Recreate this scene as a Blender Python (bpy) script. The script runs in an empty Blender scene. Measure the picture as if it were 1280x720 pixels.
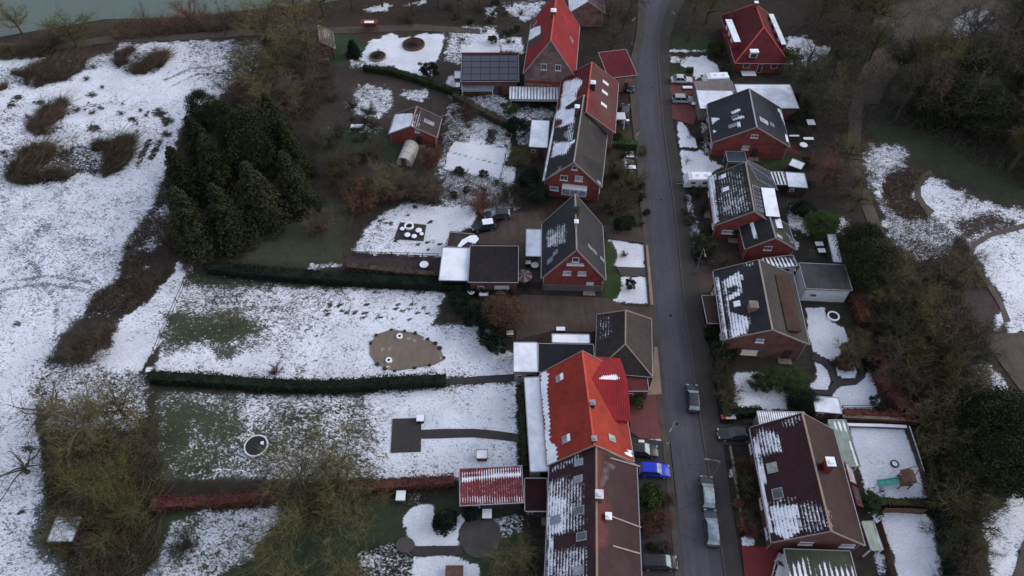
import bpy, math, random
import numpy as np
from mathutils import Vector, Matrix
random.seed(7); RNG = np.random.default_rng(7)
scene = bpy.context.scene
COL = scene.collection
# ------------------------------------------------------------------ camera model
F, TH, CH = 889.0, math.radians(51.5), 86.5
CT, ST = math.cos(TH), math.sin(TH)
def ray(px, py):
    u, v = px-640, py-360
    return np.array([u, F*CT - v*ST, -(F*ST + v*CT)])
def P(px, py, z=0.0):                       # point of the photograph -> place in the world at height z
    d = ray(px, py); k = (z-CH)/d[2]
    return np.array([d[0]*k, d[1]*k, z])
def pix(V):
    V = np.asarray(V, float).reshape(-1, 3)
    x, y, z = V[:, 0], V[:, 1], V[:, 2]-CH
    dep = y*CT - z*ST
    return np.stack([640 + F*x/dep, 360 - F*(y*ST + z*CT)/dep], 1)
def hit(px, py, p0, n):
    d = ray(px, py); o = np.array([0, 0, CH])
    return o + d*(np.dot(p0-o, n)/np.dot(d, n))
def lin(c):
    c = c/255.0
    return c/12.92 if c <= .04045 else ((c+.055)/1.055)**2.4
def C3(r, g, b, k=1.0):                     # colour as it looks on a grey day -> base colour
    return (lin(r)/.80*k, lin(g)/.80*k, lin(b)/.84*k)
# ------------------------------------------------------------------ numpy value noise
_perm = RNG.random((256, 256))
def vnoise(x, y):
    xi = np.floor(x).astype(int); yi = np.floor(y).astype(int)
    fx = x-xi; fy = y-yi; fx = fx*fx*(3-2*fx); fy = fy*fy*(3-2*fy)
    g = lambda a, b: _perm[a % 256, b % 256]
    return (g(xi, yi)*(1-fx)+g(xi+1, yi)*fx)*(1-fy)+(g(xi, yi+1)*(1-fx)+g(xi+1, yi+1)*fx)*fy
def fbm(x, y, o=4):
    s = 0; a = .5
    for i in range(o):
        s = s + a*vnoise(x*2**i+17*i, y*2**i+31*i); a *= .5
    return s/(1-.5**o)
# ------------------------------------------------------------------ polygons
def inpoly(X, Y, poly):
    r = np.zeros(X.shape, bool); n = len(poly); j = n-1
    for i in range(n):
        xi, yi = poly[i]; xj, yj = poly[j]
        if yi != yj:
            c = ((yi > Y) != (yj > Y)) & (X < (xj-xi)*(Y-yi)/(yj-yi)+xi)
            r ^= c
        j = i
    return r
def sdist(X, Y, poly):                      # signed distance, positive inside
    d = np.full(X.shape, 1e9); n = len(poly)
    for i in range(n):
        x0, y0 = poly[i]; x1, y1 = poly[(i+1) % n]
        dx, dy = x1-x0, y1-y0; L = dx*dx+dy*dy+1e-9
        t = np.clip(((X-x0)*dx+(Y-y0)*dy)/L, 0, 1)
        d = np.minimum(d, np.hypot(X-x0-t*dx, Y-y0-t*dy))
    return np.where(inpoly(X, Y, poly), d, -d)
def crop(ox, oy, k, pts, ky=None):          # helper for reading positions off enlarged pictures
    return [(ox+x/k, oy+y/(ky or k)) for x, y in pts]
# ------------------------------------------------------------------ materials
def nmat(name, rough=.7, spec=.3):
    m = bpy.data.materials.new(name); m.use_nodes = True
    nt = m.node_tree; b = nt.nodes['Principled BSDF']
    b.inputs['Roughness'].default_value = rough
    b.inputs['Specular IOR Level'].default_value = spec
    return m, nt, b
def N(nt, t, **k):
    n = nt.nodes.new(t)
    for a, v in k.items():
        if a.startswith('i_'):
            key = a[2:]; key = int(key) if key.isdigit() else key
            n.inputs[key].default_value = v
        else: setattr(n, a, v)
    return n
def mathn(nt, op, a, b=None, c=None, clamp=False):
    n = nt.nodes.new('ShaderNodeMath'); n.operation = op; n.use_clamp = clamp
    for i, v in enumerate((a, b, c)):
        if v is None: continue
        if isinstance(v, (int, float)): n.inputs[i].default_value = v
        else: nt.links.new(v, n.inputs[i])
    return n.outputs[0]
def mixc(nt, f, a, b, mode='MIX'):
    n = nt.nodes.new('ShaderNodeMix'); n.data_type = 'RGBA'; n.blend_type = mode
    for s, v in ((n.inputs['Factor'], f), (n.inputs['A'], a), (n.inputs['B'], b)):
        if isinstance(v, (int, float)): s.default_value = v
        elif isinstance(v, tuple): s.default_value = (*v[:3], 1)
        else: nt.links.new(v, s)
    return n.outputs['Result']
def smooth(nt, v, lo, hi):
    n = nt.nodes.new('ShaderNodeMapRange'); n.interpolation_type = 'SMOOTHSTEP'
    nt.links.new(v, n.inputs[0])
    for i, s in ((1, lo), (2, hi)):
        if isinstance(s, (int, float)): n.inputs[i].default_value = s
        else: nt.links.new(s, n.inputs[i])
    return n.outputs[0]
def noise(nt, vec, scale, detail=4, rough=.55, dist=0):
    n = N(nt, 'ShaderNodeTexNoise', i_Scale=scale, i_Detail=detail, i_Roughness=rough, i_Distortion=dist)
    nt.links.new(vec, n.inputs['Vector']); return n.outputs['Fac']
def mapping(nt, vec, scale=(1, 1, 1), rot=(0, 0, 0)):
    n = N(nt, 'ShaderNodeMapping'); n.inputs['Scale'].default_value = scale; n.inputs['Rotation'].default_value = rot
    nt.links.new(vec, n.inputs['Vector']); return n.outputs[0]
def bump(nt, b, h, strength, dist):
    n = N(nt, 'ShaderNodeBump', i_Strength=strength, i_Distance=dist)
    nt.links.new(h, n.inputs['Height']); nt.links.new(n.outputs[0], b.inputs['Normal'])
SNOW = (.84, .865, .93)
_mc = {}
def plain(name, col, rough=.6, var=.25, scale=1.5, metal=0.0, spec=.3):
    key = (name, col, rough)
    if key in _mc: return _mc[key]
    m, nt, b = nmat(name, rough, spec)
    b.inputs['Metallic'].default_value = metal
    tc = N(nt, 'ShaderNodeTexCoord').outputs['Object']
    f = noise(nt, tc, scale, 5)
    f2 = noise(nt, tc, scale*7, 3)
    v = mathn(nt, 'ADD', mathn(nt, 'MULTIPLY', f, .65), mathn(nt, 'MULTIPLY', f2, .35))
    lo = tuple(c*(1-var) for c in col); hi = tuple(min(1, c*(1+var)) for c in col)
    r = smooth(nt, v, .3, .7)
    nt.links.new(mixc(nt, r, lo, hi), b.inputs['Base Color'])
    bump(nt, b, f2, .25, .02)
    _mc[key] = m; return m
def ground_mat(name):
    m, nt, b = nmat(name, .85, .2)
    geo = N(nt, 'ShaderNodeNewGeometry').outputs['Position']
    col = N(nt, 'ShaderNodeAttribute', attribute_name='col').outputs['Color']
    sn = N(nt, 'ShaderNodeAttribute', attribute_name='snow').outputs['Fac']
    st = mapping(nt, geo, (1, 1.35, 1), (0, 0, .6))
    n1 = noise(nt, st, 1.35, 4, .65, .8)
    n2 = noise(nt, geo, .35, 4, .6)
    n3 = noise(nt, st, 3.3, 3, .7, .4)
    v = mathn(nt, 'ADD', mathn(nt, 'MULTIPLY', n1, .40), mathn(nt, 'ADD', mathn(nt, 'MULTIPLY', n2, .18), mathn(nt, 'MULTIPLY', n3, .42)))
    # snow 0 -> none, 1 -> closed cover
    thr = mathn(nt, 'MULTIPLY_ADD', sn, -.42, .735)
    mask = smooth(nt, v, mathn(nt, 'SUBTRACT', thr, .085), mathn(nt, 'ADD', thr, .055))
    mask = mathn(nt, 'MULTIPLY', mask, smooth(nt, sn, .02, .12))
    d1 = noise(nt, geo, 1.1, 6, .7); d2 = noise(nt, geo, 9, 3, .7); d3 = noise(nt, geo, .16, 3, .5)
    dv = mathn(nt, 'ADD', mathn(nt, 'MULTIPLY', d1, .98), mathn(nt, 'MULTIPLY', d2, .78))
    dv = mathn(nt, 'MULTIPLY', dv, mathn(nt, 'MULTIPLY_ADD', d3, .9, .55))
    cm = N(nt, 'ShaderNodeVectorMath', operation='SCALE'); nt.links.new(col, cm.inputs[0]); nt.links.new(dv, cm.inputs[3])
    grass = mixc(nt, smooth(nt, noise(nt, geo, .7, 5, .65), .5, .62), cm.outputs[0], (.055, .062, .028))
    hue = mixc(nt, .28, cm.outputs[0], grass)
    sc = mixc(nt, smooth(nt, n3, .35, .7), (SNOW[0]*.80, SNOW[1]*.80, SNOW[2]*.82), SNOW)
    sc = mixc(nt, smooth(nt, noise(nt, geo, .18, 4), .35, .65), mixc(nt, .24, sc, (.25, .28, .3)), sc)
    nt.links.new(mixc(nt, mask, hue, sc), b.inputs['Base Color'])
    h = mathn(nt, 'ADD', v, mathn(nt, 'MULTIPLY', mask, .12))
    bump(nt, b, h, .55, .25)
    return m
def roof_mat(name, kind, rough=.55, spec=.12):
    m, nt, b = nmat(name, rough, spec)
    uv = N(nt, 'ShaderNodeUVMap').outputs[0]
    sep = N(nt, 'ShaderNodeSeparateXYZ'); nt.links.new(uv, sep.inputs[0]); U, V = sep.outputs[0], sep.outputs[1]
    col = N(nt, 'ShaderNodeAttribute', attribute_name='col').outputs['Color']
    sn = N(nt, 'ShaderNodeAttribute', attribute_name='snow').outputs['Fac']
    geo = N(nt, 'ShaderNodeNewGeometry').outputs['Position']
    if kind == 'tile': pu, pv, au, av = .34, .43, .15, .75
    elif kind == 'corr': pu, pv, au, av = .30, 99., 1.0, 0.
    elif kind == 'sheet': pu, pv, au, av = .60, 99., .25, 0.
    else: pu, pv, au, av = 1.1, 99, .06, 0.
    wu = mathn(nt, 'MULTIPLY_ADD', mathn(nt, 'SINE', mathn(nt, 'MULTIPLY', U, 2*math.pi/pu)), .5, .5)
    if pv < 50: wv = mathn(nt, 'FRACT', mathn(nt, 'DIVIDE', V, pv))
    else: wv = mathn(nt, 'MULTIPLY', V, 0.0)
    n1 = noise(nt, geo, 1.0, 5, .6); n2 = noise(nt, geo, 4.5, 4, .7); n4 = noise(nt, geo, .25, 2, .5)
    g = mathn(nt, 'ADD', mathn(nt, 'MULTIPLY', wu, au*.5), mathn(nt, 'MULTIPLY', wv, av*.6))
    dv = mathn(nt, 'ADD', mathn(nt, 'MULTIPLY_ADD', n1, .55, .35), mathn(nt, 'MULTIPLY_ADD', n2, .5, -.08))
    dv = mathn(nt, 'MULTIPLY', dv, mathn(nt, 'MULTIPLY_ADD', g, .55, .80))
    n5 = noise(nt, mapping(nt, uv, (3.5, .35, 1)), 1., 4, .7)
    dv = mathn(nt, 'MULTIPLY', dv, mathn(nt, 'MULTIPLY_ADD', n4, .8, .62)); dv = mathn(nt, 'MULTIPLY', dv, mathn(nt, 'MULTIPLY_ADD', n5, .7, .66))
    cm = N(nt, 'ShaderNodeVectorMath', operation='SCALE'); nt.links.new(col, cm.inputs[0]); nt.links.new(dv, cm.inputs[3])
    # snow: solid where sn=1, lying in the tile courses where lower
    pat = mathn(nt, 'ADD', mathn(nt, 'MULTIPLY', n2, .65), mathn(nt, 'MULTIPLY', n1, .35))
    if av: pat = mathn(nt, 'ADD', mathn(nt, 'MULTIPLY', pat, .92), mathn(nt, 'MULTIPLY_ADD', mathn(nt, 'SUBTRACT', 1.0, wv), .24, -.07))
    elif kind in ('corr', 'sheet'): pat = mathn(nt, 'ADD', mathn(nt, 'MULTIPLY', pat, .62), mathn(nt, 'MULTIPLY', wu, .34))
    thr = mathn(nt, 'SUBTRACT', mathn(nt, 'MULTIPLY_ADD', sn, -.45, .79), mathn(nt, 'MULTIPLY', smooth(nt, sn, .82, 1.), .32))
    mask = smooth(nt, pat, mathn(nt, 'SUBTRACT', thr, .09), mathn(nt, 'ADD', thr, .07))
    mask = mathn(nt, 'MULTIPLY', mask, smooth(nt, sn, .03, .15))
    sc = mixc(nt, smooth(nt, mathn(nt, 'ADD', mathn(nt, 'MULTIPLY', n4, .6), mathn(nt, 'MULTIPLY', n1, .4)), .35, .62), (SNOW[0]*.76, SNOW[1]*.78, SNOW[2]*.80), (SNOW[0]*1.03, SNOW[1]*1.03, SNOW[2]*1.02))
    nt.links.new(mixc(nt, mask, cm.outputs[0], sc), b.inputs['Base Color'])
    nt.links.new(mathn(nt, 'MULTIPLY_ADD', mask, .4, rough, clamp=True), b.inputs['Roughness'])
    bump(nt, b, mathn(nt, 'ADD', g, mathn(nt, 'MULTIPLY', mask, .5)), .6, .04)
    return m
def brick_mat(name, c1, c2, mortar, ):
    m, nt, b = nmat(name, .85, .2)
    geo = N(nt, 'ShaderNodeTexCoord').outputs['Object']
    sep = N(nt, 'ShaderNodeSeparateXYZ'); nt.links.new(geo, sep.inputs[0])
    cb = N(nt, 'ShaderNodeCombineXYZ'); nt.links.new(mathn(nt, 'ADD', sep.outputs[0], sep.outputs[1]), cb.inputs[0]); nt.links.new(sep.outputs[2], cb.inputs[1])
    br = N(nt, 'ShaderNodeTexBrick', i_Scale=1.0); br.inputs['Brick Width'].default_value = .25; br.inputs['Row Height'].default_value = .083
    br.inputs['Mortar Size'].default_value = .006
    for k, c in (('Color1', c1), ('Color2', c2), ('Mortar', mortar)): br.inputs[k].default_value = (*c, 1)
    nt.links.new(cb.outputs[0], br.inputs['Vector'])
    f = noise(nt, geo, .8, 5, .6)
    stn = noise(nt, mapping(nt, geo, (2.2, 2.2, .35)), 1., 4, .7)
    c = mixc(nt, smooth(nt, f, .38, .62), br.outputs['Color'], mixc(nt, .5, br.outputs['Color'], (.045, .028, .024)))
    c = mixc(nt, mathn(nt, 'MULTIPLY', smooth(nt, stn, .45, .7), .4), c, (.10, .075, .065))
    nt.links.new(c, b.inputs['Base Color']); bump(nt, b, f, .3, .02)
    return m
def leaf_mat(name, c, c2, rough=.8):
    m, nt, b = nmat(name, rough, .15)
    oi = N(nt, 'ShaderNodeObjectInfo').outputs['Random']
    geo = N(nt, 'ShaderNodeNewGeometry').outputs['Position']
    f = noise(nt, geo, .9, 4, .6); f2 = noise(nt, geo, 6, 2)
    v = mathn(nt, 'ADD', mathn(nt, 'MULTIPLY', f, .7), mathn(nt, 'MULTIPLY', f2, .3))
    base = mixc(nt, smooth(nt, v, .35, .65), c, c2)
    hs = N(nt, 'ShaderNodeHueSaturation'); nt.links.new(base, hs.inputs['Color'])
    nt.links.new(mathn(nt, 'MULTIPLY_ADD', oi, .5, .75), hs.inputs['Value'])
    nt.links.new(mathn(nt, 'MULTIPLY_ADD', oi, -.04, .52), hs.inputs['Hue'])
    nt.links.new(hs.outputs[0], b.inputs['Base Color'])
    return m
M = {}
M['ground'] = ground_mat('snowy_ground')
M['tile'] = roof_mat('roof_tile', 'tile', .6)
M['corr'] = roof_mat('corrugated_sheet', 'corr', .4)
M['sheet'] = roof_mat('seamed_sheet', 'sheet', .45)
M['flat'] = roof_mat('flat_roofing', 'flat', .8)
M['brick_red'] = brick_mat('red_brick', C3(138, 58, 55), C3(112, 44, 44), C3(120, 84, 78))
M['brick_dark'] = brick_mat('dark_brick', C3(112, 70, 66), C3(98, 60, 58), C3(110, 88, 82))
M['brick_grey'] = brick_mat('grey_shingle', C3(128, 106, 102), C3(112, 94, 92), C3(94, 82, 82))
M['brick_pale'] = brick_mat('pale_brick', C3(138, 104, 96), C3(124, 92, 86), C3(136, 118, 110))
M['white'] = plain('white_paint', (.62, .63, .66), .5, .12)
M['render_grey'] = plain('grey_render', C3(105, 102, 104), .8)
M['zinc'] = plain('zinc', (.33, .33, .36), .4, .15, metal=.3)
M['verge'] = plain('verge_trim', C3(126, 116, 116), .6, .15)
M['ridge'] = plain('ridge_tile', C3(128, 110, 100), .7, .15)
M['ridge_red'] = plain('ridge_tile_red', C3(176, 72, 66), .7, .15)
M['wood'] = plain('wood_brown', C3(88, 66, 56), .8, .3)
M['wood_dark'] = plain('wood_dark', C3(50, 42, 40), .8, .3)
M['wood_red'] = plain('wood_red', C3(112, 40, 42), .7, .25)
M['soot'] = plain('soot', (.02, .02, .02), .9)
M['snow'] = plain('lying_snow', SNOW, .8, .08)
M['black'] = plain('black_rubber', (.018, .018, .02), .7)
M['pole'] = plain('pole_zinc', (.16, .16, .16), .5, .1)
M['stone'] = plain('stone', C3(110, 100, 92), .85, .3)
M['concrete'] = plain('concrete', C3(92, 88, 88), .85, .25)
M['solar'] = plain('solar_panel', C3(58, 58, 72), .25, .12, spec=.6)
def glass_m(name, c, rough=.12):
    m, nt, b = nmat(name, rough, .7); 
    geo = N(nt, 'ShaderNodeNewGeometry').outputs['Position']
    f = noise(nt, geo, 1.2, 3)
    nt.links.new(mixc(nt, smooth(nt, f, .3, .7), tuple(x*.6 for x in c), tuple(x*1.3 for x in c)), b.inputs['Base Color']); return m
M['glass'] = glass_m('window_glass', (.06, .065, .075))
M['glass_blind'] = glass_m('blind_glass', (.36, .36, .40), .3)
M['glass_sky'] = glass_m('skylight_glass', (.22, .23, .27), .2)
M['glass_green'] = glass_m('green_glazing', (.26, .34, .28), .35)
M['glass_car'] = glass_m('car_glass', (.03, .035, .04))
M['glass_frost'] = glass_m('frosted_screen', (.30, .37, .38), .5)
m, nt, b = nmat('lit_window'); b.inputs['Base Color'].default_value = (.34, .30, .27, 1)
b.inputs['Emission Color'].default_value = (1, .72, .38, 1); b.inputs['Emission Strength'].default_value = .10; M['lit'] = m
M['twig_olive'] = leaf_mat('twig_olive', (.085, .074, .034), (.125, .108, .046))
M['twig_brown'] = leaf_mat('twig_brown', (.062, .048, .038), (.10, .074, .056))
M['twig_grey'] = leaf_mat('twig_grey', (.052, .050, .036), (.080, .074, .054))
M['twig_rust'] = leaf_mat('twig_rust', (.10, .050, .036), (.16, .078, .05))
M['twig_moss'] = leaf_mat('twig_moss', (.088, .080, .036), (.128, .114, .050))
M['leaf_dark'] = leaf_mat('needle_dark', (.018, .024, .012), (.040, .046, .020))
M['leaf_green'] = leaf_mat('leaf_green', (.030, .055, .016), (.055, .085, .026))
M['leaf_deep'] = leaf_mat('leaf_deep', (.007, .014, .009), (.016, .026, .015))
M['leaf_copper'] = leaf_mat('leaf_copper', (.075, .045, .028), (.13, .082, .05))
M['leaf_red'] = leaf_mat('leaf_red', (.062, .030, .022), (.115, .046, .030))
M['reed'] = leaf_mat('reed', (.085, .060, .044), (.15, .11, .075))
M['bark'] = plain('bark', (.060, .052, .042), .9, .35, 4)
M['bark_pale'] = plain('bark_pale', (.16, .145, .12), .9, .3, 4)
# ------------------------------------------------------------------ mesh builder
class MB:
    def __init__(s): s.v = []; s.f = []; s.col = []; s.sn = []; s.uv = []; s.n = 0
    def add(s, verts, faces, col=None, snow=None, uv=None):
        verts = np.asarray(verts, float).reshape(-1, 3); k = len(verts)
        s.v.append(verts); s.f += [tuple(i+s.n for i in f) for f in faces]
        s.col.append(np.broadcast_to(np.asarray((.5, .5, .5) if col is None else col, float), (k, 3)))
        s.sn.append(np.broadcast_to(np.asarray(0. if snow is None else snow, float), (k,)))
        s.uv.append(np.zeros((k, 2)) if uv is None else np.asarray(uv, float)); s.n += k
    def box(s, c, size, ax=None, **k):
        ax = np.eye(3) if ax is None else np.asarray(ax); c = np.asarray(c, float); h = np.asarray(size)/2.
        vs = [c + ax[0]*h[0]*i + ax[1]*h[1]*j + ax[2]*h[2]*l for i in (-1, 1) for j in (-1, 1) for l in (-1, 1)]
        s.add(vs, [(0, 1, 3, 2), (4, 6, 7, 5), (0, 4, 5, 1), (2, 3, 7, 6), (0, 2, 6, 4), (1, 5, 7, 3)], **k)
    def prism(s, poly, z0, z1, **k):
        n = len(poly); vs = [(p[0], p[1], z0) for p in poly]+[(p[0], p[1], z1) for p in poly]
        a = sum(poly[i][0]*poly[(i+1) % n][1]-poly[(i+1) % n][0]*poly[i][1] for i in range(n))
        o = list(range(n)) if a > 0 else list(range(n))[::-1]
        fs = [tuple(i+n for i in o), tuple(reversed(o))]
        for i in range(n):
            a0, b0 = o[i], o[(i+1) % n]; fs.append((a0, b0, b0+n, a0+n))
        s.add(vs, fs, **k)
    def tube(s, pts, rad, n=6, caps=True, **k):
        pts = [np.asarray(p, float) for p in pts]; m = len(pts)
        rad = [rad]*m if isinstance(rad, (int, float)) else rad; vs = []
        for i, p in enumerate(pts):
            d = pts[min(i+1, m-1)]-pts[max(i-1, 0)]; d = d/(np.linalg.norm(d)+1e-9)
            a = np.cross(d, (0, 0, 1.) if abs(d[2]) < .9 else (1., 0, 0)); a /= np.linalg.norm(a); b = np.cross(d, a)
            for j in range(n):
                t = 2*math.pi*j/n; vs.append(p+rad[i]*(a*math.cos(t)+b*math.sin(t)))
        fs = [(i*n+j, i*n+(j+1) % n, (i+1)*n+(j+1) % n, (i+1)*n+j) for i in range(m-1) for j in range(n)]
        if caps: fs += [tuple(range(n))[::-1], tuple((m-1)*n+j for j in range(n))]
        s.add(vs, fs, **k)
    def lathe(s, c, prof, n=16, **k):
        vs = [(c[0]+r*math.cos(2*math.pi*j/n), c[1]+r*math.sin(2*math.pi*j/n), c[2]+z) for r, z in prof for j in range(n)]
        m = len(prof); fs = [(i*n+j, i*n+(j+1) % n, (i+1)*n+(j+1) % n, (i+1)*n+j) for i in range(m-1) for j in range(n)]
        fs += [tuple(range(n))[::-1], tuple((m-1)*n+j for j in range(n))]
        s.add(vs, fs, **k)
    def build(s, name, mat, parent=None, org=(0, 0, 0), smooth=False, attrs=False, uv=False):
        me = bpy.data.meshes.new(name)
        V = np.concatenate(s.v) - np.asarray(org, float)
        me.from_pydata(V.tolist(), [], s.f)
        if attrs:
            a = me.attributes.new('col', 'FLOAT_COLOR', 'POINT')
            cc = np.ones((s.n, 4)); cc[:, :3] = np.concatenate(s.col); a.data.foreach_set('color', cc.ravel())
            a = me.attributes.new('snow', 'FLOAT', 'POINT'); a.data.foreach_set('value', np.concatenate(s.sn))
        if attrs or uv:
            ul = me.uv_layers.new(name='UVMap'); U = np.concatenate(s.uv)
            li = np.empty(len(me.loops), int); me.loops.foreach_get('vertex_index', li)
            ul.data.foreach_set('uv', U[li].ravel())
        if smooth: me.polygons.foreach_set('use_smooth', [True]*len(me.polygons))
        me.materials.append(mat); me.update()
        o = bpy.data.objects.new(name, me); COL.objects.link(o)
        if parent is not None: o.parent = parent
        return o
def tag(o, label=None, cat=None, group=None, kind=None):
    if label: o['label'] = label
    if cat: o['category'] = cat
    if group: o['group'] = group
    if kind: o['kind'] = kind
    return o
def thing(name, label, cat, loc=(0, 0, 0), rz=0, group=None):
    o = bpy.data.objects.new(name, None); COL.objects.link(o)
    o.location = tuple(float(a) for a in loc); o.rotation_euler = (0, 0, rz); o.empty_display_size = .3
    return tag(o, label, cat, group)
def copy_tree(o, parent=None, kids=None):
    c = o.copy(); COL.objects.link(c)
    if parent is not None: c.parent = parent
    for ch in list(o.children): copy_tree(ch, c)
    return c
def rect(pts):                               # regularise 4 roughly rectangular world points
    p = np.array([q[:2] for q in pts]); c = p.mean(0)
    e1 = ((p[1]-p[0])+(p[2]-p[3]))/2; e2 = ((p[3]-p[0])+(p[2]-p[1]))/2
    l1, l2 = np.linalg.norm(e1), np.linalg.norm(e2)
    a1 = math.atan2(e1[1], e1[0]); a2 = math.atan2(e2[1], e2[0]); sgn = 1 if (e1[0]*e2[1]-e1[1]*e2[0]) > 0 else -1
    b2 = a2-sgn*math.pi/2; d = (b2-a1+math.pi) % (2*math.pi)-math.pi; a = a1+d*l2/(l1+l2)
    u = np.array([math.cos(a), math.sin(a)]); w = sgn*np.array([-u[1], u[0]])
    return [c-u*l1/2-w*l2/2, c+u*l1/2-w*l2/2, c+u*l1/2+w*l2/2, c-u*l1/2+w*l2/2]
# ------------------------------------------------------------------ roof surfaces with lying snow
def paint(V, base, paints, snow0=0.):
    """V world points; paints: list of (polygon in the photograph, snow or None, colour or None, feather, warp)"""
    n = len(V); col = np.tile(np.asarray(base, float), (n, 1)); sn = np.full(n, float(snow0))
    if not paints: return col, sn
    q = pix(V); X, Y = q[:, 0].copy(), q[:, 1].copy()
    wx = (fbm(V[:, 0]*.9+3, V[:, 1]*.9+V[:, 2])-.5); wy = (fbm(V[:, 0]*.9+43, V[:, 1]*.9+11)-.5)
    for pt in paints:
        poly, s, c = pt[0], pt[1], pt[2]; fe = pt[3] if len(pt) > 3 else 1.; wp = pt[4] if len(pt) > 4 else 3.
        xs = [a[0] for a in poly]; ys = [a[1] for a in poly]; r = fe+wp+2
        sel = np.where((X > min(xs)-r) & (X < max(xs)+r) & (Y > min(ys)-r) & (Y < max(ys)+r))[0]
        if len(sel) == 0: continue
        d = sdist(X[sel]+wx[sel]*wp*2, Y[sel]+wy[sel]*wp*2, poly)
        w = np.clip(.5+d/(2*fe), 0, 1)
        if s is not None: sn[sel] = sn[sel]*(1-w)+s*w
        if c is not None: col[sel] = col[sel]*(1-w[:, None])+np.asarray(c)*w[:, None]
    return col, sn
def plane(mb, A, B, Cc, D, th, base, paints=(), snow=0., step=.3, uoff=0.):
    """slab: A-B upper edge (ridge), D-C lower edge (eave)"""
    A, B, Cc, D = [np.asarray(p, float) for p in (A, B, Cc, D)]
    nu = max(2, int(max(np.linalg.norm(B-A), np.linalg.norm(Cc-D))/step)); nv = max(2, int(max(np.linalg.norm(D-A), np.linalg.norm(Cc-B))/step))
    s = np.linspace(0, 1, nu+1)[None, :, None]; t = np.linspace(0, 1, nv+1)[:, None, None]
    G = (A*(1-s)+B*s)*(1-t)+(D*(1-s)+Cc*s)*t
    V = G.reshape(-1, 3)
    ue = (Cc-D)/np.linalg.norm(Cc-D); nrm = np.cross(Cc-D, (A+B)/2-(Cc+D)/2); nrm /= np.linalg.norm(nrm)
    if nrm[2] < 0: nrm = -nrm
    ve = np.cross(ue, nrm)
    uv = np.stack([(V-A)@ue+uoff, (V-A)@ve], 1)
    if uv[:, 1].mean() < 0: uv[:, 1] *= -1
    col, sn = paint(V, base, paints, snow)
    W = nu+1; fs = [(j*W+i, j*W+i+1, (j+1)*W+i+1, (j+1)*W+i) for j in range(nv) for i in range(nu)]
    if np.dot(np.cross(G[0, 1]-G[0, 0]+G[-1, -1]-G[-1, -2], G[1, 0]-G[0, 0]+1e-6), nrm) < 0: fs = [f[::-1] for f in fs]
    mb.add(V, fs, col, sn, uv)
    dn = -nrm*th
    q = [A, B, Cc, D]; vs = [p-nrm*.002 for p in q]+[p+dn for p in q]
    mb.add(vs, [(4, 7, 6, 5), (0, 1, 5, 4), (1, 2, 6, 5), (2, 3, 7, 6), (3, 0, 4, 7)], base, 0.)
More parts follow.
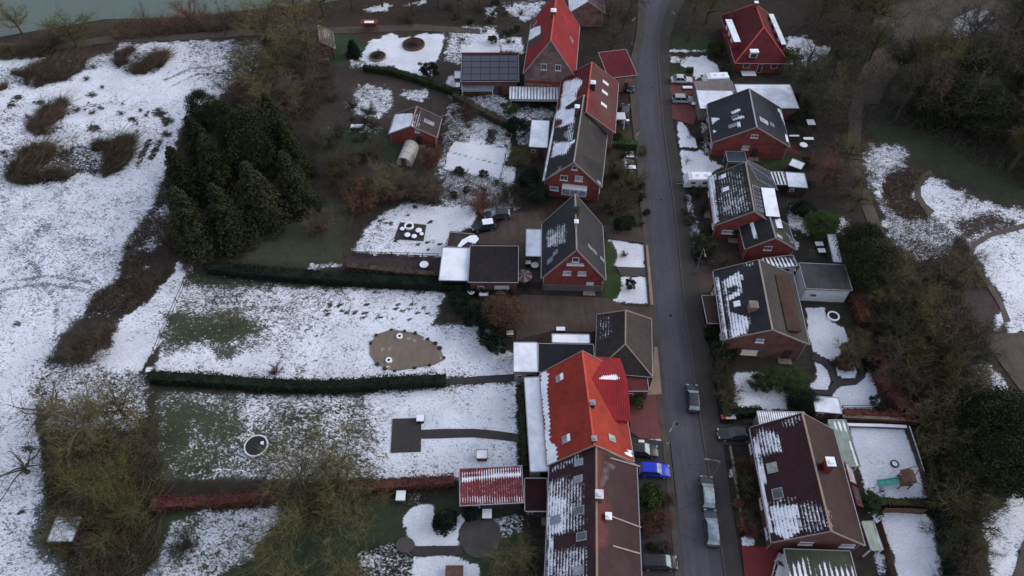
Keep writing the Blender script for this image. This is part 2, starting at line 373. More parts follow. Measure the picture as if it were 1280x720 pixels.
class House:
    def __init__(h, label, name, rf, rn, el, er, he=3.2, hr=None, wall='brick_red', cat='house', group=None, ov=.45, og=.35,
                 colL=(.03, .03, .03), colR=None, paints=(), roof='tile', th=.18, snowL=0., snowR=0., ext=0., ridge='ridge', gut=True, sides=True):
        best = None
        for z in ([hr] if hr else np.arange(he+.5, 14, .05)):
            a = P(*rf, z)[:2]; b = P(*rn, z)[:2]; l = P(*el, he)[:2]; r = P(*er, he)[:2]
            d = (a-b)/np.linalg.norm(a-b); n = np.array([d[1], -d[0]])
            wl = -(l-b)@n; wr = (r-b)@n; e = abs(wl-wr)
            if best is None or e < best[0]: best = (e, z, wl, wr, np.linalg.norm(a-b), b, d, n)
        _, h.hr, wl, wr, h.L, b, d, n = best
        h.he = he; h.w = (wl+wr)/2; h.O = np.array([b[0]+n[0]*(wr-wl)/2, b[1]+n[1]*(wr-wl)/2, 0.]); h.y = np.array([d[0], d[1], 0.]); h.x = np.array([n[0], n[1], 0.])
        h.L += ext; h.ov, h.og = ov, og
        print('HOUSE', name, label[:30], 'hr %.1f w %.1f L %.1f mis %.2f' % (h.hr, h.w, h.L, best[0]))
        h.root = thing(name, label, cat, h.O, group=group); h.org = h.O
        h.slope = (h.hr-he)/h.w
        W = lambda x, y, z: h.O+h.x*x+h.y*y+np.array([0, 0, z]); h.W = W
        iw = h.w-ov; y0, y1 = og, h.L-og; zt = h.hr-.22-(iw)*h.slope
        mb = MB(); vs = []
        for y in (y0, y1): vs += [W(-iw, y, -.2), W(iw, y, -.2), W(iw, y, zt), W(0, y, h.hr-.24), W(-iw, y, zt)]
        mb.add(vs, [(0, 1, 2, 3, 4), (9, 8, 7, 6, 5), (1, 6, 7, 2), (0, 4, 9, 5), (2, 7, 8, 3), (3, 8, 9, 4)])
        h.wall = mb.build('wall', M[wall], h.root, h.org)
        mb = MB(); cr = colR or colL
        plane(mb, W(0, h.L, h.hr), W(0, 0, h.hr), W(-h.w, 0, he), W(-h.w, h.L, he), th, colL, paints, snowL)
        plane(mb, W(0, 0, h.hr+.001), W(0, h.L, h.hr+.001), W(h.w, h.L, he), W(h.w, 0, he), th, cr, paints, snowR)
        h.roof = mb.build('roof', M[roof], h.root, h.org, attrs=True)
        mb = MB(); mb.box(W(0, h.L/2, h.hr+.03), (.24, h.L+.04, .12), [h.x, h.y, (0, 0, 1.)]); mb.build('ridge_cap', M[ridge], h.roof, h.org)
        for s in (-1, 1):                   # verge boards down each gable edge
            for y in (-.05, h.L+.05):
                mb = MB(); a, c = W(0, y, h.hr+.05), W(s*h.w, y, he+.05); dd = (c-a)/np.linalg.norm(c-a); up = np.cross(dd, h.y); up *= np.sign(up[2])
                mb.box((a+c)/2-up*.06, (np.linalg.norm(c-a), .08, .24), [dd, h.y, up])
                mb.build('verge_board', M['verge'], h.roof, h.org)
        if gut:
            for s in (-1, 1):
                mb = MB(); mb.tube([W(s*(h.w+.07), 0, he-.12), W(s*(h.w+.07), h.L, he-.12)], .08, 6)
                mb.tube([W(s*(h.w-.3), y0-.08, he-.2), W(s*(h.w-.3), y0-.08, 0)], .05, 5)
                mb.build('gutter', M['zinc'], h.root, h.org)
        if sides: h.side_windows()
    def window(h, c, xa, ya, na, w, ht, glass='glass', frame='white', depth=.08, nm='window', bars=1, label=None):
        c = np.asarray(c, float)+na*.005
        mb = MB(); t = .09
        for s in (-1, 1):
            mb.box(c+xa*s*(w/2-t/2)+na*depth/2, (t, ht, depth), [xa, ya, na]); mb.box(c+ya*s*(ht/2-t/2)+na*depth/2, (w-2*t, t, depth), [xa, ya, na])
        for i in range(bars): mb.box(c+xa*(w*((i+1)/(bars+1)-.5))+na*(depth/2-.01), (.06, ht-2*t, depth-.02), [xa, ya, na])
        if nm == 'window': mb.box(c-ya*(ht/2+.03)+na*.09, (w+.2, .05, .18), [xa, ya, na])
        o = mb.build(nm, M[frame], h.root, h.org)
        if label: o['label'] = label
        mb = MB(); mb.box(c+na*.012, (w-2*t, ht-2*t, .02), [xa, ya, na]); mb.build('pane', M[glass], o, h.org)
        return o
    def gable_window(h, px, py, w, ht, far=False, **k):
        y = h.og if not far else h.L-h.og; n = -h.y
        c = hit(px, py, h.W(0, y, 0), h.y); return h.window(c, h.x, np.array([0, 0, 1.]), n, w, ht, **k)
    def door(h, x, w=1.1, ht=2.1, side='near', mat='white'):
        y = h.og; c = h.W(x, y-.005, ht/2); z = np.array([0, 0, 1.])
        if side == 'left': c = h.W(-(h.w-h.ov)-.005, x, ht/2); xa, na = h.y, -h.x
        elif side == 'right': c = h.W((h.w-h.ov)+.005, x, ht/2); xa, na = h.y, h.x
        else: xa, na = h.x, -h.y
        mb = MB(); mb.box(c+na*.04, (w, ht, .08), [xa, z, na]); o = mb.build('door', M[mat], h.root, h.org)
        mb = MB(); mb.box(c+na*.13+xa*w*.38, (.05, .14, .05), [xa, z, na]); mb.build('handle', M['zinc'], o, h.org)
        mb = MB(); mb.box(c+na*.5-z*(ht/2-.08), (w+.8, .16, 1.0), [xa, z, na]); mb.build('doorstep', M['stone'], h.root, h.org)
    def side_windows(h):
        z = np.array([0, 0, 1.]); n = max(2, int(h.L/3.5))
        for s in (-1, 1):
            for i in range(n):
                y = h.L*(i+.5)/n
                if s == -1 and i == n//2: h.door(y, side='left', mat='wood_dark'); continue
                h.window(h.W(s*(h.w-h.ov), y, 1.55), h.y*s, z, h.x*s, 1.3, 1.2, bars=1)
        for x in (-h.w*.45, h.w*.45):
            h.window(h.W(x, h.L-h.og, 1.6), -h.x, z, h.y, 1.4, 1.3)
        if h.hr > 6: h.window(h.W(0, h.L-h.og, h.hr-3.0), -h.x, z, h.y, 1.4, 1.1)
    def slope_axes(h, s):
        dn = np.array([h.x[0]*s*h.w, h.x[1]*s*h.w, h.he-h.hr]); dn /= np.linalg.norm(dn)
        n = np.cross(dn, h.y); n *= np.sign(n[2]); return dn, n
    def skylight(h, px, py, w=.9, ln=1.3, glass='glass_sky', frame='zinc', snow=0, label=None):
        z = None
        for s in (-1, 1):
            dn, n = h.slope_axes(s); c = hit(px, py, h.W(0, 0, h.hr), n)
            if np.dot(c-h.O, h.x)*s > 0: break
        mb = MB(); c = c+n*.03; t = .08
        for q in (-1, 1):
            mb.box(c+h.y*q*(w/2-t/2)+n*.04, (t, ln, .12), [h.y, dn, n]); mb.box(c+dn*q*(ln/2-t/2)+n*.04, (w-2*t, t, .12), [h.y, dn, n])
        o = mb.build('skylight', M[frame], h.root, h.org)
        if label: o['label'] = label
        mb = MB(); mb.box(c+n*.05, (w-2*t, ln-2*t, .03), [h.y, dn, n]); mb.build('pane', M[glass], o, h.org)
        if snow:
            mb = MB(); mb.box(c+n*.12-dn*ln*(1-snow)/2, (w*.96, ln*snow, .06), [h.y, dn, n]); mb.build('snow_cap', M['snow'], o, h.org)
    def chimney(h, px, py, w=.6, ht=1.0, mat='brick_dark', x=None, cap='snow', zc=None):
        zc = zc or h.hr+.6
        c = P(px, py, zc); lx = np.dot(c-h.O, h.x); ly = np.dot(c-h.O, h.y)
        z0 = h.hr-abs(lx)*h.slope-.5; z1 = zc
        mb = MB(); mb.box(h.W(lx, ly, (z0+z1)/2), (w, w*1.15, z1-z0), [h.x, h.y, (0, 0, 1.)]); o = mb.build('chimney', M[mat], h.roof, h.org)
        mb = MB(); mb.box(h.W(lx, ly, z1+.05), (w+.16, w*1.15+.16, .1), [h.x, h.y, (0, 0, 1.)]); mb.box(h.W(lx, ly-.1, z1+.22), (w*.5, w*.5, .24), [h.x, h.y, (0, 0, 1.)])
        mb.build('chimney_cap', M[cap], h.roof, h.org)
        return lx, ly
    def solar(h, pts, nu, nv):
        """pts: 4 photo points on a slope: grid of panels"""
        c0 = np.mean(np.array(pts), 0)
        for s in (-1, 1):
            dn, n = h.slope_axes(s); c = hit(c0[0], c0[1], h.W(0, 0, h.hr), n)
            if np.dot(c-h.O, h.x)*s > 0: break
        q = [hit(p[0], p[1], h.W(0, 0, h.hr), n) for p in pts]
        A, B, Cc, D = q; mb = MB()
        for i in range(nu):
            for j in range(nv):
                cc = [(A*(1-a)+B*a)*(1-b)+(D*(1-a)+Cc*a)*b for a, b in ((i/nu+.012, j/nv+.015), ((i+1)/nu-.012, j/nv+.015), ((i+1)/nu-.012, (j+1)/nv-.015), (i/nu+.012, (j+1)/nv-.015))]
                vs = [p+n*.10 for p in cc]+[p+n*.05 for p in cc]
                mb.add(vs, [(0, 1, 2, 3), (7, 6, 5, 4), (0, 4, 5, 1), (1, 5, 6, 2), (2, 6, 7, 3), (3, 7, 4, 0)])
        f = mb.build('solar_array', M['solar'], h.root, h.org)
        mb = MB()
        for a, b in ((A, B), (B, Cc), (Cc, D), (D, A)):
            d = (b-a); L = np.linalg.norm(d); d /= L; mb.box((a+b)/2+n*.07, (L, .06, .06), [d, np.cross(n, d), n])
        mb.build('panel_rail', M['zinc'], f, h.org)
    def flat_dormer(h, pts, z, snow=1., col=C3(70, 62, 62), wall='brick_dark', win=True, th=.2, drop=2.2):
        p = rect([P(*q, z) for q in pts]); cen = np.mean(p, 0)
        mb = MB(); ins = [cen+(q-cen)*.93 for q in p]; mb.prism(ins, z-drop, z-th, col=col)
        d = mb.build('dormer', M[wall], h.root, h.org)
        mb = MB(); A, B, Cc, D = [np.array([*q, z]) for q in p]
        plane(mb, A, B, Cc, D, th, col, (), snow, .3); mb.build('dormer_roof', M['flat'], d, h.org, attrs=True)
        if win:
            # windows on the outward face
            s = 1 if np.dot(np.array([*cen, 0])-h.O, h.x) > 0 else -1
            fx = max(np.dot(np.array([*q, 0])-h.O, h.x)*s for q in ins); ys = [np.dot(np.array([*q, 0])-h.O, h.y) for q in ins]
            n = max(1, int((max(ys)-min(ys))/1.6))
            for i in range(n):
                yy = min(ys)+(max(ys)-min(ys))*(i+.5)/n
                mb = MB(); mb.box(h.W(s*(fx+.02), yy, z-th-.65), (.06, 1.1, .9), [h.x, h.y, (0, 0, 1.)]); mb.build('dormer_window', M['white'], d, h.org)
                mb = MB(); mb.box(h.W(s*(fx+.05), yy, z-th-.65), (.06, .9, .7), [h.x, h.y, (0, 0, 1.)]); mb.build('dormer_pane', M['glass'], d, h.org)
def flatbox(label, name, pts, z, cat, wall='render_grey', col=C3(50, 48, 52), snow=0., paints=(), kind='flat', th=.22, open_=False, group=None, lip=True, door=None, ins=.94, raw=False, z0=0., rise=0.):
    """small flat-roofed building from its four roof corners in the photograph"""
    w4 = [P(*q, z) for q in pts]; p = [a[:2] for a in w4] if raw else rect(w4); cen = np.mean(p, 0)
    r = thing(name, label, cat, (cen[0], cen[1], z0), group=group); org = np.array([cen[0], cen[1], z0])
    zz = [z+rise, z+rise, z, z]
    A, B, Cc, D = [np.array([*q, zz[i]]) for i, q in enumerate(p)]
    mb = MB(); plane(mb, A, B, Cc, D, th, col, paints, snow, .3); rf = mb.build('roof', M[kind], r, org, attrs=True)
    inn = [cen+(q-cen)*ins for q in p]
    if open_:
        for i, q in enumerate(inn):
            mb = MB(); mb.box((q[0], q[1], (zz[i]-th+z0)/2), (.14, .14, zz[i]-th-z0)); mb.build('post', M['wood' if wall.startswith('brick') else wall], r, org)
        mb = MB()
        for i in (0, 2):
            a = np.array([*inn[i], zz[i]-th-.1]); b = np.array([*inn[i+1], zz[i+1]-th-.1]); d = b-a; L = np.linalg.norm(d); d /= L
            mb.box((a+b)/2, (L, .12, .18), [d, np.cross((0, 0, 1.), d), (0, 0, 1.)])
        mb.build('beam', M['wood' if wall.startswith('brick') else wall], r, org)
    else:
        mb = MB(); mb.prism(inn, z0, z-th+.01); w_ = mb.build('wall', M[wall], r, org)
        # door and window in the face nearest the viewpoint
        k = min(range(4), key=lambda i: (inn[i]+inn[(i+1) % 4])[1]); a, b2 = inn[k], inn[(k+1) % 4]; d = b2-a; L = np.linalg.norm(d); d = np.array([*(d/L), 0.])
        n = np.cross(d, (0, 0, 1.)); m2 = np.array([*((a+b2)/2), 0.]); n *= np.sign(np.dot(n, m2-np.array([*cen, 0.])))
        if z-z0 > 1.9:
            dw = min(2.3, L*.5) if door == 'garage' else min(.9, L*.4); dh = min(2.0, z-z0-.4)
            mb = MB(); mb.box(m2-d*L*.18+n*.03+np.array([0, 0, z0+dh/2]), (dw, .06, dh), [d, n, (0, 0, 1.)]); dd = mb.build('door', M['white' if door else 'wood_dark'], r, org)
            mb = MB(); mb.box(m2-d*(L*.18-dw*.36)+n*.08+np.array([0, 0, z0+1.0]), (.12, .05, .05), [d, n, (0, 0, 1.)]); mb.build('handle', M['zinc'], dd, org)
            if L > 2.6:
                mb = MB(); mb.box(m2+d*L*.27+n*.03+np.array([0, 0, z0+1.5]), (min(1., L*.25), .06, .7), [d, n, (0, 0, 1.)]); ww = mb.build('window', M['white'], r, org)
                mb = MB(); mb.box(m2+d*L*.27+n*.05+np.array([0, 0, z0+1.5]), (min(1., L*.25)-.16, .06, .54), [d, n, (0, 0, 1.)]); mb.build('pane', M['glass'], ww, org)
    if lip:
        mb = MB()
        for i in range(4):
            a, b3 = [np.array([*p[j % 4], zz[j % 4]+.01]) for j in (i, i+1)]; d = b3-a; L = np.linalg.norm(d); d /= L
            mb.box((a+b3)/2, (L+.1, .1, .12), [d, np.cross((0, 0, 1.), d), np.cross(d, np.cross((0, 0, 1.), d))])
        mb.build('roof_edge', M['zinc'], rf, org)
    return r
# ------------------------------------------------------------------ the ground
WHT = None
BROWN = C3(47, 40, 37); LEAF = C3(58, 46, 42); GREEN = C3(47, 56, 41); OLIVE = C3(56, 56, 44); SOIL = C3(60, 50, 50)
DARK = C3(36, 34, 32); FIELD = C3(66, 66, 64); MOSS = C3(60, 64, 44); LAWN = C3(52, 60, 44); PAVE = C3(62, 53, 50); GREYB = C3(70, 66, 60)
G = []
def g(poly, snow=None, col=None, fe=4., wp=6.): G.append((poly, snow, col, fe, wp))
k1 = lambda p: crop(280, 0, 3.6, p)
k2 = lambda p: crop(300, 160, 3.555, p)
k3 = lambda p: crop(160, 320, 2.4, p)
k4 = lambda p: crop(0, 400, 2.25, p)
k5 = lambda p: crop(280, 480, 3.0, p)
k6 = lambda p: crop(560, 130, 4.8, p)
k7 = lambda p: crop(540, 260, 4.267, p)
k8 = lambda p: crop(560, 380, 4.267, p)
k9 = lambda p: crop(560, 520, 3.6, p)
r1 = lambda p: crop(820, 0, 5.142, p)
r2 = lambda p: crop(820, 120, 4.923, p)
r3 = lambda p: crop(820, 230, 4.8, p)
r4 = lambda p: crop(840, 320, 3.6, p)
r5 = lambda p: crop(840, 480, 3.0, p)
q1 = lambda p: crop(980, 0, 3.6, p)
q2 = lambda p: crop(980, 180, 3.273, p)
q3 = lambda p: crop(1000, 380, 4.0, p)
q4 = lambda p: crop(1040, 540, 4.0, p)
q5 = lambda p: crop(0, 0, 3.6, p)
q6 = lambda p: crop(0, 180, 3.273, p)
# broad zones
g([(-900, -400), (560, -400), (520, 60), (330, 40), (-900, 70)], 0, LEAF, 6)
g([(560, -400), (1000, -400), (1000, 140), (560, 140)], .12, BROWN, 6)
g([(1060, -400), (2200, -400), (2200, 330), (1290, 280), (1180, 190), (1100, 160), (1060, 90)], 0, C3(44, 46, 38), 8)
g([(-1500, 64), (0, 68), (100, 55), (210, 50), (330, 52), (332, 80), (300, 100), (262, 130), (235, 145), (222, 170), (220, 200), (205, 232), (190, 262), (180, 292), (160, 302), (150, 350), (112, 378), (108, 396), (80, 402), (76, 430), (60, 450), (45, 480), (45, 530), (60, 560), (62, 600), (52, 650), (70, 690), (90, 730), (130, 1100), (-1500, 1100)], .64, FIELD, 4)
g([(-300, 215), (60, 235), (200, 225), (190, 262), (160, 305), (110, 375), (76, 430), (-300, 430)], .64, C3(100, 106, 116), 14)
g([(-1500, 425), (70, 425), (40, 500), (55, 650), (90, 730), (130, 1100), (-1500, 1100)], .63, C3(80, 84, 90), 14)
g([(60, 90), (260, 80), (240, 130), (120, 160), (60, 120)], .72, None, 14, 10)
g([(250, 55), (330, 52), (320, 90), (270, 110), (230, 80)], .54, BROWN, 10, 8)
g([(0, 140), (30, 120), (30, 200), (0, 215)], .55, BROWN, 8, 8)
g(q5([(0, 180), (60, 165), (180, 190), (300, 210), (520, 170), (520, 230), (380, 260), (240, 290), (100, 270), (0, 260)]), .10, LEAF, 4, 5)
g(q5([(30, 255), (140, 245), (240, 275), (200, 300), (60, 325), (20, 290)]), .7, None, 3)
g(q5([(0, 320), (90, 330), (200, 285), (330, 265), (390, 270), (380, 310), (300, 360), (160, 390), (60, 380), (0, 410)]), .44, DARK, 4, 8)
g(q5([(520, 240), (600, 225), (720, 235), (765, 240), (740, 290), (690, 330), (600, 335), (530, 310)]), .38, BROWN, 3, 6)
g(q5([(120, 575), (200, 490), (260, 450), (310, 460), (300, 540), (250, 600), (160, 610)]), .38, DARK, 3, 6)
g(q5([(860, 200), (960, 190), (1000, 260), (900, 320), (830, 300)]), .55, BROWN, 8)
g(q6([(30, 130), (90, 30), (200, 0), (260, 20), (400, 0), (555, -30), (540, 60), (490, 110), (430, 135), (330, 120), (250, 150), (100, 165), (35, 160)]), .42, DARK, 3, 8)
g(q6([(555, 70), (600, -20), (625, -20), (590, 60), (560, 100)]), .35, DARK, 1.5, 2)
g(q6([(600, 60), (650, -20), (665, -15), (625, 65)]), .3, DARK, 1.5, 2)
for c, r in (((22, 122), 5), ((115, 119), 5), ((118, 160), 7), ((165, 149), 5), ((198, 141), 7), ((209, 150), 6), ((208, 167), 6), ((15, 130), 6), ((50, 128), 5), ((20, 405), 6), ((35, 560), 7), ((28, 640), 6), ((50, 665), 6)):
    g([(c[0]+r*1.2*math.cos(a), c[1]+r*.7*math.sin(a)) for a in np.linspace(0, 6.28, 8)[:-1]], .25, DARK, 2.5, 3)
g(q5([(300, 470), (420, 455), (520, 460), (420, 480), (330, 510)]), .5, DARK, 2, 3)
g(q5([(380, 270), (470, 240), (520, 250), (440, 300), (410, 320)]), .55, DARK, 2, 3)
for pts in ([(0, 352), (60, 345), (110, 352), (140, 372)], [(0, 362), (60, 355), (105, 362), (132, 384)], [(10, 300), (50, 340), (70, 380), (68, 430), (40, 500)], [(205, 100), (240, 85), (280, 82), (310, 70)], [(212, 108), (245, 93), (285, 90), (315, 78)]):
    for (x0, y0), (x1, y1) in zip(pts[:-1], pts[1:]):
        L_ = math.hypot(x1-x0, y1-y0); nx, ny = -(y1-y0)/L_*1.3, (x1-x0)/L_*1.3; g([(x0+nx, y0+ny), (x1+nx, y1+ny), (x1-nx, y1-ny), (x0-nx, y0-ny)], .42, None, 1.2, 1.5)
# thicket bank beside the field and the strip behind the fence
g([(205, 232), (235, 150), (400, 120), (450, 180), (440, 330), (260, 330), (235, 345), (200, 400), (180, 455), (190, 480), (190, 610), (60, 610), (45, 520), (75, 430), (108, 396), (112, 378), (150, 350), (160, 302), (190, 262)], .0, C3(46, 38, 35), 3)
g([(205, 225), (230, 240), (215, 290), (190, 320), (175, 350), (150, 392), (108, 398), (112, 378), (150, 350), (160, 302), (190, 262)], .47, C3(48, 42, 40), 6, 9)
g([(212, 345), (222, 326), (243, 326), (238, 360), (215, 402), (192, 440), (176, 465), (140, 470), (112, 448), (125, 432), (145, 400), (175, 385), (195, 362)], .72, C3(60, 56, 60), 2.5, 6)
g([(75, 420), (100, 402), (145, 400), (140, 432), (100, 440), (75, 436)], .1, BROWN, 4)
g([(40, 455), (110, 450), (190, 470), (190, 545), (110, 560), (60, 545), (45, 500)], .50, C3(50, 48, 44), 8)
g([(55, 545), (200, 540), (205, 720), (100, 760), (55, 660)], .08, C3(48, 46, 38), 8)
g([(40, 630), (110, 640), (120, 700), (70, 720), (45, 690)], .35, None, 6)
# big garden
g([(236, 346), (330, 350), (450, 358), (560, 366), (600, 398), (645, 432), (645, 468), (560, 472), (420, 479), (300, 474), (192, 464), (204, 420), (224, 380)], .57, C3(70, 72, 68), 2.5, 3)
g([(400, 360), (560, 366), (600, 400), (640, 434), (640, 466), (560, 470), (460, 470), (400, 440)], .70, None, 22, 10)
g([(200, 440), (300, 440), (420, 455), (420, 476), (300, 472), (195, 462)], .64, None, 6)
g([(212, 395), (260, 392), (300, 396), (330, 408), (325, 422), (290, 432), (225, 432), (205, 438)], .26, C3(56, 61, 46), 10, 8)
g([(270, 432), (300, 436), (290, 450), (270, 448)], .3, None, 5)
g([(230, 340), (560, 352), (560, 362), (230, 356)], .25, C3(44, 50, 40), 4)
g([(560, 360), (575, 372), (600, 385), (615, 425), (640, 440), (660, 420), (660, 350), (560, 345)], 0, DARK, 3, 4)
for i in range(34):
    x, y = random.uniform(400, 575), random.uniform(378, 400); 
    g([(x-3, y-1), (x+3, y-1.5), (x+4, y+1.2), (x-2, y+1.5)], .2, DARK, 1, 2)
# second garden
g([(196, 488), (420, 495), (560, 486), (650, 478), (652, 590), (560, 600), (480, 598), (420, 600), (200, 600)], .54, C3(70, 70, 64), 3, 3)
g([(480, 490), (650, 480), (650, 590), (570, 594), (490, 592), (470, 540)], .71, None, 20, 10)
g([(200, 492), (290, 508), (300, 560), (270, 606), (196, 612), (190, 540)], .36, C3(56, 62, 48), 16, 10)
g([(340, 500), (440, 500), (480, 560), (470, 600), (350, 600), (330, 560)], .47, C3(62, 60, 48), 14, 8)
g([(646, 480), (660, 480), (664, 590), (648, 592)], .15, DARK, 1.5, 2)
g([(195, 604), (660, 598), (660, 625), (195, 632)], 0, BROWN, 3)
# third garden
g([(190, 630), (350, 628), (520, 625), (570, 625), (660, 630), (690, 640), (690, 740), (60, 760), (100, 700)], 0, GREEN, 4)
g([(215, 650), (250, 636), (350, 632), (348, 655), (320, 690), (270, 730), (170, 730), (200, 690)], .58, C3(60, 66, 54), 6, 6)
g(k5([(665, 510), (700, 465), (740, 447), (790, 450), (790, 520), (850, 525), (880, 490), (905, 510), (880, 545), (885, 608), (720, 608), (690, 575), (680, 540)]), .9, C3(70, 70, 70), 1.5, 2)
g(k5([(708, 645), (860, 640), (920, 670), (960, 680), (960, 760), (705, 760)]), .9, C3(70, 70, 70), 1.5, 2)
g(k5([(500, 620), (690, 570), (720, 610), (705, 740), (480, 740)]), .35, DARK, 4, 4)
g(k5([(1000, 500), (1130, 480), (1130, 560), (1040, 580), (985, 540)]), .5, DARK, 3, 4)
g(k5([(640, 400), (780, 400), (770, 440), (690, 460), (640, 450)]), .3, DARK, 3, 4)
g(k9([(340, 250), (455, 250), (450, 420), (340, 470)]), 0, C3(48, 26, 28), 2, 2)
g(k9([(350, 450), (440, 430), (440, 740), (340, 740)]), .1, DARK, 2, 2)
# upper gardens
g([(330, 50), (600, 60), (600, 110), (560, 220), (480, 250), (400, 230), (390, 140), (330, 110)], .16, C3(56, 47, 47), 6)
g(k1([(300, 340), (560, 330), (700, 330), (860, 370), (1000, 400), (980, 470), (760, 520), (560, 560), (380, 520)]), 0, C3(58, 51, 49), 6)
g(k1([(440, 160), (560, 150), (640, 190), (620, 290), (440, 290)]), .05, C3(46, 64, 46), 4)
g(k1([(625, 230), (650, 190), (720, 160), (760, 150), (800, 172), (900, 150), (995, 150), (985, 200), (955, 270), (935, 345), (880, 340), (800, 310), (740, 290), (690, 280), (610, 262)]), .96, C3(90, 92, 98), 1.5, 3)
g(k1([(610, 40), (700, 15), (765, 15), (740, 45), (640, 55)]), .8, None, 2, 4)
g(k1([(800, 20), (900, 0), (920, 15), (830, 30)]), .7, None, 2, 4)
g(k1([(20, 120), (90, 92), (170, 80), (100, 110), (30, 130)]), .8, None, 2, 3)
g(k1([(590, 385), (650, 375), (720, 380), (765, 420), (760, 500), (690, 522), (590, 520), (575, 440)]), .56, C3(70, 60, 62), 4, 6)
g(k1([(530, 460), (600, 440), (600, 500), (540, 500)]), .35, None, 4)
g(k1([(790, 400), (850, 395), (930, 395), (930, 450), (880, 460), (800, 430)]), .55, C3(60, 54, 54), 3, 6)
g(k1([(560, 270), (740, 270), (740, 300), (560, 300)]), .55, DARK, 3, 4)
g(k1([(480, 600), (600, 560), (720, 580), (740, 620), (560, 650), (480, 640)]), .42, C3(52, 56, 46), 5, 8)
g(k1([(440, 600), (800, 600), (820, 720), (440, 720)]), .12, C3(50, 62, 46), 6, 8)
g(k1([(1000, 160), (1100, 130), (1110, 250), (1060, 290), (990, 270), (1000, 200)]), .55, GREEN, 3, 6)
g(k1([(1010, 340), (1060, 340), (1060, 400), (1000, 380)]), .6, GREEN, 2, 4)
# gardens behind the terrace of houses
g(crop(560, 0, 4.8, [(80, 265), (300, 200), (310, 340), (90, 350)]), .95, C3(90, 90, 95), 1.5, 2)
g(crop(560, 0, 4.8, [(0, 200), (100, 150), (280, 160), (280, 250), (120, 280), (0, 280)]), .6, C3(60, 58, 58), 3, 5)
g(crop(560, 0, 4.8, [(310, 220), (450, 220), (450, 310), (310, 310)]), .62, C3(54, 48, 50), 2, 5)
g(crop(560, 0, 4.8, [(230, 40), (290, 20), (290, 130), (230, 110)]), .6, None, 3, 5)
g(crop(560, 0, 4.8, [(330, 20), (580, 0), (560, 90), (460, 120), (380, 100)]), .58, C3(50, 48, 46), 3, 5)
g(crop(560, 0, 4.8, [(0, 560), (300, 560), (420, 640), (640, 640), (640, 720), (0, 720)]), .5, C3(54, 48, 48), 4, 8)
g(k6([(0, 0), (330, 0), (400, 150), (380, 320), (340, 340), (430, 520), (430, 640), (0, 640), (-60, 560), (-60, 340)]), .56, C3(56, 50, 50), 3, 8)
g(k6([(40, 225), (352, 270), (318, 442), (-20, 385), (0, 290)]), .97, C3(90, 90, 95), 1, 1.5)
g(k6([(5, 282), (325, 362), (323, 368), (3, 289)]), .3, DARK, .7, .5)
g(k6([(170, 118), (250, 125), (215, 232), (130, 225)]), .95, C3(90, 90, 95), 1, 1.5)
g(k6([(240, 140), (290, 150), (280, 235), (225, 235)]), .25, C3(60, 52, 52), 1.5, 2)
g(k6([(300, 150), (380, 160), (370, 245), (290, 240)]), .62, None, 1.5, 2)
g(k6([(50, 150), (150, 140), (110, 220), (50, 210)]), .6, None, 2, 3)
g(k6([(340, 370), (420, 370), (400, 455), (345, 460)]), .72, None, 2, 3)
g(k6([(380, 160), (470, 170), (460, 540), (420, 620), (370, 540), (410, 440)]), .08, C3(44, 46, 38), 3, 4)
g(k6([(410, 130), (500, 130), (480, 260), (415, 250)]), .5, None, 3, 6)
g(k2([(500, 545), (560, 450), (640, 370), (750, 328), (900, 345), (1050, 365), (1047, 410), (1030, 440), (932, 465), (905, 572), (700, 565)]), .72, C3(76, 76, 80), 2.5, 4)
g(k2([(500, 545), (545, 470), (640, 380), (660, 470), (680, 540)]), .6, None, 8, 6)
g(k2([(120, 330), (490, 320), (470, 590), (290, 610), (20, 600), (60, 420)]), .10, C3(58, 63, 49), 8, 6)
g(k2([(300, 600), (460, 595), (460, 622), (300, 625)]), .5, None, 2, 4)
g(k2([(465, 572), (910, 578), (885, 675), (700, 672), (465, 600)]), .03, C3(60, 48, 52), 2, 3)
for x, y in ((570, 417), (620, 415), (650, 423), (672, 424), (745, 385), (775, 350), (842, 417), (830, 505), (860, 503), (790, 517), (835, 540), (690, 500), (890, 515)):
    g(k2([(x-9, y-3), (x+8, y-5), (x+9, y+4), (x-8, y+5)]), .1, DARK, .8, 1.5)
g(k7([(390, 20), (600, 10), (600, 400), (460, 400), (460, 200), (240, 195), (250, 140), (390, 100)]), 0, C3(66, 54, 53), 2, 2)
g(k7([(280, 400), (480, 390), (500, 600), (0, 620), (100, 440)]), 0, C3(48, 42, 38), 4, 4)
# front gardens, left of the road
g([(752, 165), (800, 165), (815, 290), (755, 290)], .02, C3(58, 54, 42), 3)
g(k7([(930, 165), (1140, 195), (1135, 322), (1000, 316), (960, 300)]), .84, C3(80, 80, 82), 1.2, 2)
g(k7([(1010, 362), (1145, 362), (1155, 512), (960, 500), (1000, 440)]), .84, C3(80, 80, 82), 1.2, 2)
g(k7([(920, 180), (965, 180), (985, 250), (965, 330), (925, 340)]), 0, C3(48, 66, 34), 2, 3)
g(k7([(930, 350), (1000, 345), (1010, 420), (985, 480), (920, 490), (915, 400)]), 0, C3(48, 66, 34), 2, 3)
g(k8([(350, 20), (800, 0), (790, 150), (560, 155), (350, 200)]), 0, C3(60, 50, 46), 2, 3)
g(crop(780, 560, 4.5, [(100, 180), (260, 180), (280, 380), (100, 400)]), .35, C3(50, 46, 38), 3, 5)
g(crop(780, 560, 4.5, [(190, 190), (245, 190), (255, 330), (180, 320)]), .66, None, 1.5, 3)
g(crop(780, 560, 4.5, [(235, 370), (265, 370), (262, 430), (232, 430)]), .75, None, 1.5, 2)
g(crop(780, 560, 4.5, [(130, 450), (230, 430), (285, 500), (275, 580), (140, 570)]), .62, C3(40, 38, 38), 2, 5)
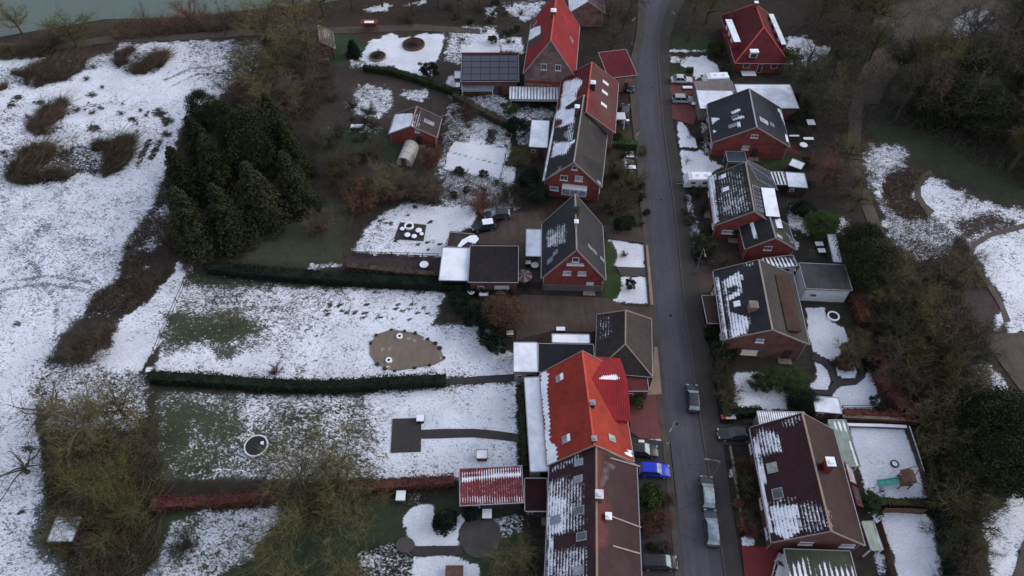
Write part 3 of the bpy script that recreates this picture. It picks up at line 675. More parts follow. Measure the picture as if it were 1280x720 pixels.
g(crop(780, 400, 4.5, [(120, 610), (180, 580), (220, 600), (215, 690), (130, 690)]), .66, DARK, 2, 3)
g(crop(780, 400, 4.5, [(190, 430), (215, 430), (220, 530), (200, 530)]), .62, DARK, 1, 2)
g(k6([(1040, 290), (1115, 285), (1120, 420), (1050, 410)]), .45, C3(60, 58, 48), 2, 4)
# right of the road
g([(838, 60), (900, 80), (880, 300), (862, 400), (905, 540), (1000, 540), (1100, 540), (1110, 400), (1060, 250), (1000, 100), (900, 60)], .03, C3(50, 45, 42), 4)
g([(905, 540), (940, 540), (960, 730), (930, 730)], .05, C3(46, 44, 40), 3)
g(r1([(80, 230), (340, 240), (350, 330), (80, 330)]), .05, C3(46, 58, 34), 3, 4)
g(r1([(75, 315), (320, 320), (320, 333), (80, 336)]), .7, None, 1, 2)
g(r1([(90, 365), (200, 364), (320, 362), (385, 400), (412, 470), (300, 485), (250, 505), (225, 455), (180, 425), (95, 395)]), .80, C3(74, 74, 76), 1.5, 3)
g(r1([(70, 420), (220, 440), (230, 480), (80, 490)]), .1, C3(46, 52, 34), 2, 3)
g(r1([(845, 250), (950, 235), (1050, 280), (1160, 300), (1120, 350), (1000, 400), (960, 440), (880, 430), (850, 350)]), .80, C3(62, 62, 60), 3, 6)
g(r1([(60, 545), (240, 540), (230, 600), (60, 600)]), .05, C3(76, 56, 54), 1.5, 2)
g(r2([(130, 160), (165, 158), (200, 215), (245, 268), (258, 312), (148, 314)]), .90, C3(80, 80, 84), 1, 2)
g(r2([(148, 338), (280, 335), (335, 395), (410, 430), (300, 505), (195, 505), (162, 470)]), .84, C3(74, 74, 78), 1.5, 3)
g(r2([(270, 150), (320, 160), (335, 380), (290, 330)]), .5, DARK, 2, 5)
g(r2([(800, 80), (960, 90), (1000, 300), (900, 400), (780, 330)]), .12, C3(48, 42, 44), 2, 3)
g(r2([(780, 290), (880, 300), (880, 350), (790, 340)]), .1, C3(96, 48, 52), 1.5, 2)
g(r2([(560, 370), (800, 360), (830, 450), (600, 450)]), .02, C3(44, 56, 36), 2, 3)
g(r3([(160, 40), (200, 40), (240, 200), (300, 380), (340, 460), (220, 440), (190, 200)]), .5, C3(50, 48, 42), 2, 5)
g(r3([(240, 340), (560, 350), (560, 420), (300, 470)]), .12, C3(52, 46, 40), 3, 5)
g(r3([(780, 120), (860, 130), (930, 290), (900, 310), (790, 250)]), .62, C3(56, 66, 56), 3, 6)
g(r3([(1090, 180), (1180, 230), (1250, 290), (1200, 310), (1090, 280)]), .62, C3(56, 54, 50), 3, 6)
g(r3([(820, 300), (860, 340), (860, 420), (820, 380)]), .6, DARK, 2, 4)
g(r3([(930, 360), (1000, 360), (1000, 440), (910, 440)]), .25, C3(60, 60, 56), 2, 4)
g(r4([(200, 520), (640, 480), (640, 690), (200, 700)]), .02, C3(50, 46, 38), 3, 3)
g(r4([(275, 530), (390, 518), (450, 545), (580, 580), (520, 620), (515, 692), (300, 690), (280, 620)]), .86, C3(76, 76, 78), 2, 3)
g(r4([(600, 225), (850, 225), (960, 690), (640, 690), (620, 480)]), .02, C3(46, 42, 38), 2, 2)
g(r4([(605, 230), (690, 230), (690, 262), (720, 295), (770, 320), (800, 380), (750, 400), (758, 440), (722, 475), (640, 430), (610, 330)]), .99, C3(95, 95, 100), .8, 1.2)
g(r4([(700, 262), (740, 260), (742, 285), (715, 285)]), .95, None, .8, .8)
g(r4([(735, 500), (780, 512), (800, 480), (822, 480), (835, 520), (820, 550), (775, 552), (740, 530)]), .98, C3(95, 95, 100), .8, 1.2)
g(r4([(720, 632), (760, 582), (860, 560), (882, 508), (940, 630), (960, 690), (765, 690), (745, 650)]), .97, C3(95, 95, 100), .8, 1.2)
g(r4([(648, 476), (690, 490), (716, 560), (702, 602), (640, 602), (615, 582), (655, 548)]), .90, C3(80, 80, 80), .8, 1.5)
g(r5([(662, 158), (872, 168), (962, 432), (790, 428), (722, 384)]), .93, C3(90, 92, 98), .8, 1)
g(r5([(700, 250), (800, 270), (880, 330), (820, 400), (740, 380)]), .84, None, 8, 4)
g(r5([(720, 385), (800, 385), (803, 428), (725, 430)]), .55, DARK, 1, 2)
g(r5([(880, 170), (905, 175), (925, 250), (975, 430), (955, 430)]), .5, DARK, 1.5, 3)
g(r5([(800, 478), (930, 480), (990, 520), (1000, 580), (1030, 660), (1035, 760), (850, 760), (830, 640), (805, 560), (760, 500)]), 1.0, C3(95, 95, 100), 1.2, 2.5)
g(r5([(740, 480), (800, 478), (805, 530), (750, 520)]), .62, DARK, 1.5, 4)
g(r5([(760, 620), (800, 640), (810, 720), (770, 720)]), .6, DARK, 1.5, 3)
g(crop(780, 560, 4.5, [(575, 50), (680, 50), (690, 160), (590, 165)]), .35, C3(52, 46, 44), 1.5, 3)
g(crop(780, 560, 4.5, [(585, 100), (625, 110), (640, 160), (595, 162)]), .7, None, 1, 2)
g(crop(780, 560, 4.5, [(625, 350), (720, 350), (740, 440), (640, 440)]), .1, C3(62, 62, 56), 1, 1)
g(crop(780, 560, 4.5, [(650, 500), (740, 500), (745, 548), (665, 548)]), .7, None, 1, 1)
# park on the right
g([(1085, 150), (1150, 160), (1240, 215), (1300, 245), (1300, 285), (1190, 225), (1100, 190)], .04, C3(50, 57, 45), 5, 6)
g(q1([(370, 100), (440, 60), (520, 20), (640, -40), (900, -60), (1000, 40), (960, 140), (760, 180), (700, 150), (600, 190), (480, 140)]), .03, C3(84, 80, 76), 8, 6)
g(q1([(750, 30), (840, 0), (950, 60), (960, 130), (850, 170), (760, 180)]), .52, C3(90, 86, 84), 6, 6)
g(q1([(360, 265), (560, 262), (570, 290), (420, 320)]), .6, C3(50, 48, 44), 4, 5)
g(q1([(880, 270), (1020, 250), (1060, 310), (900, 340)]), .55, C3(50, 48, 44), 5, 6)
g([(1075, 165), (1250, 250), (1400, 270), (1400, 800), (1180, 740), (1150, 540), (1120, 400), (1070, 300), (1060, 200)], .06, C3(50, 45, 42), 8)
g(q2([(312, 60), (320, 15), (400, 0), (500, 5), (520, 60), (500, 95), (570, 110), (625, 140), (760, 205), (900, 255), (1010, 268), (1010, 345), (850, 372), (790, 400), (765, 425), (720, 390), (660, 470), (560, 480), (500, 440), (430, 380), (400, 300), (370, 200), (325, 150)]), .57, C3(66, 60, 58), 5, 9)
g(q2([(540, 170), (620, 150), (700, 200), (720, 260), (640, 310), (580, 260)]), .68, None, 8, 4)
g(q2([(420, 120), (480, 95), (560, 95), (600, 130), (540, 160), (520, 210), (600, 270), (580, 315), (480, 300), (420, 250), (400, 180)]), .22, C3(56, 44, 42), 4, 6)
g(q2([(730, 300), (840, 280), (960, 320), (940, 350), (860, 340), (760, 380), (720, 350)]), .3, C3(54, 44, 44), 5, 8)
g(q2([(480, 380), (650, 400), (700, 480), (560, 480)]), .5, C3(50, 44, 40), 6, 9)
g(q2([(770, 450), (775, 410), (850, 372), (1010, 345), (1400, 345), (1400, 720), (985, 770), (960, 700), (910, 640), (870, 600), (800, 500)]), .68, C3(82, 88, 86), 3, 6)
g(q2([(640, 480), (780, 480), (860, 610), (900, 720), (640, 700)]), .08, C3(62, 48, 50), 6, 8)
g(q3([(1000, 0), (1120, 0), (1180, 140), (1030, 145), (1020, 90), (960, 150)]), .6, C3(60, 62, 60), 4, 6)
g(q3([(790, 240), (900, 250), (1000, 340), (1060, 430), (1000, 430), (840, 400)]), .60, C3(58, 50, 50), 4, 7)
g(q3([(1030, 205), (1130, 200), (1140, 330), (1040, 250)]), .4, C3(54, 44, 44), 4, 7)
g(q4([(850, 60), (1100, 100), (1100, 500), (980, 560), (930, 640), (880, 780), (790, 780), (780, 520), (745, 400), (850, 380), (900, 250), (850, 180)]), .62, C3(60, 56, 58), 5, 9)
g(q4([(760, 420), (900, 420), (960, 400), (980, 470), (900, 600), (880, 760), (800, 760), (800, 560)]), .72, None, 6, 7)
g(q3([(540, 500), (760, 540), (730, 600), (560, 580)]), .35, None, 4, 8)
xs = np.concatenate([[-3000, -1200, -500, -260, -180], np.arange(-128, 128.1, .4), [180, 260, 500, 1200, 3000]])
ys = np.concatenate([[-3000, -1200, -400, -90, -20], np.arange(14, 168.1, .4), [200, 260, 400, 1000, 3500]])
XX, YY = np.meshgrid(xs, ys); V = np.stack([XX.ravel(), YY.ravel(), np.zeros(XX.size)], 1)
ZZ = (fbm(V[:, 0]*.5, V[:, 1]*.5, 4)-.5)*.12
inner = (np.abs(V[:, 0]) < 128) & (V[:, 1] > 14) & (V[:, 1] < 168)
ok = V[:, 1] > -60
col = np.tile(np.asarray(BROWN), (len(V), 1)); sn = np.full(len(V), .12)
c_, s_ = paint(V[ok], BROWN, G, .05); col[ok] = c_; sn[ok] = s_
# broad patchiness of the cover
f = fbm(V[:, 0]*.09+5, V[:, 1]*.09, 3)-.5
f2 = fbm(V[:, 0]*.33+15, V[:, 1]*.33+8, 3)-.5
sn = np.where((sn > .3) & (sn < .9), np.clip(sn+f*.26+f2*.22, .2, .9), sn)
V[:, 2] = np.where(inner, ZZ*np.where(sn > .9, .3, 1)-.06, -.06)
mb = MB(); W_ = len(xs); 
fs = [(j*W_+i, j*W_+i+1, (j+1)*W_+i+1, (j+1)*W_+i) for j in range(len(ys)-1) for i in range(W_-1)]
mb.add(V, fs, col, sn); gr = mb.build('ground', M['ground'], smooth=True, attrs=True); tag(gr, 'patchy snow over grass, soil and leaf litter', kind='structure')
# ------------------------------------------------------------------ sheets on the ground
def surf_mat(name, c, var=.35, rough=.6, sc=.5, snow=0.):
    m, nt, b = nmat(name, rough, .3)
    geo = N(nt, 'ShaderNodeNewGeometry').outputs['Position']
    a = noise(nt, geo, sc, 5, .6); a2 = noise(nt, geo, 6, 4, .7); a3 = noise(nt, mapping(nt, geo, (1, .12, 1)), 1.6, 3, .5)
    v = mathn(nt, 'ADD', mathn(nt, 'MULTIPLY', a, .5), mathn(nt, 'ADD', mathn(nt, 'MULTIPLY', a2, .25), mathn(nt, 'MULTIPLY', a3, .25)))
    cc = mixc(nt, smooth(nt, v, .35, .65), tuple(x*(1-var) for x in c), tuple(x*(1+var) for x in c))
    if snow: cc = mixc(nt, smooth(nt, v, .62-snow*.3, .66-snow*.3), cc, SNOW)
    nt.links.new(cc, b.inputs['Base Color']); nt.links.new(mathn(nt, 'MULTIPLY_ADD', a, .5, rough-.25), b.inputs['Roughness'])
    bump(nt, b, a2, .3, .02); return m
M['asphalt'] = surf_mat('asphalt', C3(66, 64, 72), .22, .6, .25)
def road_mat():
    m, nt, b = nmat('asphalt', .6, .3); uv = N(nt, 'ShaderNodeUVMap').outputs[0]; sep = N(nt, 'ShaderNodeSeparateXYZ'); nt.links.new(uv, sep.inputs[0]); U = sep.outputs[0]
    geo = N(nt, 'ShaderNodeNewGeometry').outputs['Position']; w1 = noise(nt, geo, .5, 4, .6)
    Uw = mathn(nt, 'ADD', U, mathn(nt, 'MULTIPLY_ADD', w1, .14, -.07))
    c = C3(66, 64, 72); a = noise(nt, geo, .22, 5, .6); a2 = noise(nt, geo, 5, 4, .75); a3 = noise(nt, mapping(nt, uv, (9, .10, 1)), 1, 4, .6)
    v = mathn(nt, 'ADD', mathn(nt, 'MULTIPLY', a, .4), mathn(nt, 'ADD', mathn(nt, 'MULTIPLY', a2, .25), mathn(nt, 'MULTIPLY', a3, .35)))
    cc = mixc(nt, smooth(nt, v, .34, .64), tuple(x*.72 for x in c), tuple(x*1.22 for x in c))
    edge = mathn(nt, 'ADD', smooth(nt, Uw, .62, .80), mathn(nt, 'SUBTRACT', 1.0, smooth(nt, Uw, .02, .10)), clamp=True)     # wet, leaf-stained edges of the carriageway
    cc = mixc(nt, mathn(nt, 'MULTIPLY', edge, .45), cc, C3(44, 41, 42))
    vor = N(nt, 'ShaderNodeTexVoronoi', feature='DISTANCE_TO_EDGE', i_Scale=.22); nt.links.new(mapping(nt, geo, (1, 1, 1)), vor.inputs['Vector'])
    crack = mathn(nt, 'SUBTRACT', 1.0, smooth(nt, mathn(nt, 'ADD', vor.outputs['Distance'], mathn(nt, 'MULTIPLY_ADD', a2, .03, -.015)), .0, .012)); cc = mixc(nt, mathn(nt, 'MULTIPLY', crack, .55), cc, C3(34, 32, 34))
    pv = N(nt, 'ShaderNodeTexVoronoi', i_Scale=1.0); nt.links.new(mapping(nt, uv, (1.6, .07, 1)), pv.inputs['Vector']); ps = N(nt, 'ShaderNodeSeparateColor'); nt.links.new(pv.outputs['Color'], ps.inputs[0])
    cc = mixc(nt, mathn(nt, 'MULTIPLY', smooth(nt, ps.outputs[0], .72, .74), .3), cc, C3(50, 48, 54))
    nt.links.new(cc, b.inputs['Base Color']); nt.links.new(mathn(nt, 'MULTIPLY_ADD', a, .5, .32), b.inputs['Roughness']); bump(nt, b, a2, .3, .02); return m
M['asphalt'] = road_mat()
M['pavement'] = surf_mat('pavement_slabs', C3(52, 49, 49), .22, .8, .5)
M['pave_brown'] = surf_mat('brown_pavers', C3(66, 55, 52), .28, .8)
M['pave_red'] = surf_mat('red_pavers', C3(96, 56, 56), .2, .8)
M['pave_crimson'] = surf_mat('crimson_surface', C3(96, 36, 40), .2, .8)
M['pave_grey'] = surf_mat('grey_pavers', C3(66, 62, 62), .2, .8)
M['pave_dark'] = surf_mat('dark_slate_paving', C3(52, 49, 50), .2, .8)
M['pave_sand'] = surf_mat('sandy_slabs', C3(128, 108, 96), .2, .85)
M['path_mat'] = surf_mat('trodden_path', C3(72, 64, 60), .3, .9)
M['water'] = surf_mat('pond_water', C3(74, 88, 82), .12, .35, .05)
M['cover'] = surf_mat('frozen_sand', C3(104, 92, 84), .18, .6, .6, .12)
M['kerb'] = surf_mat('kerb_stone', C3(70, 66, 66), .2, .8)
def sheet(name, pts, mat, z0, z1, label=None, raw=True, kind='structure'):
    mb = MB(); mb.prism([P(x, y, z1)[:2] for x, y in pts], z0, z1); o = mb.build(name, M[mat]); o['kind'] = kind
    if label: o['label'] = label
    return o
RL = [(806, -40), (806, 0), (806, 25), (803, 50), (797, 75), (795, 100), (799, 150), (804, 190), (808, 240), (813, 300), (819, 380), (823, 430), (829, 490), (836, 545), (842, 600), (848, 660), (853, 720), (862, 830)]
RR = [(848, -40), (837, 0), (830, 14), (823, 42), (822, 70), (824, 100), (829, 160), (835, 205), (840, 240), (847, 300), (857, 400), (863, 440), (870, 490), (878, 545), (887, 600), (897, 660), (906, 720), (925, 830)]
PO = [(868, -40), (856, 0), (846, 20), (838, 45), (836, 75), (838, 110), (842, 160), (850, 205), (857, 240), (864, 300), (880, 400), (888, 440), (896, 500), (904, 555), (914, 625), (924, 690), (929, 720), (948, 830)]
def strip(name, A, B, mat, z0, z1, label):
    mb = MB(); n = len(A); a = [P(*p, z1) for p in A]; b = [P(*p, z1) for p in B]
    vs = a+b+[p-np.array([0, 0, z1-z0]) for p in a]+[p-np.array([0, 0, z1-z0]) for p in b]; fs = []
    for i in range(n-1):
        fs += [(i, i+1, n+i+1, n+i), (i, 2*n+i, 2*n+i+1, i+1), (n+i+1, 3*n+i+1, 3*n+i, n+i)]
    ln = np.concatenate([[0], np.cumsum([np.linalg.norm(a[i+1]-a[i]) for i in range(n-1)])]); uv = [(0, t) for t in ln]+[(1, t) for t in ln]
    mb.add(vs, fs, uv=np.array(uv+uv, float)); o = mb.build(name, M[mat], uv=True); tag(o, label, kind='structure'); return o
# orientation: road surface faces up
strip('road', RL, RR, 'asphalt', -.3, .03, 'narrow grey village street')
sh = lambda A, d: [(x+d, y) for x, y in A]
strip('kerb', RR, sh(RR, 1.6), 'kerb', -.3, .15, 'kerb along the right side of the street')
strip('pavement', sh(RR, 1.6), PO, 'pavement', -.3, .13, 'dark pavement along the right side of the street')
strip('kerb', sh(RL, -1.4), RL, 'kerb', -.3, .10, 'kerb along the left side of the street')
strip('verge', sh(RL, -9), sh(RL, -1.4), 'path_mat', -.3, .08, 'leafy verge along the left side of the street')
mb = MB(); w0 = [P(*p, .02)[:2] for p in [(-700, 62), (0, 46), (60, 36), (130, 24), (230, 22), (330, 10), (400, 4), (470, -8), (560, -30), (600, -200), (-900, -200)]]
mb.prism(w0, -.3, .03); tag(mb.build('water', M['water']), 'dull green pond water beyond the snowy field', kind='structure')
sheet('driveway', k7([(390, 30), (560, 20), (600, 100), (590, 395), (462, 398), (462, 200), (245, 192), (250, 140), (350, 110)]), 'pave_brown', -.2, .04, 'brown paved yard where two dark cars stand')
sheet('driveway', k7([(905, 90), (1150, 112), (1158, 190), (930, 160)]), 'pave_brown', -.2, .05, 'reddish brown driveway beside the grey roofed red house')
sheet('driveway', [(652, 368), (758, 372), (780, 382), (817, 384), (819, 396), (745, 392), (745, 415), (690, 414), (645, 425), (645, 372)], 'pave_brown', -.2, .045, 'brown paved yard below the grey roofed red house')
sheet('path', k7([(980, 312), (1150, 318), (1152, 362), (1010, 362)]), 'pave_grey', -.2, .05, 'path between two small snowy front lawns')
sheet('garden_wall_base', k7([(1140, 200), (1152, 198), (1182, 515), (1165, 518)]), 'pave_sand', -.2, .28, 'low pale kerb wall between the front lawns and the street')
sheet('pavement', k8([(1098, 228), (1118, 228), (1140, 480), (1060, 486), (1090, 400)]), 'pave_sand', -.2, .09, 'sandy slabs beside the brown hipped roof')
sheet('driveway', [(786, 488), (822, 492), (830, 548), (800, 548), (788, 540)], 'pave_red', -.2, .05, 'reddish paved forecourt beside the orange roofed house')
sheet('driveway', [(784, 545), (838, 553), (845, 620), (852, 720), (800, 760), (795, 640), (784, 590)], 'pave_dark', -.2, .03, 'dark front yard where the blue car is parked')
sheet('driveway', r1([(40, 490), (250, 490), (270, 720), (240, 800), (20, 740)]), 'pave_red', -.2, .04, 'brick paved parking bay of the silver cars')
sheet('driveway', [(862, 333), (895, 333), (898, 372), (872, 374)], 'pave_brown', -.2, .05, 'brown driveway beside the striped snowy roof')
sheet('driveway', [(898, 530), (945, 532), (950, 556), (904, 556)], 'pave_dark', -.2, .14, 'dark driveway under the black car')
sheet('driveway', [(927, 683), (972, 683), (985, 745), (935, 760)], 'pave_crimson', -.2, .06, 'crimson paved forecourt')
sheet('patio', k5([(632, 130), (740, 127), (738, 253), (625, 257)]), 'pave_dark', -.2, .06, 'square dark paved patio on the snowy lawn')
sheet('path', k5([(738, 172), (820, 168), (940, 168), (1010, 174), (1098, 186), (1110, 218), (1020, 206), (940, 199), (740, 204)]), 'pave_dark', -.2, .05, 'dark garden path from the square patio')
sheet('path', [(556, 474), (600, 470), (670, 466), (672, 474), (600, 479), (556, 480)], 'pave_dark', -.2, .06, 'dark path beside the long hedge')
sheet('path', k5([(700, 608), (890, 606), (900, 640), (706, 644)]), 'pave_dark', -.2, .06, 'dark path between two small snowy lawns')
sheet('patio', [(600+26*math.cos(a), 670+28*math.sin(a)) for a in np.linspace(0, 6.28, 22)[:-1]], 'pave_grey', -.2, .07, 'round grey patio below the corrugated shed')
sheet('patio', [(506.5+12*math.cos(a), 681+10*math.sin(a)) for a in np.linspace(0, 6.28, 18)[:-1]], 'pave_grey', -.2, .08, 'small round patio at the end of the path')
sheet('pond', k3([(725, 265), (745, 235), (790, 220), (860, 230), (900, 248), (935, 275), (950, 310), (920, 325), (800, 345), (745, 325), (725, 295)]), 'cover', -.2, .04, 'brown sandy garden pond basin in the snow')
M['track'] = surf_mat('muddy_track', C3(78, 70, 66), .3, .9)
pp = [(1100, 60), (1080, 100), (1071, 140), (1068, 185), (1076, 230), (1094, 280), (1112, 320), (1130, 360)]
strip('path', [(x-9, y) for x, y in pp], [(x+7, y) for x, y in pp], 'track', -.2, .03, 'curving park path beside the back gardens')
strip('path', [(1225, 418), (1262, 470), (1300, 520)], [(1300, 415), (1310, 450), (1320, 500)], 'path_mat', -.2, .03, 'grey park path at the right')
strip('path', [(1180, 0), (1120, 40), (1085, 90), (1078, 130)], [(1240, 0), (1150, 45), (1112, 100), (1098, 130)], 'path_mat', -.2, .035, 'grey path through the bare wood')
strip('path', [(1300, 640), (1278, 680), (1262, 740)], [(1340, 640), (1330, 690), (1320, 760)], 'path_mat', -.2, .03, 'path at the lower right')
strip('path', [(0, 54), (70, 56), (140, 44), (230, 42), (320, 36), (420, 34), (520, 30), (600, 36)][::-1], [(0, 60), (70, 62), (145, 52), (230, 50), (320, 44), (420, 42), (520, 38), (600, 42)][::-1], 'path_mat', -.2, .03, 'path along the water')
pa = r4([(640, 440), (690, 462), (722, 500), (738, 545), (770, 560), (820, 556), (850, 530), (838, 485), (815, 478)])
pb = r4([(625, 465), (668, 480), (700, 510), (718, 560), (760, 585), (830, 578), (870, 545), (862, 490), (850, 468)])
strip('path', pa, pb, 'pave_dark', -.2, .04, 'winding brown garden path between rounded snowy lawns')
strip('path', r4([(640, 600), (700, 602), (735, 560)]), r4([(640, 622), (712, 624), (762, 584)]), 'pave_dark', -.2, .045, 'short branch of the winding garden path')

lp = q2([(600, 105), (560, 130), (535, 165), (535, 210), (560, 255), (600, 290)])
strip('path', lp, q2([(610, 125), (585, 145), (560, 175), (560, 208), (582, 245), (618, 275)]), 'track', -.2, .03, 'olive brown looping track between the snowy park lawns')
lq = q2([(985, 325), (900, 345), (840, 362), (790, 395), (758, 420), (756, 450), (790, 520), (835, 590), (880, 660), (905, 730)])
strip('path', lq, q2([(985, 345), (905, 362), (850, 378), (800, 410), (778, 428), (776, 452), (808, 515), (855, 582), (900, 655), (928, 725)]), 'track', -.2, .035, 'curving brown track round the large snowy park lawn')
# ------------------------------------------------------------------ houses, left of the street
z3 = np.array([0, 0, 1.])
c1 = lambda p: crop(560, 0, 4.8, p)
RED = (.25, .022, .026); ORANGE = (.37, .043, .028); DK = (.036, .034, .038)
A = House('tall steep red roofed house with a grey shingle gable', 'brick_house', (694, -12), (686, 50), (656, 80), (720, 85), he=5.6, hr=13.0, wall='brick_grey',
          colL=RED, ridge='ridge_red', paints=[(c1([(478, 185), (545, 155), (560, 160), (553, 205), (480, 245), (468, 235)]), 1., None, .8, .8), (c1([(470, 245), (560, 205), (600, 190), (520, 270), (460, 310)]), None, (.08, .05, .06), 1.5, 1)])
mb = MB(); iw = A.w-A.ov; mb.box(A.W(0, A.og-.04, 1.7), (2*iw+.02, .08, 3.4), [A.x, A.y, z3]); o = mb.build('brick_storey', M['brick_pale'], A.root, A.org)
mb = MB(); mb.box(A.W(0, A.og-.1, 3.6), (2*iw, .12, .5), [A.x, A.y, z3]); mb.build('cornice', M['wood_red'], A.root, A.org)
for x in (-1.1, 1.6): 
    A.window(A.W(x, A.og-.01, 7.1), A.x, z3, -A.y, 1.1, 1.3); 
for x in (-2.4, 2.2):
    A.window(A.W(x, A.og-.09, 1.9), A.x, z3, -A.y, 1.2, 1.3, glass='glass_blind')
    for s in (-1, 1):
        mb = MB(); mb.box(A.W(x+s*.95, A.og-.14, 1.9), (.5, .06, 1.4), [A.x, A.y, z3]); mb.build('shutter', M['wood_dark'], A.root, A.org)
A.door(0); A.chimney(692, 13, .9, 1.2); A.skylight(669, 30, glass='glass_sky'); A.skylight(714, 50, label='open skylight on the right slope')
# red extension roof of the house behind the terrace (right)
flatbox('crimson lean-to roof annex touching the brick-red terraced house by the street', 'annex', c1([(885, 345), (1095, 303), (1100, 455), (985, 470)]), 3.6, 'annex', wall='brick_pale', col=(.15, .018, .024), kind='sheet', rise=.7, raw=False)
D = House('terraced house with a worn brick-red roof and three white skylights', 'brick_house', (740, 78), (733, 140), (697, 132), (769, 158), he=4.2, hr=8.2, colL=(.135, .030, .032), wall='brick_pale', ov=.3, ext=0, sides=False,
          ridge='ridge_red', paints=[(crop(670, 60, 8, [(280, 330), (430, 300), (470, 330), (400, 480), (420, 540), (330, 720), (120, 720), (240, 600)]), .86, None, 2, 2),
          (crop(670, 60, 8, [(280, 350), (330, 330), (310, 640), (240, 640)]), .95, None, 1, 1), (crop(670, 60, 8, [(540, 200), (640, 240), (780, 420), (780, 700), (660, 700), (640, 520), (560, 420)]), None, (.10, .045, .045), 6, 3)], group='terraced houses by the street')
D.chimney(741.5, 103, .8, 1.0, mat='soot', zc=D.hr+.9)
for p in ((756.5, 104), (755.5, 116), (754.5, 131.5)): D.skylight(*p, w=.8, ln=1.4, glass='white', frame='white')
D.window(D.W(D.w-.35, 1.5, 1.6), D.y, z3, D.x, 1.2, 1.2); D.window(D.W(D.w-.35, 5, 1.6), D.y, z3, D.x, 1.2, 1.2)
E_ = House('terraced house with a patchy snow roof, red gable and grey glazed bay', 'brick_house', (730.5, 119), (718, 203), (678, 229.5), (752, 231), he=3.6, hr=8.4, colL=(.034, .032, .035), colR=(.042, .038, .037), ov=.35,
          ridge='verge', group='terraced houses by the street',
          paints=[(crop(670, 130, 6, [(140, 60), (180, 40), (300, 30), (290, 145), (150, 180)]), .90, None, 1.5, 1.5),
                  (crop(670, 130, 6, [(260, 150), (290, 150), (275, 270), (240, 280), (200, 240)]), .55, None, 2, 2),
                  (crop(670, 130, 6, [(130, 285), (290, 280), (250, 340), (230, 370), (110, 405)]), .90, None, 2, 2),
                  (crop(670, 130, 6, [(110, 530), (170, 470), (200, 460), (190, 500), (120, 560)]), .5, None, 2, 2),
                  (crop(670, 130, 6, [(135, 60), (160, 60), (60, 590), (38, 600)]), .99, None, .8, .6),
                  (crop(670, 130, 6, [(395, 60), (540, 125), (530, 210), (400, 150)]), None, (.075, .068, .066), .8, .5),
                  (crop(670, 130, 6, [(395, 150), (520, 215), (505, 350), (470, 310)]), None, (.028, .027, .030), .8, .5),
                  (crop(670, 130, 6, [(355, 385), (490, 455), (480, 600), (370, 460)]), None, (.026, .025, .028), .8, .5)])
E_.gable_window(*crop(670, 130, 6, [(290, 478)])[0], .9, .9, bars=0)
E_.gable_window(*crop(670, 130, 6, [(210, 552)])[0], 1.2, 1.1); E_.gable_window(*crop(670, 130, 6, [(322, 558)])[0], 1.3, 1.2, glass='glass_blind', bars=0)
E_.gable_window(*crop(670, 130, 6, [(135, 632)])[0], 1.6, .9, glass='glass_blind', bars=0)
mb = MB(); c = hit(*crop(670, 130, 6, [(290, 630)])[0], E_.W(0, E_.og, 0), E_.y)
mb.box(c-E_.y*.6, (4.2, 1.2, 1.5), [E_.x, E_.y, z3]); o = mb.build('bay', M['white'], E_.root, E_.org)
for i in (-1, 0, 1):
    mb = MB(); mb.box(c-E_.y*1.22+E_.x*i*1.36, (1.2, .05, 1.2), [E_.x, E_.y, z3]); mb.build('bay_pane', M['glass_sky'], o, E_.org)
E_.skylight(*crop(670, 130, 6, [(275, 292)])[0], .8, 1.2, glass='glass_sky', snow=.9)
E_.skylight(*crop(670, 130, 6, [(470, 590)])[0], .6, .9)
lx = E_.chimney(*crop(670, 130, 6, [(375, 430)])[0], .35, .6, mat='zinc', cap='verge', zc=6.2)
E_.chimney(*crop(670, 60, 8, [(412, 585)])[0], .7, 1, zc=9.2)
Fh = House('steep dark grey roofed house with a red gable beside two snowy front lawns', 'brick_house', (719, 243), (721, 312), (677, 349), (757, 350), he=3.2, hr=9.9, colL=(.040, .039, .044),
           ridge='verge', paints=[(k7([(610, 130), (700, 75), (720, 110), (715, 190), (610, 205)]), .48, None, 3, 3), (k7([(612, 160), (660, 140), (665, 195), (612, 205)]), .62, None, 2, 2)])
Fh.gable_window(*k7([(766, 275)])[0], 1.0, 1.0, bars=0); Fh.gable_window(*k7([(720, 346)])[0], 1.2, .9, glass='glass_blind', bars=0); Fh.gable_window(*k7([(800, 348)])[0], 1.2, .9, glass='glass_blind', bars=0)
mb = MB(); c = hit(*k7([(764, 296)])[0], Fh.W(0, Fh.og, 0), Fh.y); mb.box(c-Fh.y*.25, (2.6, .5, .1), [Fh.x, Fh.y, z3]); mb.build('ledge', M['white'], Fh.root, Fh.org)
mb = MB(); mb.box(Fh.W(0, Fh.og-.06, .7), (2*(Fh.w-Fh.ov)+.04, .12, 1.4), [Fh.x, Fh.y, z3]); mb.build('plinth', M['concrete'], Fh.root, Fh.org)
Fh.door(2.6); Fh.chimney(720.6, 277, .5, .9, mat='zinc', zc=10.6); Fh.chimney(720, 262, .9, 1, mat='brick_dark', cap='soot', zc=10.4)
Fh.skylight(*k7([(632, 280)])[0], .9, 1.3); Fh.skylight(*k7([(660, 240)])[0], .8, 1.1)
for a in ((840, 210), (865, 235), (905, 275)): Fh.skylight(*k7([a])[0], .6, 1.2)
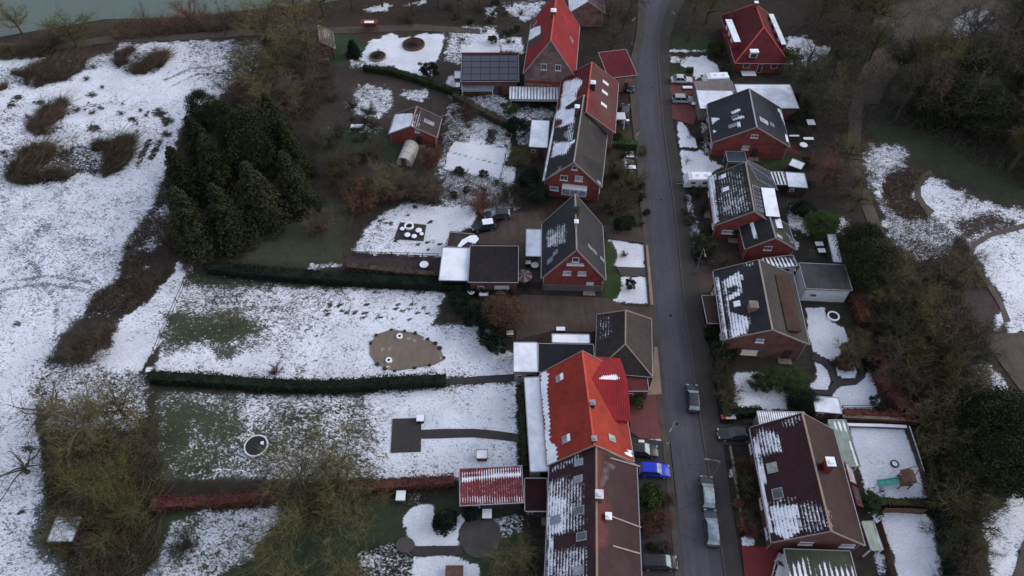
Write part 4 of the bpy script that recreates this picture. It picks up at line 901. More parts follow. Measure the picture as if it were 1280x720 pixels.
I_ = House('large house with a bright orange-red roof and snow along its left eave', 'brick_house', (728, 439), (743, 556), (684, 580), (792, 575), he=3.4, hr=8.6, colL=ORANGE, roof='sheet', ridge='ridge_red', wall='brick_dark', ov=.4, sides=False,
           paints=[(crop(640, 430, 4.235, [(150, 145), (195, 150), (190, 260), (200, 420), (205, 520), (240, 545), (240, 640), (180, 660), (170, 400), (150, 250)]), 1., None, .8, 1.5),
                   (crop(640, 430, 4.235, [(600, 570), (635, 555), (640, 610), (600, 590)]), 1., None, 1, 1.5)])
I_.skylight(*crop(640, 430, 4.235, [(255, 180)])[0], 1.0, 1.3, snow=.4); I_.skylight(*crop(640, 430, 4.235, [(290, 503)])[0], 1.0, 1.3, snow=.35); I_.skylight(*crop(640, 430, 4.235, [(527, 500)])[0], .9, 1.3, glass='glass_green')
for i, p in enumerate(((427, 310), (435, 500))):
    I_.chimney(*crop(640, 430, 4.235, [p])[0], .5, .9, mat='soot', cap='zinc', zc=9.1)
# cross gable dormer on the street side
zt = 7.7; ap = P(737, 487, 7.9); lx = np.dot(ap-I_.O, I_.x); ly = np.dot(ap-I_.O, I_.y)
e1 = P(784, 487, 5.0); e2 = P(786.5, 528, 4.6); x1 = (np.dot(e1-I_.O, I_.x)+np.dot(e2-I_.O, I_.x))/2
yb = np.dot(e2-I_.O, I_.y); ya = 2*np.dot(e1-I_.O, I_.y)-yb+.4; ym = (ya+yb)/2
Wd = I_.W; mb = MB(); ps = [(crop(640, 430, 4.235, [(440, 205), (480, 165), (550, 160), (570, 180), (540, 200), (440, 222)]), .95, None, 1, .8)]
plane(mb, Wd(x1, ym, 7.0), Wd(.3, ym, 7.9), Wd(2.2, ya, 5.6), Wd(x1, ya, 4.9), .15, (.30, .022, .028), ps, 0, .25)
plane(mb, Wd(.3, ym, 7.9), Wd(x1, ym, 7.0), Wd(x1, yb, 4.9), Wd(2.2, yb, 5.6), .15, (.30, .022, .028), (), 0, .25)
dm = mb.build('dormer_roof', M['corr'], I_.root, I_.org, attrs=True)
mb = MB(); vs = [Wd(x, y, z) for x in (1.5, x1-.3) for y, z in ((yb+.3, 0), (ya-.3, 0), (ya-.3, 4.8), (ym, 6.75), (yb+.3, 4.8))]
mb.add(vs, [(0, 1, 2, 3, 4), (9, 8, 7, 6, 5), (0, 4, 9, 5), (1, 6, 7, 2), (2, 7, 8, 3), (3, 8, 9, 4)]); mb.build('bay', M['brick_dark'], I_.root, I_.org)
for yy in (ym-1.2, ym+1.2): I_.window(Wd(x1-.3, yy, 3.8), I_.y, z3, I_.x, 1.1, 1.1); I_.window(Wd(x1-.3, yy, 1.5), I_.y, z3, I_.x, 1.1, 1.3)
J_ = House('long brown roofed terraced house at the bottom edge with a smoking chimney', 'brick_house', (743, 558), (743.5, 735), (680, 760), (803, 758), he=3.5, hr=8.0, colL=(.050, .025, .029), wall='brick_dark', ov=.35, ridge='ridge',
           paints=[(crop(676, 540, 7.2, [(80, 440), (110, 440), (130, 720), (60, 720)]), .98, None, .8, 1), (crop(676, 540, 7.2, [(90, 430), (240, 400), (380, 400), (380, 560), (400, 900), (60, 900)]), .50, None, 5, 3),
                   (crop(676, 540, 7.2, [(110, 590), (220, 600), (220, 720), (110, 720)]), .72, None, 2, 2), (crop(676, 540, 7.2, [(90, 330), (360, 170), (380, 220), (180, 340), (100, 360)]), .45, None, 2, 2),
                   (crop(676, 620, 7.2, [(60, 0), (210, 20), (210, 340), (60, 350)]), .80, None, 2, 2), (crop(676, 620, 7.2, [(60, 350), (120, 350), (110, 900), (50, 900)]), .9, None, 2, 2), (crop(676, 620, 7.2, [(100, 500), (410, 430), (420, 900), (60, 900)]), .55, None, 5, 3),
                   (crop(676, 620, 7.2, [(110, 350), (200, 350), (200, 480), (120, 480)]), .05, None, 2, 2),
                   (crop(676, 540, 7.2, [(495, 150), (560, 150), (540, 500), (640, 700), (495, 720)]), None, (.13, .030, .030), 3, 2),
                   (crop(676, 620, 7.2, [(495, 60), (600, 120), (600, 430), (495, 500)]), None, (.13, .035, .036), 5, 3),
                   (crop(676, 620, 7.2, [(640, 450), (890, 520), (890, 900), (660, 900)]), None, (.048, .026, .030), 1, .5)])
for p in ((345, 275), (340, 425)): J_.skylight(*crop(676, 540, 7.2, [p])[0], .9, 1.3)
for p, gl in (((130, 215), 'glass_sky'), ((350, 130), 'glass'), ((370, 365), 'glass'), ((345, 670), 'glass_sky')): J_.skylight(*crop(676, 620, 7.2, [p])[0], 1.0, 1.4, glass=gl)
J_.chimney(*crop(676, 540, 7.2, [(527, 560)])[0], .8, 1.1, mat='brick_dark', cap='white', zc=9.0)
J_.chimney(*crop(676, 620, 7.2, [(610, 180)])[0], .6, .9, mat='verge', cap='snow', zc=7.6)
for a, b in (((575, 165), (895, 285)), ((640, 450), (885, 520)), ((620, -340), (885, -265))):
    dn, n = J_.slope_axes(1); p0, p1 = [hit(*crop(676, 620, 7.2, [q])[0], J_.W(0, 0, J_.hr), n) for q in (a, b)]
    mb = MB(); d = p1-p0; L = np.linalg.norm(d); d /= L; mb.box((p0+p1)/2+n*.08, (L, .16, .16), [d, np.cross(n, d), n]); mb.build('flashing', M['verge'], J_.roof, J_.org)
# hip roofed low house
def hiphouse(label, name, corners, z, ridge, zr, col, wall='brick_dark', kind='tile', paints=(), ridge_mat='ridge', ov=.5, cat='house'):
    """corners: far-left, far-right, near-right, near-left eave corners; ridge: far, near"""
    p = rect([P(*q, z) for q in corners]); cen = np.mean(p, 0); e = np.array([*(p[1]-p[0]), 0.]); e /= np.linalg.norm(e); f = np.array([*(p[0]-p[3]), 0.]); f /= np.linalg.norm(f)
    r = thing(name, label, cat, (*cen, 0)); org = np.array([*cen, 0.]); q = [np.array([*a, z]) for a in p]
    ra, rb = [P(*a, zr) for a in ridge]; c3 = np.array([*cen, 0.])
    ra, rb = [c3+f*np.dot(a-c3, f)+np.array([0, 0, zr])+e*(np.dot((ra+rb)/2-c3, e)) for a in (ra, rb)]
    print('HIP', name, 'w %.1f L %.1f' % (np.linalg.norm(p[1]-p[0]), np.linalg.norm(p[3]-p[0])), 'ridge off %.1f' % np.dot((ra+rb)/2-c3, e), 'insets %.1f %.1f' % (np.dot(q[0]-ra, f), np.dot(rb-q[3], f)))
    mb = MB(); eps = (rb-ra)*.002
    plane(mb, ra, rb, q[3], q[0], .15, col, paints); plane(mb, rb, ra, q[1], q[2], .15, col, paints)
    plane(mb, ra+eps*0, ra+e*.02, q[1], q[0], .15, col, paints); plane(mb, rb, rb-e*.02, q[3], q[2], .15, col, paints)
    rf = mb.build('roof', M[kind], r, org, attrs=True)
    for a, b in ((ra, rb), (ra, q[0]), (ra, q[1]), (rb, q[2]), (rb, q[3])):
        mb = MB(); d = b-a; L = np.linalg.norm(d); mb.tube([a+z3*.02, b+z3*.02], .11, 6); mb.build('ridge_cap', M[ridge_mat], rf, org)
    mb = MB(); W0 = [cen+(a-cen)*(1-2*ov/np.linalg.norm(p[1]-p[0])) for a in p]; mb.prism(W0, -.2, z-.1); mb.build('wall', M[wall], r, org)
    mb = MB()
    for i in range(4): mb.tube([q[i]-z3*.1, q[(i+1) % 4]-z3*.1], .08, 5)
    mb.build('gutter', M['zinc'], r, org)
    a0, b0 = W0[3], W0[2]; d = np.array([*(b0-a0), 0.]); L = np.linalg.norm(d); d /= L; n = -f
    for t, w, hh, zc in ((.22, 1.3, 1.1, 1.6), (.78, 1.3, 1.1, 1.6), (.5, 1., 2., 1.0)):
        c = np.array([*a0, 0.])+d*L*t+z3*zc
        mb = MB(); mb.box(c+n*.04, (w, .08, hh), [d, n, z3]); o = mb.build('window' if w > 1 else 'door', M['white'], r, org)
        mb = MB(); mb.box(c+n*.07, (w-.2, .06, hh-.2), [d, n, z3]); mb.build('pane', M['glass'], o, org)
    for s, (a0, b0) in ((-1, (W0[0], W0[3])), (1, (W0[2], W0[1]))):
        d = np.array([*(b0-a0), 0.]); L = np.linalg.norm(d); d /= L; n = e*s
        for t in (.25, .7):
            c = np.array([*a0, 0.])+d*L*t+z3*1.6; mb = MB(); mb.box(c+n*.04, (1.3, .08, 1.1), [d, n, z3]); o = mb.build('window', M['white'], r, org)
            mb = MB(); mb.box(c+n*.07, (1.1, .06, .9), [d, n, z3]); mb.build('pane', M['glass'], o, org)
    return r, org, q, (ra, rb), e, f
hp = hiphouse('low house with a dark hipped roof sprinkled with snow crumbs near the street', 'bungalow', [(746, 396), (815, 396), (815, 474), (744, 462)], 2.9, [(782, 388), (781.5, 430)], 5.4, (.044, .036, .036),
         paints=[(k8([(800, 60), (880, 60), (870, 180), (800, 200)]), .30, None, 3, 2), (k8([(950, 20), (1100, 60), (1090, 410), (948, 205)]), None, (.062, .044, .042), .7, .4)])
L_ = hiphouse('dark red hipped house with two snowy flat dormers at the upper right', 'brick_house', [(903, 22), (968, 18), (983, 79), (918, 79)], 2.7, [(945, 5), (954, 34)], 6.6, (.105, .015, .019), wall='brick_red', ridge_mat='ridge_red')
def dormer_on(hh, pts, z, drop, label=None):
    r, org = hh[0], hh[1]; p = rect([P(*q, z) for q in pts]); cen = np.mean(p, 0)
    mb = MB(); mb.prism([cen+(q-cen)*.9 for q in p], z-drop, z-.15); d = mb.build('dormer', M['wood_red'], r, org)
    mb = MB(); plane(mb, *[np.array([*q, z]) for q in p], .18, (.3, .3, .3), (), .99, .3); mb.build('dormer_roof', M['flat'], d, org, attrs=True)
    for i in (0, 2):
        a, b = p[i], p[(i+1) % 4]
        if np.linalg.norm(a-b) < np.linalg.norm(p[1]-p[2]): a, b = p[(i+1) % 4], p[(i+2) % 4]
        m2 = (a+b)/2; n = (m2-cen); n = n/np.linalg.norm(n); dd = (b-a)/np.linalg.norm(b-a); m2 = cen+(m2-cen)*.9
        for k in (-.28, 0, .28):
            c = np.array([*(m2+dd*k*np.linalg.norm(b-a)), z-.75]); mb = MB(); mb.box(c, (1.1, .1, .8), [np.array([*dd, 0]), np.array([*n, 0]), z3]); mb.build('dormer_window', M['white'], d, org)
dormer_on(L_, r1([(450, 125), (490, 122), (540, 265), (500, 272)]), 4.9, 2.0); dormer_on(L_, r1([(728, 90), (752, 88), (842, 285), (805, 285)]), 4.7, 1.8)
c = P(*r1([(627, 350)])[0], 4.0); mb = MB(); mb.box(c, (1.5, .5, 1.3)); o = mb.build('dormer', M['white'], L_[0], L_[1]); mb = MB(); mb.box(c+np.array([0, -.28, -.1]), (1.1, .06, .8)); mb.build('dormer_pane', M['glass'], o, L_[1])
mb = MB(); mb.box(c+np.array([0, .1, .75]), (1.7, 1.2, .12)); mb.build('snow_cap', M['snow'], o, L_[1])
mb = MB(); c = P(*r1([(645, 18)])[0], 7.4); mb.box(c-np.array([0, 0, .9]), (.7, .7, 2.0)); o = mb.build('chimney', M['brick_dark'], L_[0], L_[1]); mb = MB(); mb.box(c+np.array([0, 0, .15]), (.85, .85, .12)); mb.build('chimney_cap', M['snow'], o, L_[1])
# ------------------------------------------------------------------ houses, right of the street
Nh = House('dark slate-grey roofed house with a red brick gable between two snow covered flat roofs', 'brick_house', (936.5, 111), (946, 159), (890, 177), (986, 178), he=3.2, hr=7.1, colL=(.034, .036, .045), ridge='zinc',
           paints=[(r2([(455, 100), (510, 75), (525, 88), (470, 112)]), .95, None, .6, .5), (r2([(465, 135), (530, 115), (550, 130), (520, 140), (470, 152)]), .95, None, .6, .5), (r2([(498, 160), (522, 155), (520, 190), (505, 195)]), .9, None, .6, .6),
                   (r2([(340, 130), (395, 140), (360, 165), (345, 190)]), .95, None, .8, 1), (r2([(350, 205), (370, 210), (365, 230), (352, 228)]), .8, None, .8, 1), (r2([(775, 85), (792, 85), (822, 220), (812, 222)]), .95, None, .6, .6), (r2([(745, 75), (765, 75), (800, 180), (795, 190)]), .9, None, .8, .8), (r2([(792, 235), (810, 240), (822, 290), (800, 280)]), .95, None, .8, .6)])
Nh.gable_window(*r2([(606, 247)])[0], 1.2, .7, bars=1); Nh.gable_window(*r2([(550, 318)])[0], 1.2, .9, glass='glass_blind', bars=0)
Nh.door(1.2, mat='wood_dark'); Nh.skylight(*r2([(472, 184)])[0], .9, 1.4); Nh.skylight(*r2([(487, 130)])[0], .8, 1.2, glass='glass'); Nh.skylight(*r2([(662, 155)])[0], 1.1, 1.9, glass='glass_blind', frame='white'); Nh.skylight(*r2([(712, 178)])[0], .9, 1.0, glass='glass_sky')
mb = MB(); c = P(*r2([(498, 400)])[0], 2.4)
flatbox('grey-blue glazed porch between the two red gabled houses', 'porch', r2([(440, 345), (550, 340), (552, 400), (432, 410)]), 2.6, 'porch', wall='zinc', col=C3(72, 80, 92), open_=True)
Oh = House('dark mossy roofed red house with solar panels and a snow covered flat dormer', 'brick_house', (932, 203), (943, 264), (893, 280), (975, 274), he=3.2, hr=6.9, colL=(.036, .036, .032), colR=(.046, .044, .040), ridge='verge',
           paints=[(crop(870, 190, 5.144, [(60, 135), (130, 125), (125, 300), (150, 450), (110, 470), (70, 250)]), .80, None, 1, 1), (crop(870, 190, 5.144, [(130, 130), (300, 90), (340, 380), (160, 450)]), .30, None, 5, 3), (crop(870, 190, 5.144, [(150, 270), (330, 250), (340, 380), (160, 400)]), .42, None, 4, 3)])
Oh.solar(crop(870, 190, 5.144, [(322, 50), (470, 125), (525, 248), (392, 180)]), 6, 4)
Oh.solar(crop(870, 190, 5.144, [(358, 212), (415, 235), (440, 390), (385, 375)]), 2, 6)
for p, s in (((170, 162), .6), ((190, 243), .8), ((203, 363), 0)): Oh.skylight(*crop(870, 190, 5.144, [p])[0], .9, 1.3, snow=s, glass='glass_blind')
Oh.flat_dormer(crop(870, 190, 5.144, [(422, 230), (502, 232), (543, 418), (448, 410)]), 5.7, snow=1.0)
Oh.gable_window(*crop(870, 190, 5.144, [(205, 513)])[0], 1.9, .8, glass='glass_blind', bars=0); Oh.door(-1.5, mat='wood_dark')
Ph = House('small dark roofed red wing attached to the solar panelled house', 'house_wing', (949, 267), (957.5, 297), (931, 309), (997, 317), he=2.9, hr=5.6, colL=(.036, .036, .034), ridge='verge', ov=.3, sides=False, cat='house wing',
           paints=[(crop(870, 190, 5.144, [(345, 445), (372, 440), (390, 555), (370, 560)]), .97, None, .6, .5), (crop(870, 190, 5.144, [(560, 490), (620, 540), (660, 640), (600, 590)]), .35, None, 3, 3)])
Ph.flat_dormer(crop(870, 190, 5.144, [(470, 430), (548, 430), (555, 488), (482, 488)]), 4.9, snow=1., drop=1.2, win=False); Ph.skylight(*crop(870, 190, 5.144, [(534, 545)])[0], .7, 1.3, glass='glass_blind')
Ph.gable_window(960, 310, 1.2, .9, glass='glass')
Qh = House('brown brick house with striped snow on its dark roof and a lit gable window', 'brick_house', (948.5, 325), (965.5, 412), (905, 432), (1014, 440), he=4.4, colL=(.034, .031, .038), colR=(.046, .042, .040), wall='brick_dark', ridge='verge',
           paints=[(crop(880, 320, 5.143, [(115, 165), (225, 95), (250, 130), (245, 200), (150, 235), (125, 245)]), .80, None, .8, .8), (crop(880, 320, 5.143, [(130, 270), (240, 200), (250, 240), (150, 300)]), .80, None, .8, .8),
                   (crop(880, 320, 5.143, [(140, 300), (170, 360), (290, 390), (298, 430), (280, 500), (180, 530), (160, 450)]), .80, None, .8, .8), (crop(880, 320, 5.143, [(75, 130), (95, 135), (160, 565), (130, 575)]), .72, None, 1, .6), (crop(880, 320, 5.143, [(125, 180), (145, 180), (190, 520), (165, 520)]), .6, None, 1, .6),
                   (crop(880, 320, 5.143, [(150, 210), (210, 190), (220, 205), (170, 235)]), 0, None, .8, .8), (crop(880, 320, 5.143, [(250, 40), (320, 35), (320, 60), (260, 75)]), .4, None, 1, 1)])
Qh.gable_window(*crop(880, 320, 5.143, [(360, 543)])[0], 1.1, .8, glass='glass_blind', bars=0)
Qh.gable_window(*crop(880, 320, 5.143, [(290, 618)])[0], 2.3, 1.1, glass='lit', bars=1, label='wide window lit warm yellow from inside'); Qh.gable_window(*crop(880, 320, 5.143, [(393, 683)])[0], 1.4, .9, glass='glass_green', bars=0)
Qh.door(3.8, mat='wood_dark'); Qh.skylight(*crop(880, 320, 5.143, [(212, 310)])[0], 1.0, 1.0, snow=.9)
c = P(*crop(880, 320, 5.143, [(318, 318)])[0], 7.2); mb = MB(); mb.box(c-z3*.8, (1.1, 1.1, 2.0), [Qh.x, Qh.y, z3]); o = mb.build('chimney', M['brick_pale'], Qh.roof, Qh.org)
mb = MB(); mb.box(c+z3*.26, (1.25, 1.25, .12), [Qh.x, Qh.y, z3]); mb.build('chimney_cap', M['stone'], Qh.roof, Qh.org)
Qh.flat_dormer(crop(880, 320, 5.143, [(455, 118), (540, 122), (637, 490), (540, 470)]), 6.3, snow=.08, col=C3(80, 62, 56), wall='wood_dark')
flatbox('flat brown carport with a pale curved edge beside the striped snow roof', 'carport', [(877, 370), (896, 369), (901, 404), (884, 405)], 2.6, 'carport', wall='brick_dark', col=C3(74, 62, 58), open_=True)
Sh = House('large dark maroon roofed house with snow striped tiles at the lower right', 'brick_house', (1011, 517), (1048, 664), (966, 684), (1084, 692), he=3.4, hr=7.6, colL=(.046, .020, .024), colR=(.046, .025, .026), wall='brick_dark', ridge='ridge',
           paints=[(crop(930, 505, 7.2, [(80, 310), (160, 210), (260, 230), (330, 300), (340, 420), (200, 470), (110, 470)]), .60, None, 4, 2), (crop(930, 505, 7.2, [(75, 315), (110, 300), (200, 720), (140, 720)]), .92, None, 1, 1), (crop(930, 505, 7.2, [(330, 150), (560, 80), (560, 110), (450, 200), (350, 220)]), .48, None, 2, 1.5), (crop(930, 505, 7.2, [(590, 75), (660, 90), (730, 150), (700, 160), (640, 110)]), .7, None, 1, 1),
                   (crop(930, 505, 7.2, [(210, 240), (320, 300), (330, 420), (220, 450)]), .66, None, 3, 2),
                   (crop(930, 590, 5.54, [(90, 0), (130, 0), (150, 150), (200, 420), (175, 430)]), .92, None, 1, 1), (crop(930, 590, 5.54, [(180, 240), (380, 215), (400, 400), (300, 475), (215, 430)]), .84, None, 1.5, 1.5), (crop(930, 590, 5.54, [(380, 220), (520, 200), (600, 280), (620, 390), (440, 440), (400, 400)]), .46, None, 5, 2.5), (crop(930, 590, 5.54, [(170, 200), (370, 150), (370, 200), (180, 235)]), .40, None, 2, 1.5)])
for p, gl in (((255, 575), 'glass_green'),): Sh.skylight(*crop(930, 505, 7.2, [p])[0], 1.3, 1.3, glass=gl)
Sh.skylight(*crop(930, 590, 5.54, [(235, 150)])[0], 1.3, 1.3, glass='glass')
Sh.gable_window(*crop(930, 590, 5.54, [(428, 492)])[0], 1.6, .8, glass='glass_blind', bars=0); Sh.gable_window(*crop(930, 590, 5.54, [(715, 508)])[0], 1.7, .8, glass='glass_blind', bars=0)
Sh.chimney(*crop(930, 505, 7.2, [(780, 520)])[0], .9, 1.2, mat='wood_red', cap='snow', zc=8.4)
Sh.skylight(*crop(930, 505, 7.2, [(955, 625)])[0], 2.6, 1.5, frame='wood_red', glass='glass_blind', label='wide roof window in a red surround')
Sh.skylight(*crop(930, 590, 5.54, [(782, 170)])[0], 2.4, 1.3, frame='wood_red', glass='glass', label='darker roof window in a red surround')
# ------------------------------------------------------------------ annexes, garages, sheds
SN = 1.02
flatbox('solar panelled garage with a red rim left of the tall red roofed house', 'garage', [(577, 72), (648, 72), (648.5, 102), (576.7, 102)], 3.2, 'garage', wall='brick_dark', col=C3(60, 62, 76), rise=.9, kind='sheet')
sol = [o for o in COL.objects if o.name.startswith('garage')][-1]
def panels(root, pts, z, rise, nu, nv, label='solar_panel'):
    q = rect([P(*a, z) for a in pts]); zz = [z+rise, z+rise, z, z]; A, B, Cc, D = [np.array([*a, zz[i]+.12]) for i, a in enumerate(q)]
    for i in range(nu):
        mb = MB()
        for j in range(nv):
            cc = [(A*(1-a)+B*a)*(1-b)+(D*(1-a)+Cc*a)*b for a, b in ((i/nu+.004, j/nv+.01), ((i+1)/nu-.004, j/nv+.01), ((i+1)/nu-.004, (j+1)/nv-.01), (i/nu+.004, (j+1)/nv-.01))]
            vs = cc+[p-z3*.05 for p in cc]; mb.add(vs, [(0, 1, 2, 3), (7, 6, 5, 4), (0, 4, 5, 1), (1, 5, 6, 2), (2, 6, 7, 3), (3, 7, 4, 0)])
        mb.build(label, M['solar'], root, root.location)
panels(sol, [(578, 74.5), (647, 74.5), (647.5, 101), (577.8, 101)], 3.25, .82, 6, 4)
mb = MB(); q = rect([P(*a, 3.2) for a in [(577, 72), (648, 72), (648.5, 102), (576.7, 102)]]); mb.box((*((q[0]+q[1])/2), 4.2), (np.linalg.norm(q[1]-q[0])+.2, .3, .2)); mb.build('rim', M['wood_red'], sol, sol.location)
flatbox('bluish glazed lean-to below the solar panelled garage', 'lean_to', [(576.7, 103), (617, 103), (617, 112), (576.7, 112)], 2.2, 'lean-to', wall='white', col=C3(110, 116, 136), open_=True, snow=.15, kind='sheet')
flatbox('small white snowy box shed at the left end of the solar panelled garage', 'shed', [(568, 89), (575.5, 89), (575.5, 98), (568, 98)], 1.6, 'shed', snow=SN)
flatbox('tiny white snow topped box left of the bluish lean-to', 'shed', [(569, 103), (575, 103), (575, 109), (569, 109)], 1.2, 'shed', snow=SN)
v = flatbox('long white glazed veranda in front of the grey shingle gable', 'veranda', [(637, 110), (703, 111), (703, 125), (637, 124)], 2.6, 'veranda', wall='white', col=C3(120, 124, 138), open_=True, snow=.75, rise=.3, kind='sheet')
for i in range(8):
    mb = MB(); a = P(637+66*i/7., 124, 2.65); b = P(637+66*i/7., 110.5, 2.95); d = b-a; L = np.linalg.norm(d); d /= L; mb.box((a+b)/2, (L, .1, .1), [d, np.cross(z3, d), z3]); mb.build('glazing_bar', M['white'], v, v.location)
flatbox('snow covered flat roofed hut beside the patchy snow roof terrace', 'hut', k6([(508, 105), (620, 92), (585, 262), (480, 258)]), 2.6, 'hut', snow=.98, wall='wood')
flatbox('large dark flat roofed garage left of the steep grey roofed house', 'garage', [(587, 307), (648, 308), (648, 354), (586, 352.6)], 3.0, 'garage', col=C3(50, 45, 48), wall='brick_dark', door='garage')
flatbox('white snow covered carport attached to the large dark garage', 'carport', [(553, 309), (586.4, 310.4), (585.7, 352.6), (549.4, 349)], 2.6, 'carport', snow=SN, wall='wood', open_=True)
flatbox('brown flat roofed shed with a white tarpaulin beside the white carport', 'shed', [(562, 290), (593, 293), (589, 310), (558, 309)], 2.3, 'shed', col=C3(66, 56, 56), wall='wood')
mb = MB(); t = [P(*p, 2.62) for p in k7([(205, 142), (235, 140), (250, 160), (230, 185), (190, 175), (150, 205), (135, 200), (160, 165)])]
mb.prism([a[:2] for a in t], 2.34, 2.44); o = mb.build('tarpaulin', M['snow']); tag(o, 'crumpled white tarpaulin lying on the brown shed roof', 'tarpaulin')
flatbox('white snow covered carport touching the steep grey roofed house', 'carport', [(658, 287), (678.7, 286.5), (677, 320.5), (657, 320.5)], 2.7, 'carport', snow=SN, wall='wood', open_=True)
flatbox('dark bitumen flat roof garage behind the orange roofed house', 'garage', [(673, 430), (743, 430), (743, 466), (673, 466)], 2.9, 'garage', col=C3(40, 39, 46), wall='brick_dark')
flatbox('square snow covered garage roof at the left end of the dark bitumen garage', 'garage', [(642, 428), (672.3, 428), (672.3, 465), (642, 465)], 2.9, 'garage', snow=SN, wall='render_grey')
flatbox('narrow snow covered canopy above the dark bitumen garage', 'canopy', [(690, 417.5), (737, 418), (737, 429), (690, 428.5)], 2.6, 'canopy', snow=SN, wall='white', open_=True)
flatbox('long snow covered conservatory along the left eave of the orange roofed house', 'conservatory', [(656.5, 474), (682, 469), (685, 587), (662, 592)], 2.8, 'conservatory', snow=.97, wall='white', kind='sheet', rise=0)
flatbox('flat reddish roofed annex touching the hipped bungalow beside the orange roofed house', 'annex', k8([(918, 352), (1062, 358), (1068, 470), (960, 462)]), 2.5, 'annex', col=C3(104, 54, 56), wall='brick_dark')
s_ = flatbox('shed with a red corrugated roof and snow along its top edge', 'shed', [(574, 590), (652, 585), (655, 630), (575.5, 631)], 2.4, 'shed', wall='wood_dark', col=(.21, .045, .055), kind='corr', rise=.8,
        paints=[(k5([(890, 350), (1118, 325), (1118, 350), (890, 365)]), .9, None, .6, .6), (k5([(885, 330), (1116, 310), (1116, 322), (885, 345)]), .55, None, .6, .6), (k5([(885, 420), (1120, 420), (1125, 450), (880, 450)]), .42, None, 2, 1), (k5([(885, 370), (1120, 350), (1120, 420), (885, 420)]), .18, None, 2, 1)])
flatbox('dark maroon flat roofed outbuilding between the corrugated shed and the brown terrace', 'outbuilding', k9([(345, 275), (450, 285), (445, 420), (345, 440)]), 2.3, 'outbuilding', col=C3(46, 24, 27), wall='wood_dark')
# small garden house
G1 = House('small red wooden garden house with half its roof snowed over', 'garden_house', (530, 134), (523, 158), (485.5, 167), (546, 170), he=2.4, hr=4.6, colL=(.06, .045, .045), ov=.3, cat='garden house', sides=False,
           paints=[(k1([(740, 605), (770, 515), (850, 510), (850, 600), (800, 612)]), 1., None, .6, .8), (k1([(850, 520), (890, 490), (880, 570), (850, 590)]), .4, None, 1, 1)])
G1.gable_window(*k1([(870, 590)])[0], .8, .6, bars=1); G1.skylight(*k1([(922, 552)])[0], 1.0, 2.0, glass='glass_sky'); G1.door(1.2, mat='wood_dark')
G2 = House('brown shingled summer house beside the waterside trees', 'summer_house', (410, 30), (413, 50), (386, 58), (418, 56), he=2.2, hr=4.2, colL=(.10, .078, .066), ov=.3, cat='summer house', wall='wood', sides=False, paints=[(crop(280, 0, 3.6, [(440, 110), (480, 140), (475, 190), (440, 170)]), .3, None, 2, 2)])
G2.door(0, mat='wood_dark')
G0 = House('house at the top edge with a snow dusted roof behind the tall red roof', 'brick_house', (730, -30), (733, 2), (712, 16), (756, 16), he=3.4, hr=6.0, colL=(.08, .05, .06), ov=.3, snowL=.85, wall='brick_pale')
# right column annexes
mb = MB()
flatbox('beige flat garage roof behind the caravan', 'garage', r1([(252, 525), (490, 520), (503, 590), (262, 600)]), 2.7, 'garage', col=C3(128, 118, 120), snow=.15, wall='render_grey')
flatbox('snow covered garage roof left of the slate-grey roofed house', 'garage', r1([(262, 580), (505, 585), (505, 690), (282, 710)]), 2.9, 'garage', snow=SN, wall='render_grey')
flatbox('broad snow covered flat roof right of the slate-grey roofed house', 'garage', r1([(520, 552), (868, 535), (908, 692), (540, 700)]), 2.8, 'garage', snow=SN, wall='brick_dark')
flatbox('small snow covered shed with slanted outline behind the solar panelled house', 'shed', [(991.5, 197.8), (1005.5, 204.6), (1002, 212), (985, 206.5)], 1.8, 'shed', snow=SN, wall='wood_dark')
flatbox('rounded snow covered shed beside the snowy path strip right of the solar panels', 'shed', [(982.8, 216), (1006, 216), (1009, 234.7), (984.7, 233.7)], 2.3, 'shed', snow=SN, wall='wood_dark')
flatbox('narrow snow streaked canopy joining the solar panelled house to the rounded shed', 'canopy', r2([(690, 462), (790, 470), (805, 548), (740, 545)]), 2.2, 'canopy', snow=.66, wall='wood_dark', open_=True, kind='sheet')
flatbox('snow streaked glazed conservatory below the small red wing', 'conservatory', r3([(600, 440), (828, 440), (855, 500), (690, 497)]), 2.5, 'conservatory', snow=.0, wall='white', kind='sheet', col=C3(60, 56, 64),
        paints=[(r3([(650, 460), (830, 465), (856, 502), (690, 500)]), .85, None, 3, 2), (r3([(600, 440), (830, 440), (835, 465), (640, 460)]), .5, None, 2, 1)])
flatbox('dark grey flat roofed garage with white walls beside the winding garden', 'garage', [(1000, 330), (1057.5, 330), (1063, 362), (1006.5, 362)], 3.1, 'garage', col=C3(78, 76, 80), wall='white', door=True)
flatbox('leaning white snow covered long shed roof in front of the dark conifers', 'shed', [(1032.5, 292.5), (1046, 293.5), (1051, 328), (1043, 328)], 2.0, 'shed', snow=SN, wall='wood_dark')
flatbox('white snow roofed garden shed beside the dark round bush', 'shed', [(1016, 495.5), (1049, 497), (1052, 517), (1019, 515)], 2.2, 'shed', snow=SN, wall='wood')
flatbox('snow streaked garage roof behind the maroon roofed house', 'garage', crop(930, 505, 7.2, [(108, 60), (560, 78), (560, 200), (150, 212)]), 2.9, 'garage', snow=.84, kind='corr', wall='render_grey', col=(.06, .04, .04))
flatbox('greenish glass roofed conservatory on the right of the maroon roofed house', 'conservatory', crop(930, 505, 7.2, [(735, 140), (930, 148), (1035, 560), (900, 560)]), 2.7, 'conservatory', wall='white', col=C3(142, 156, 148), kind='sheet',
        paints=[(crop(930, 505, 7.2, [(760, 150), (930, 150), (950, 260), (820, 230)]), .6, None, 3, 3), (crop(930, 505, 7.2, [(940, 330), (970, 330), (1030, 560), (990, 520)]), .98, None, 1.5, 1)])
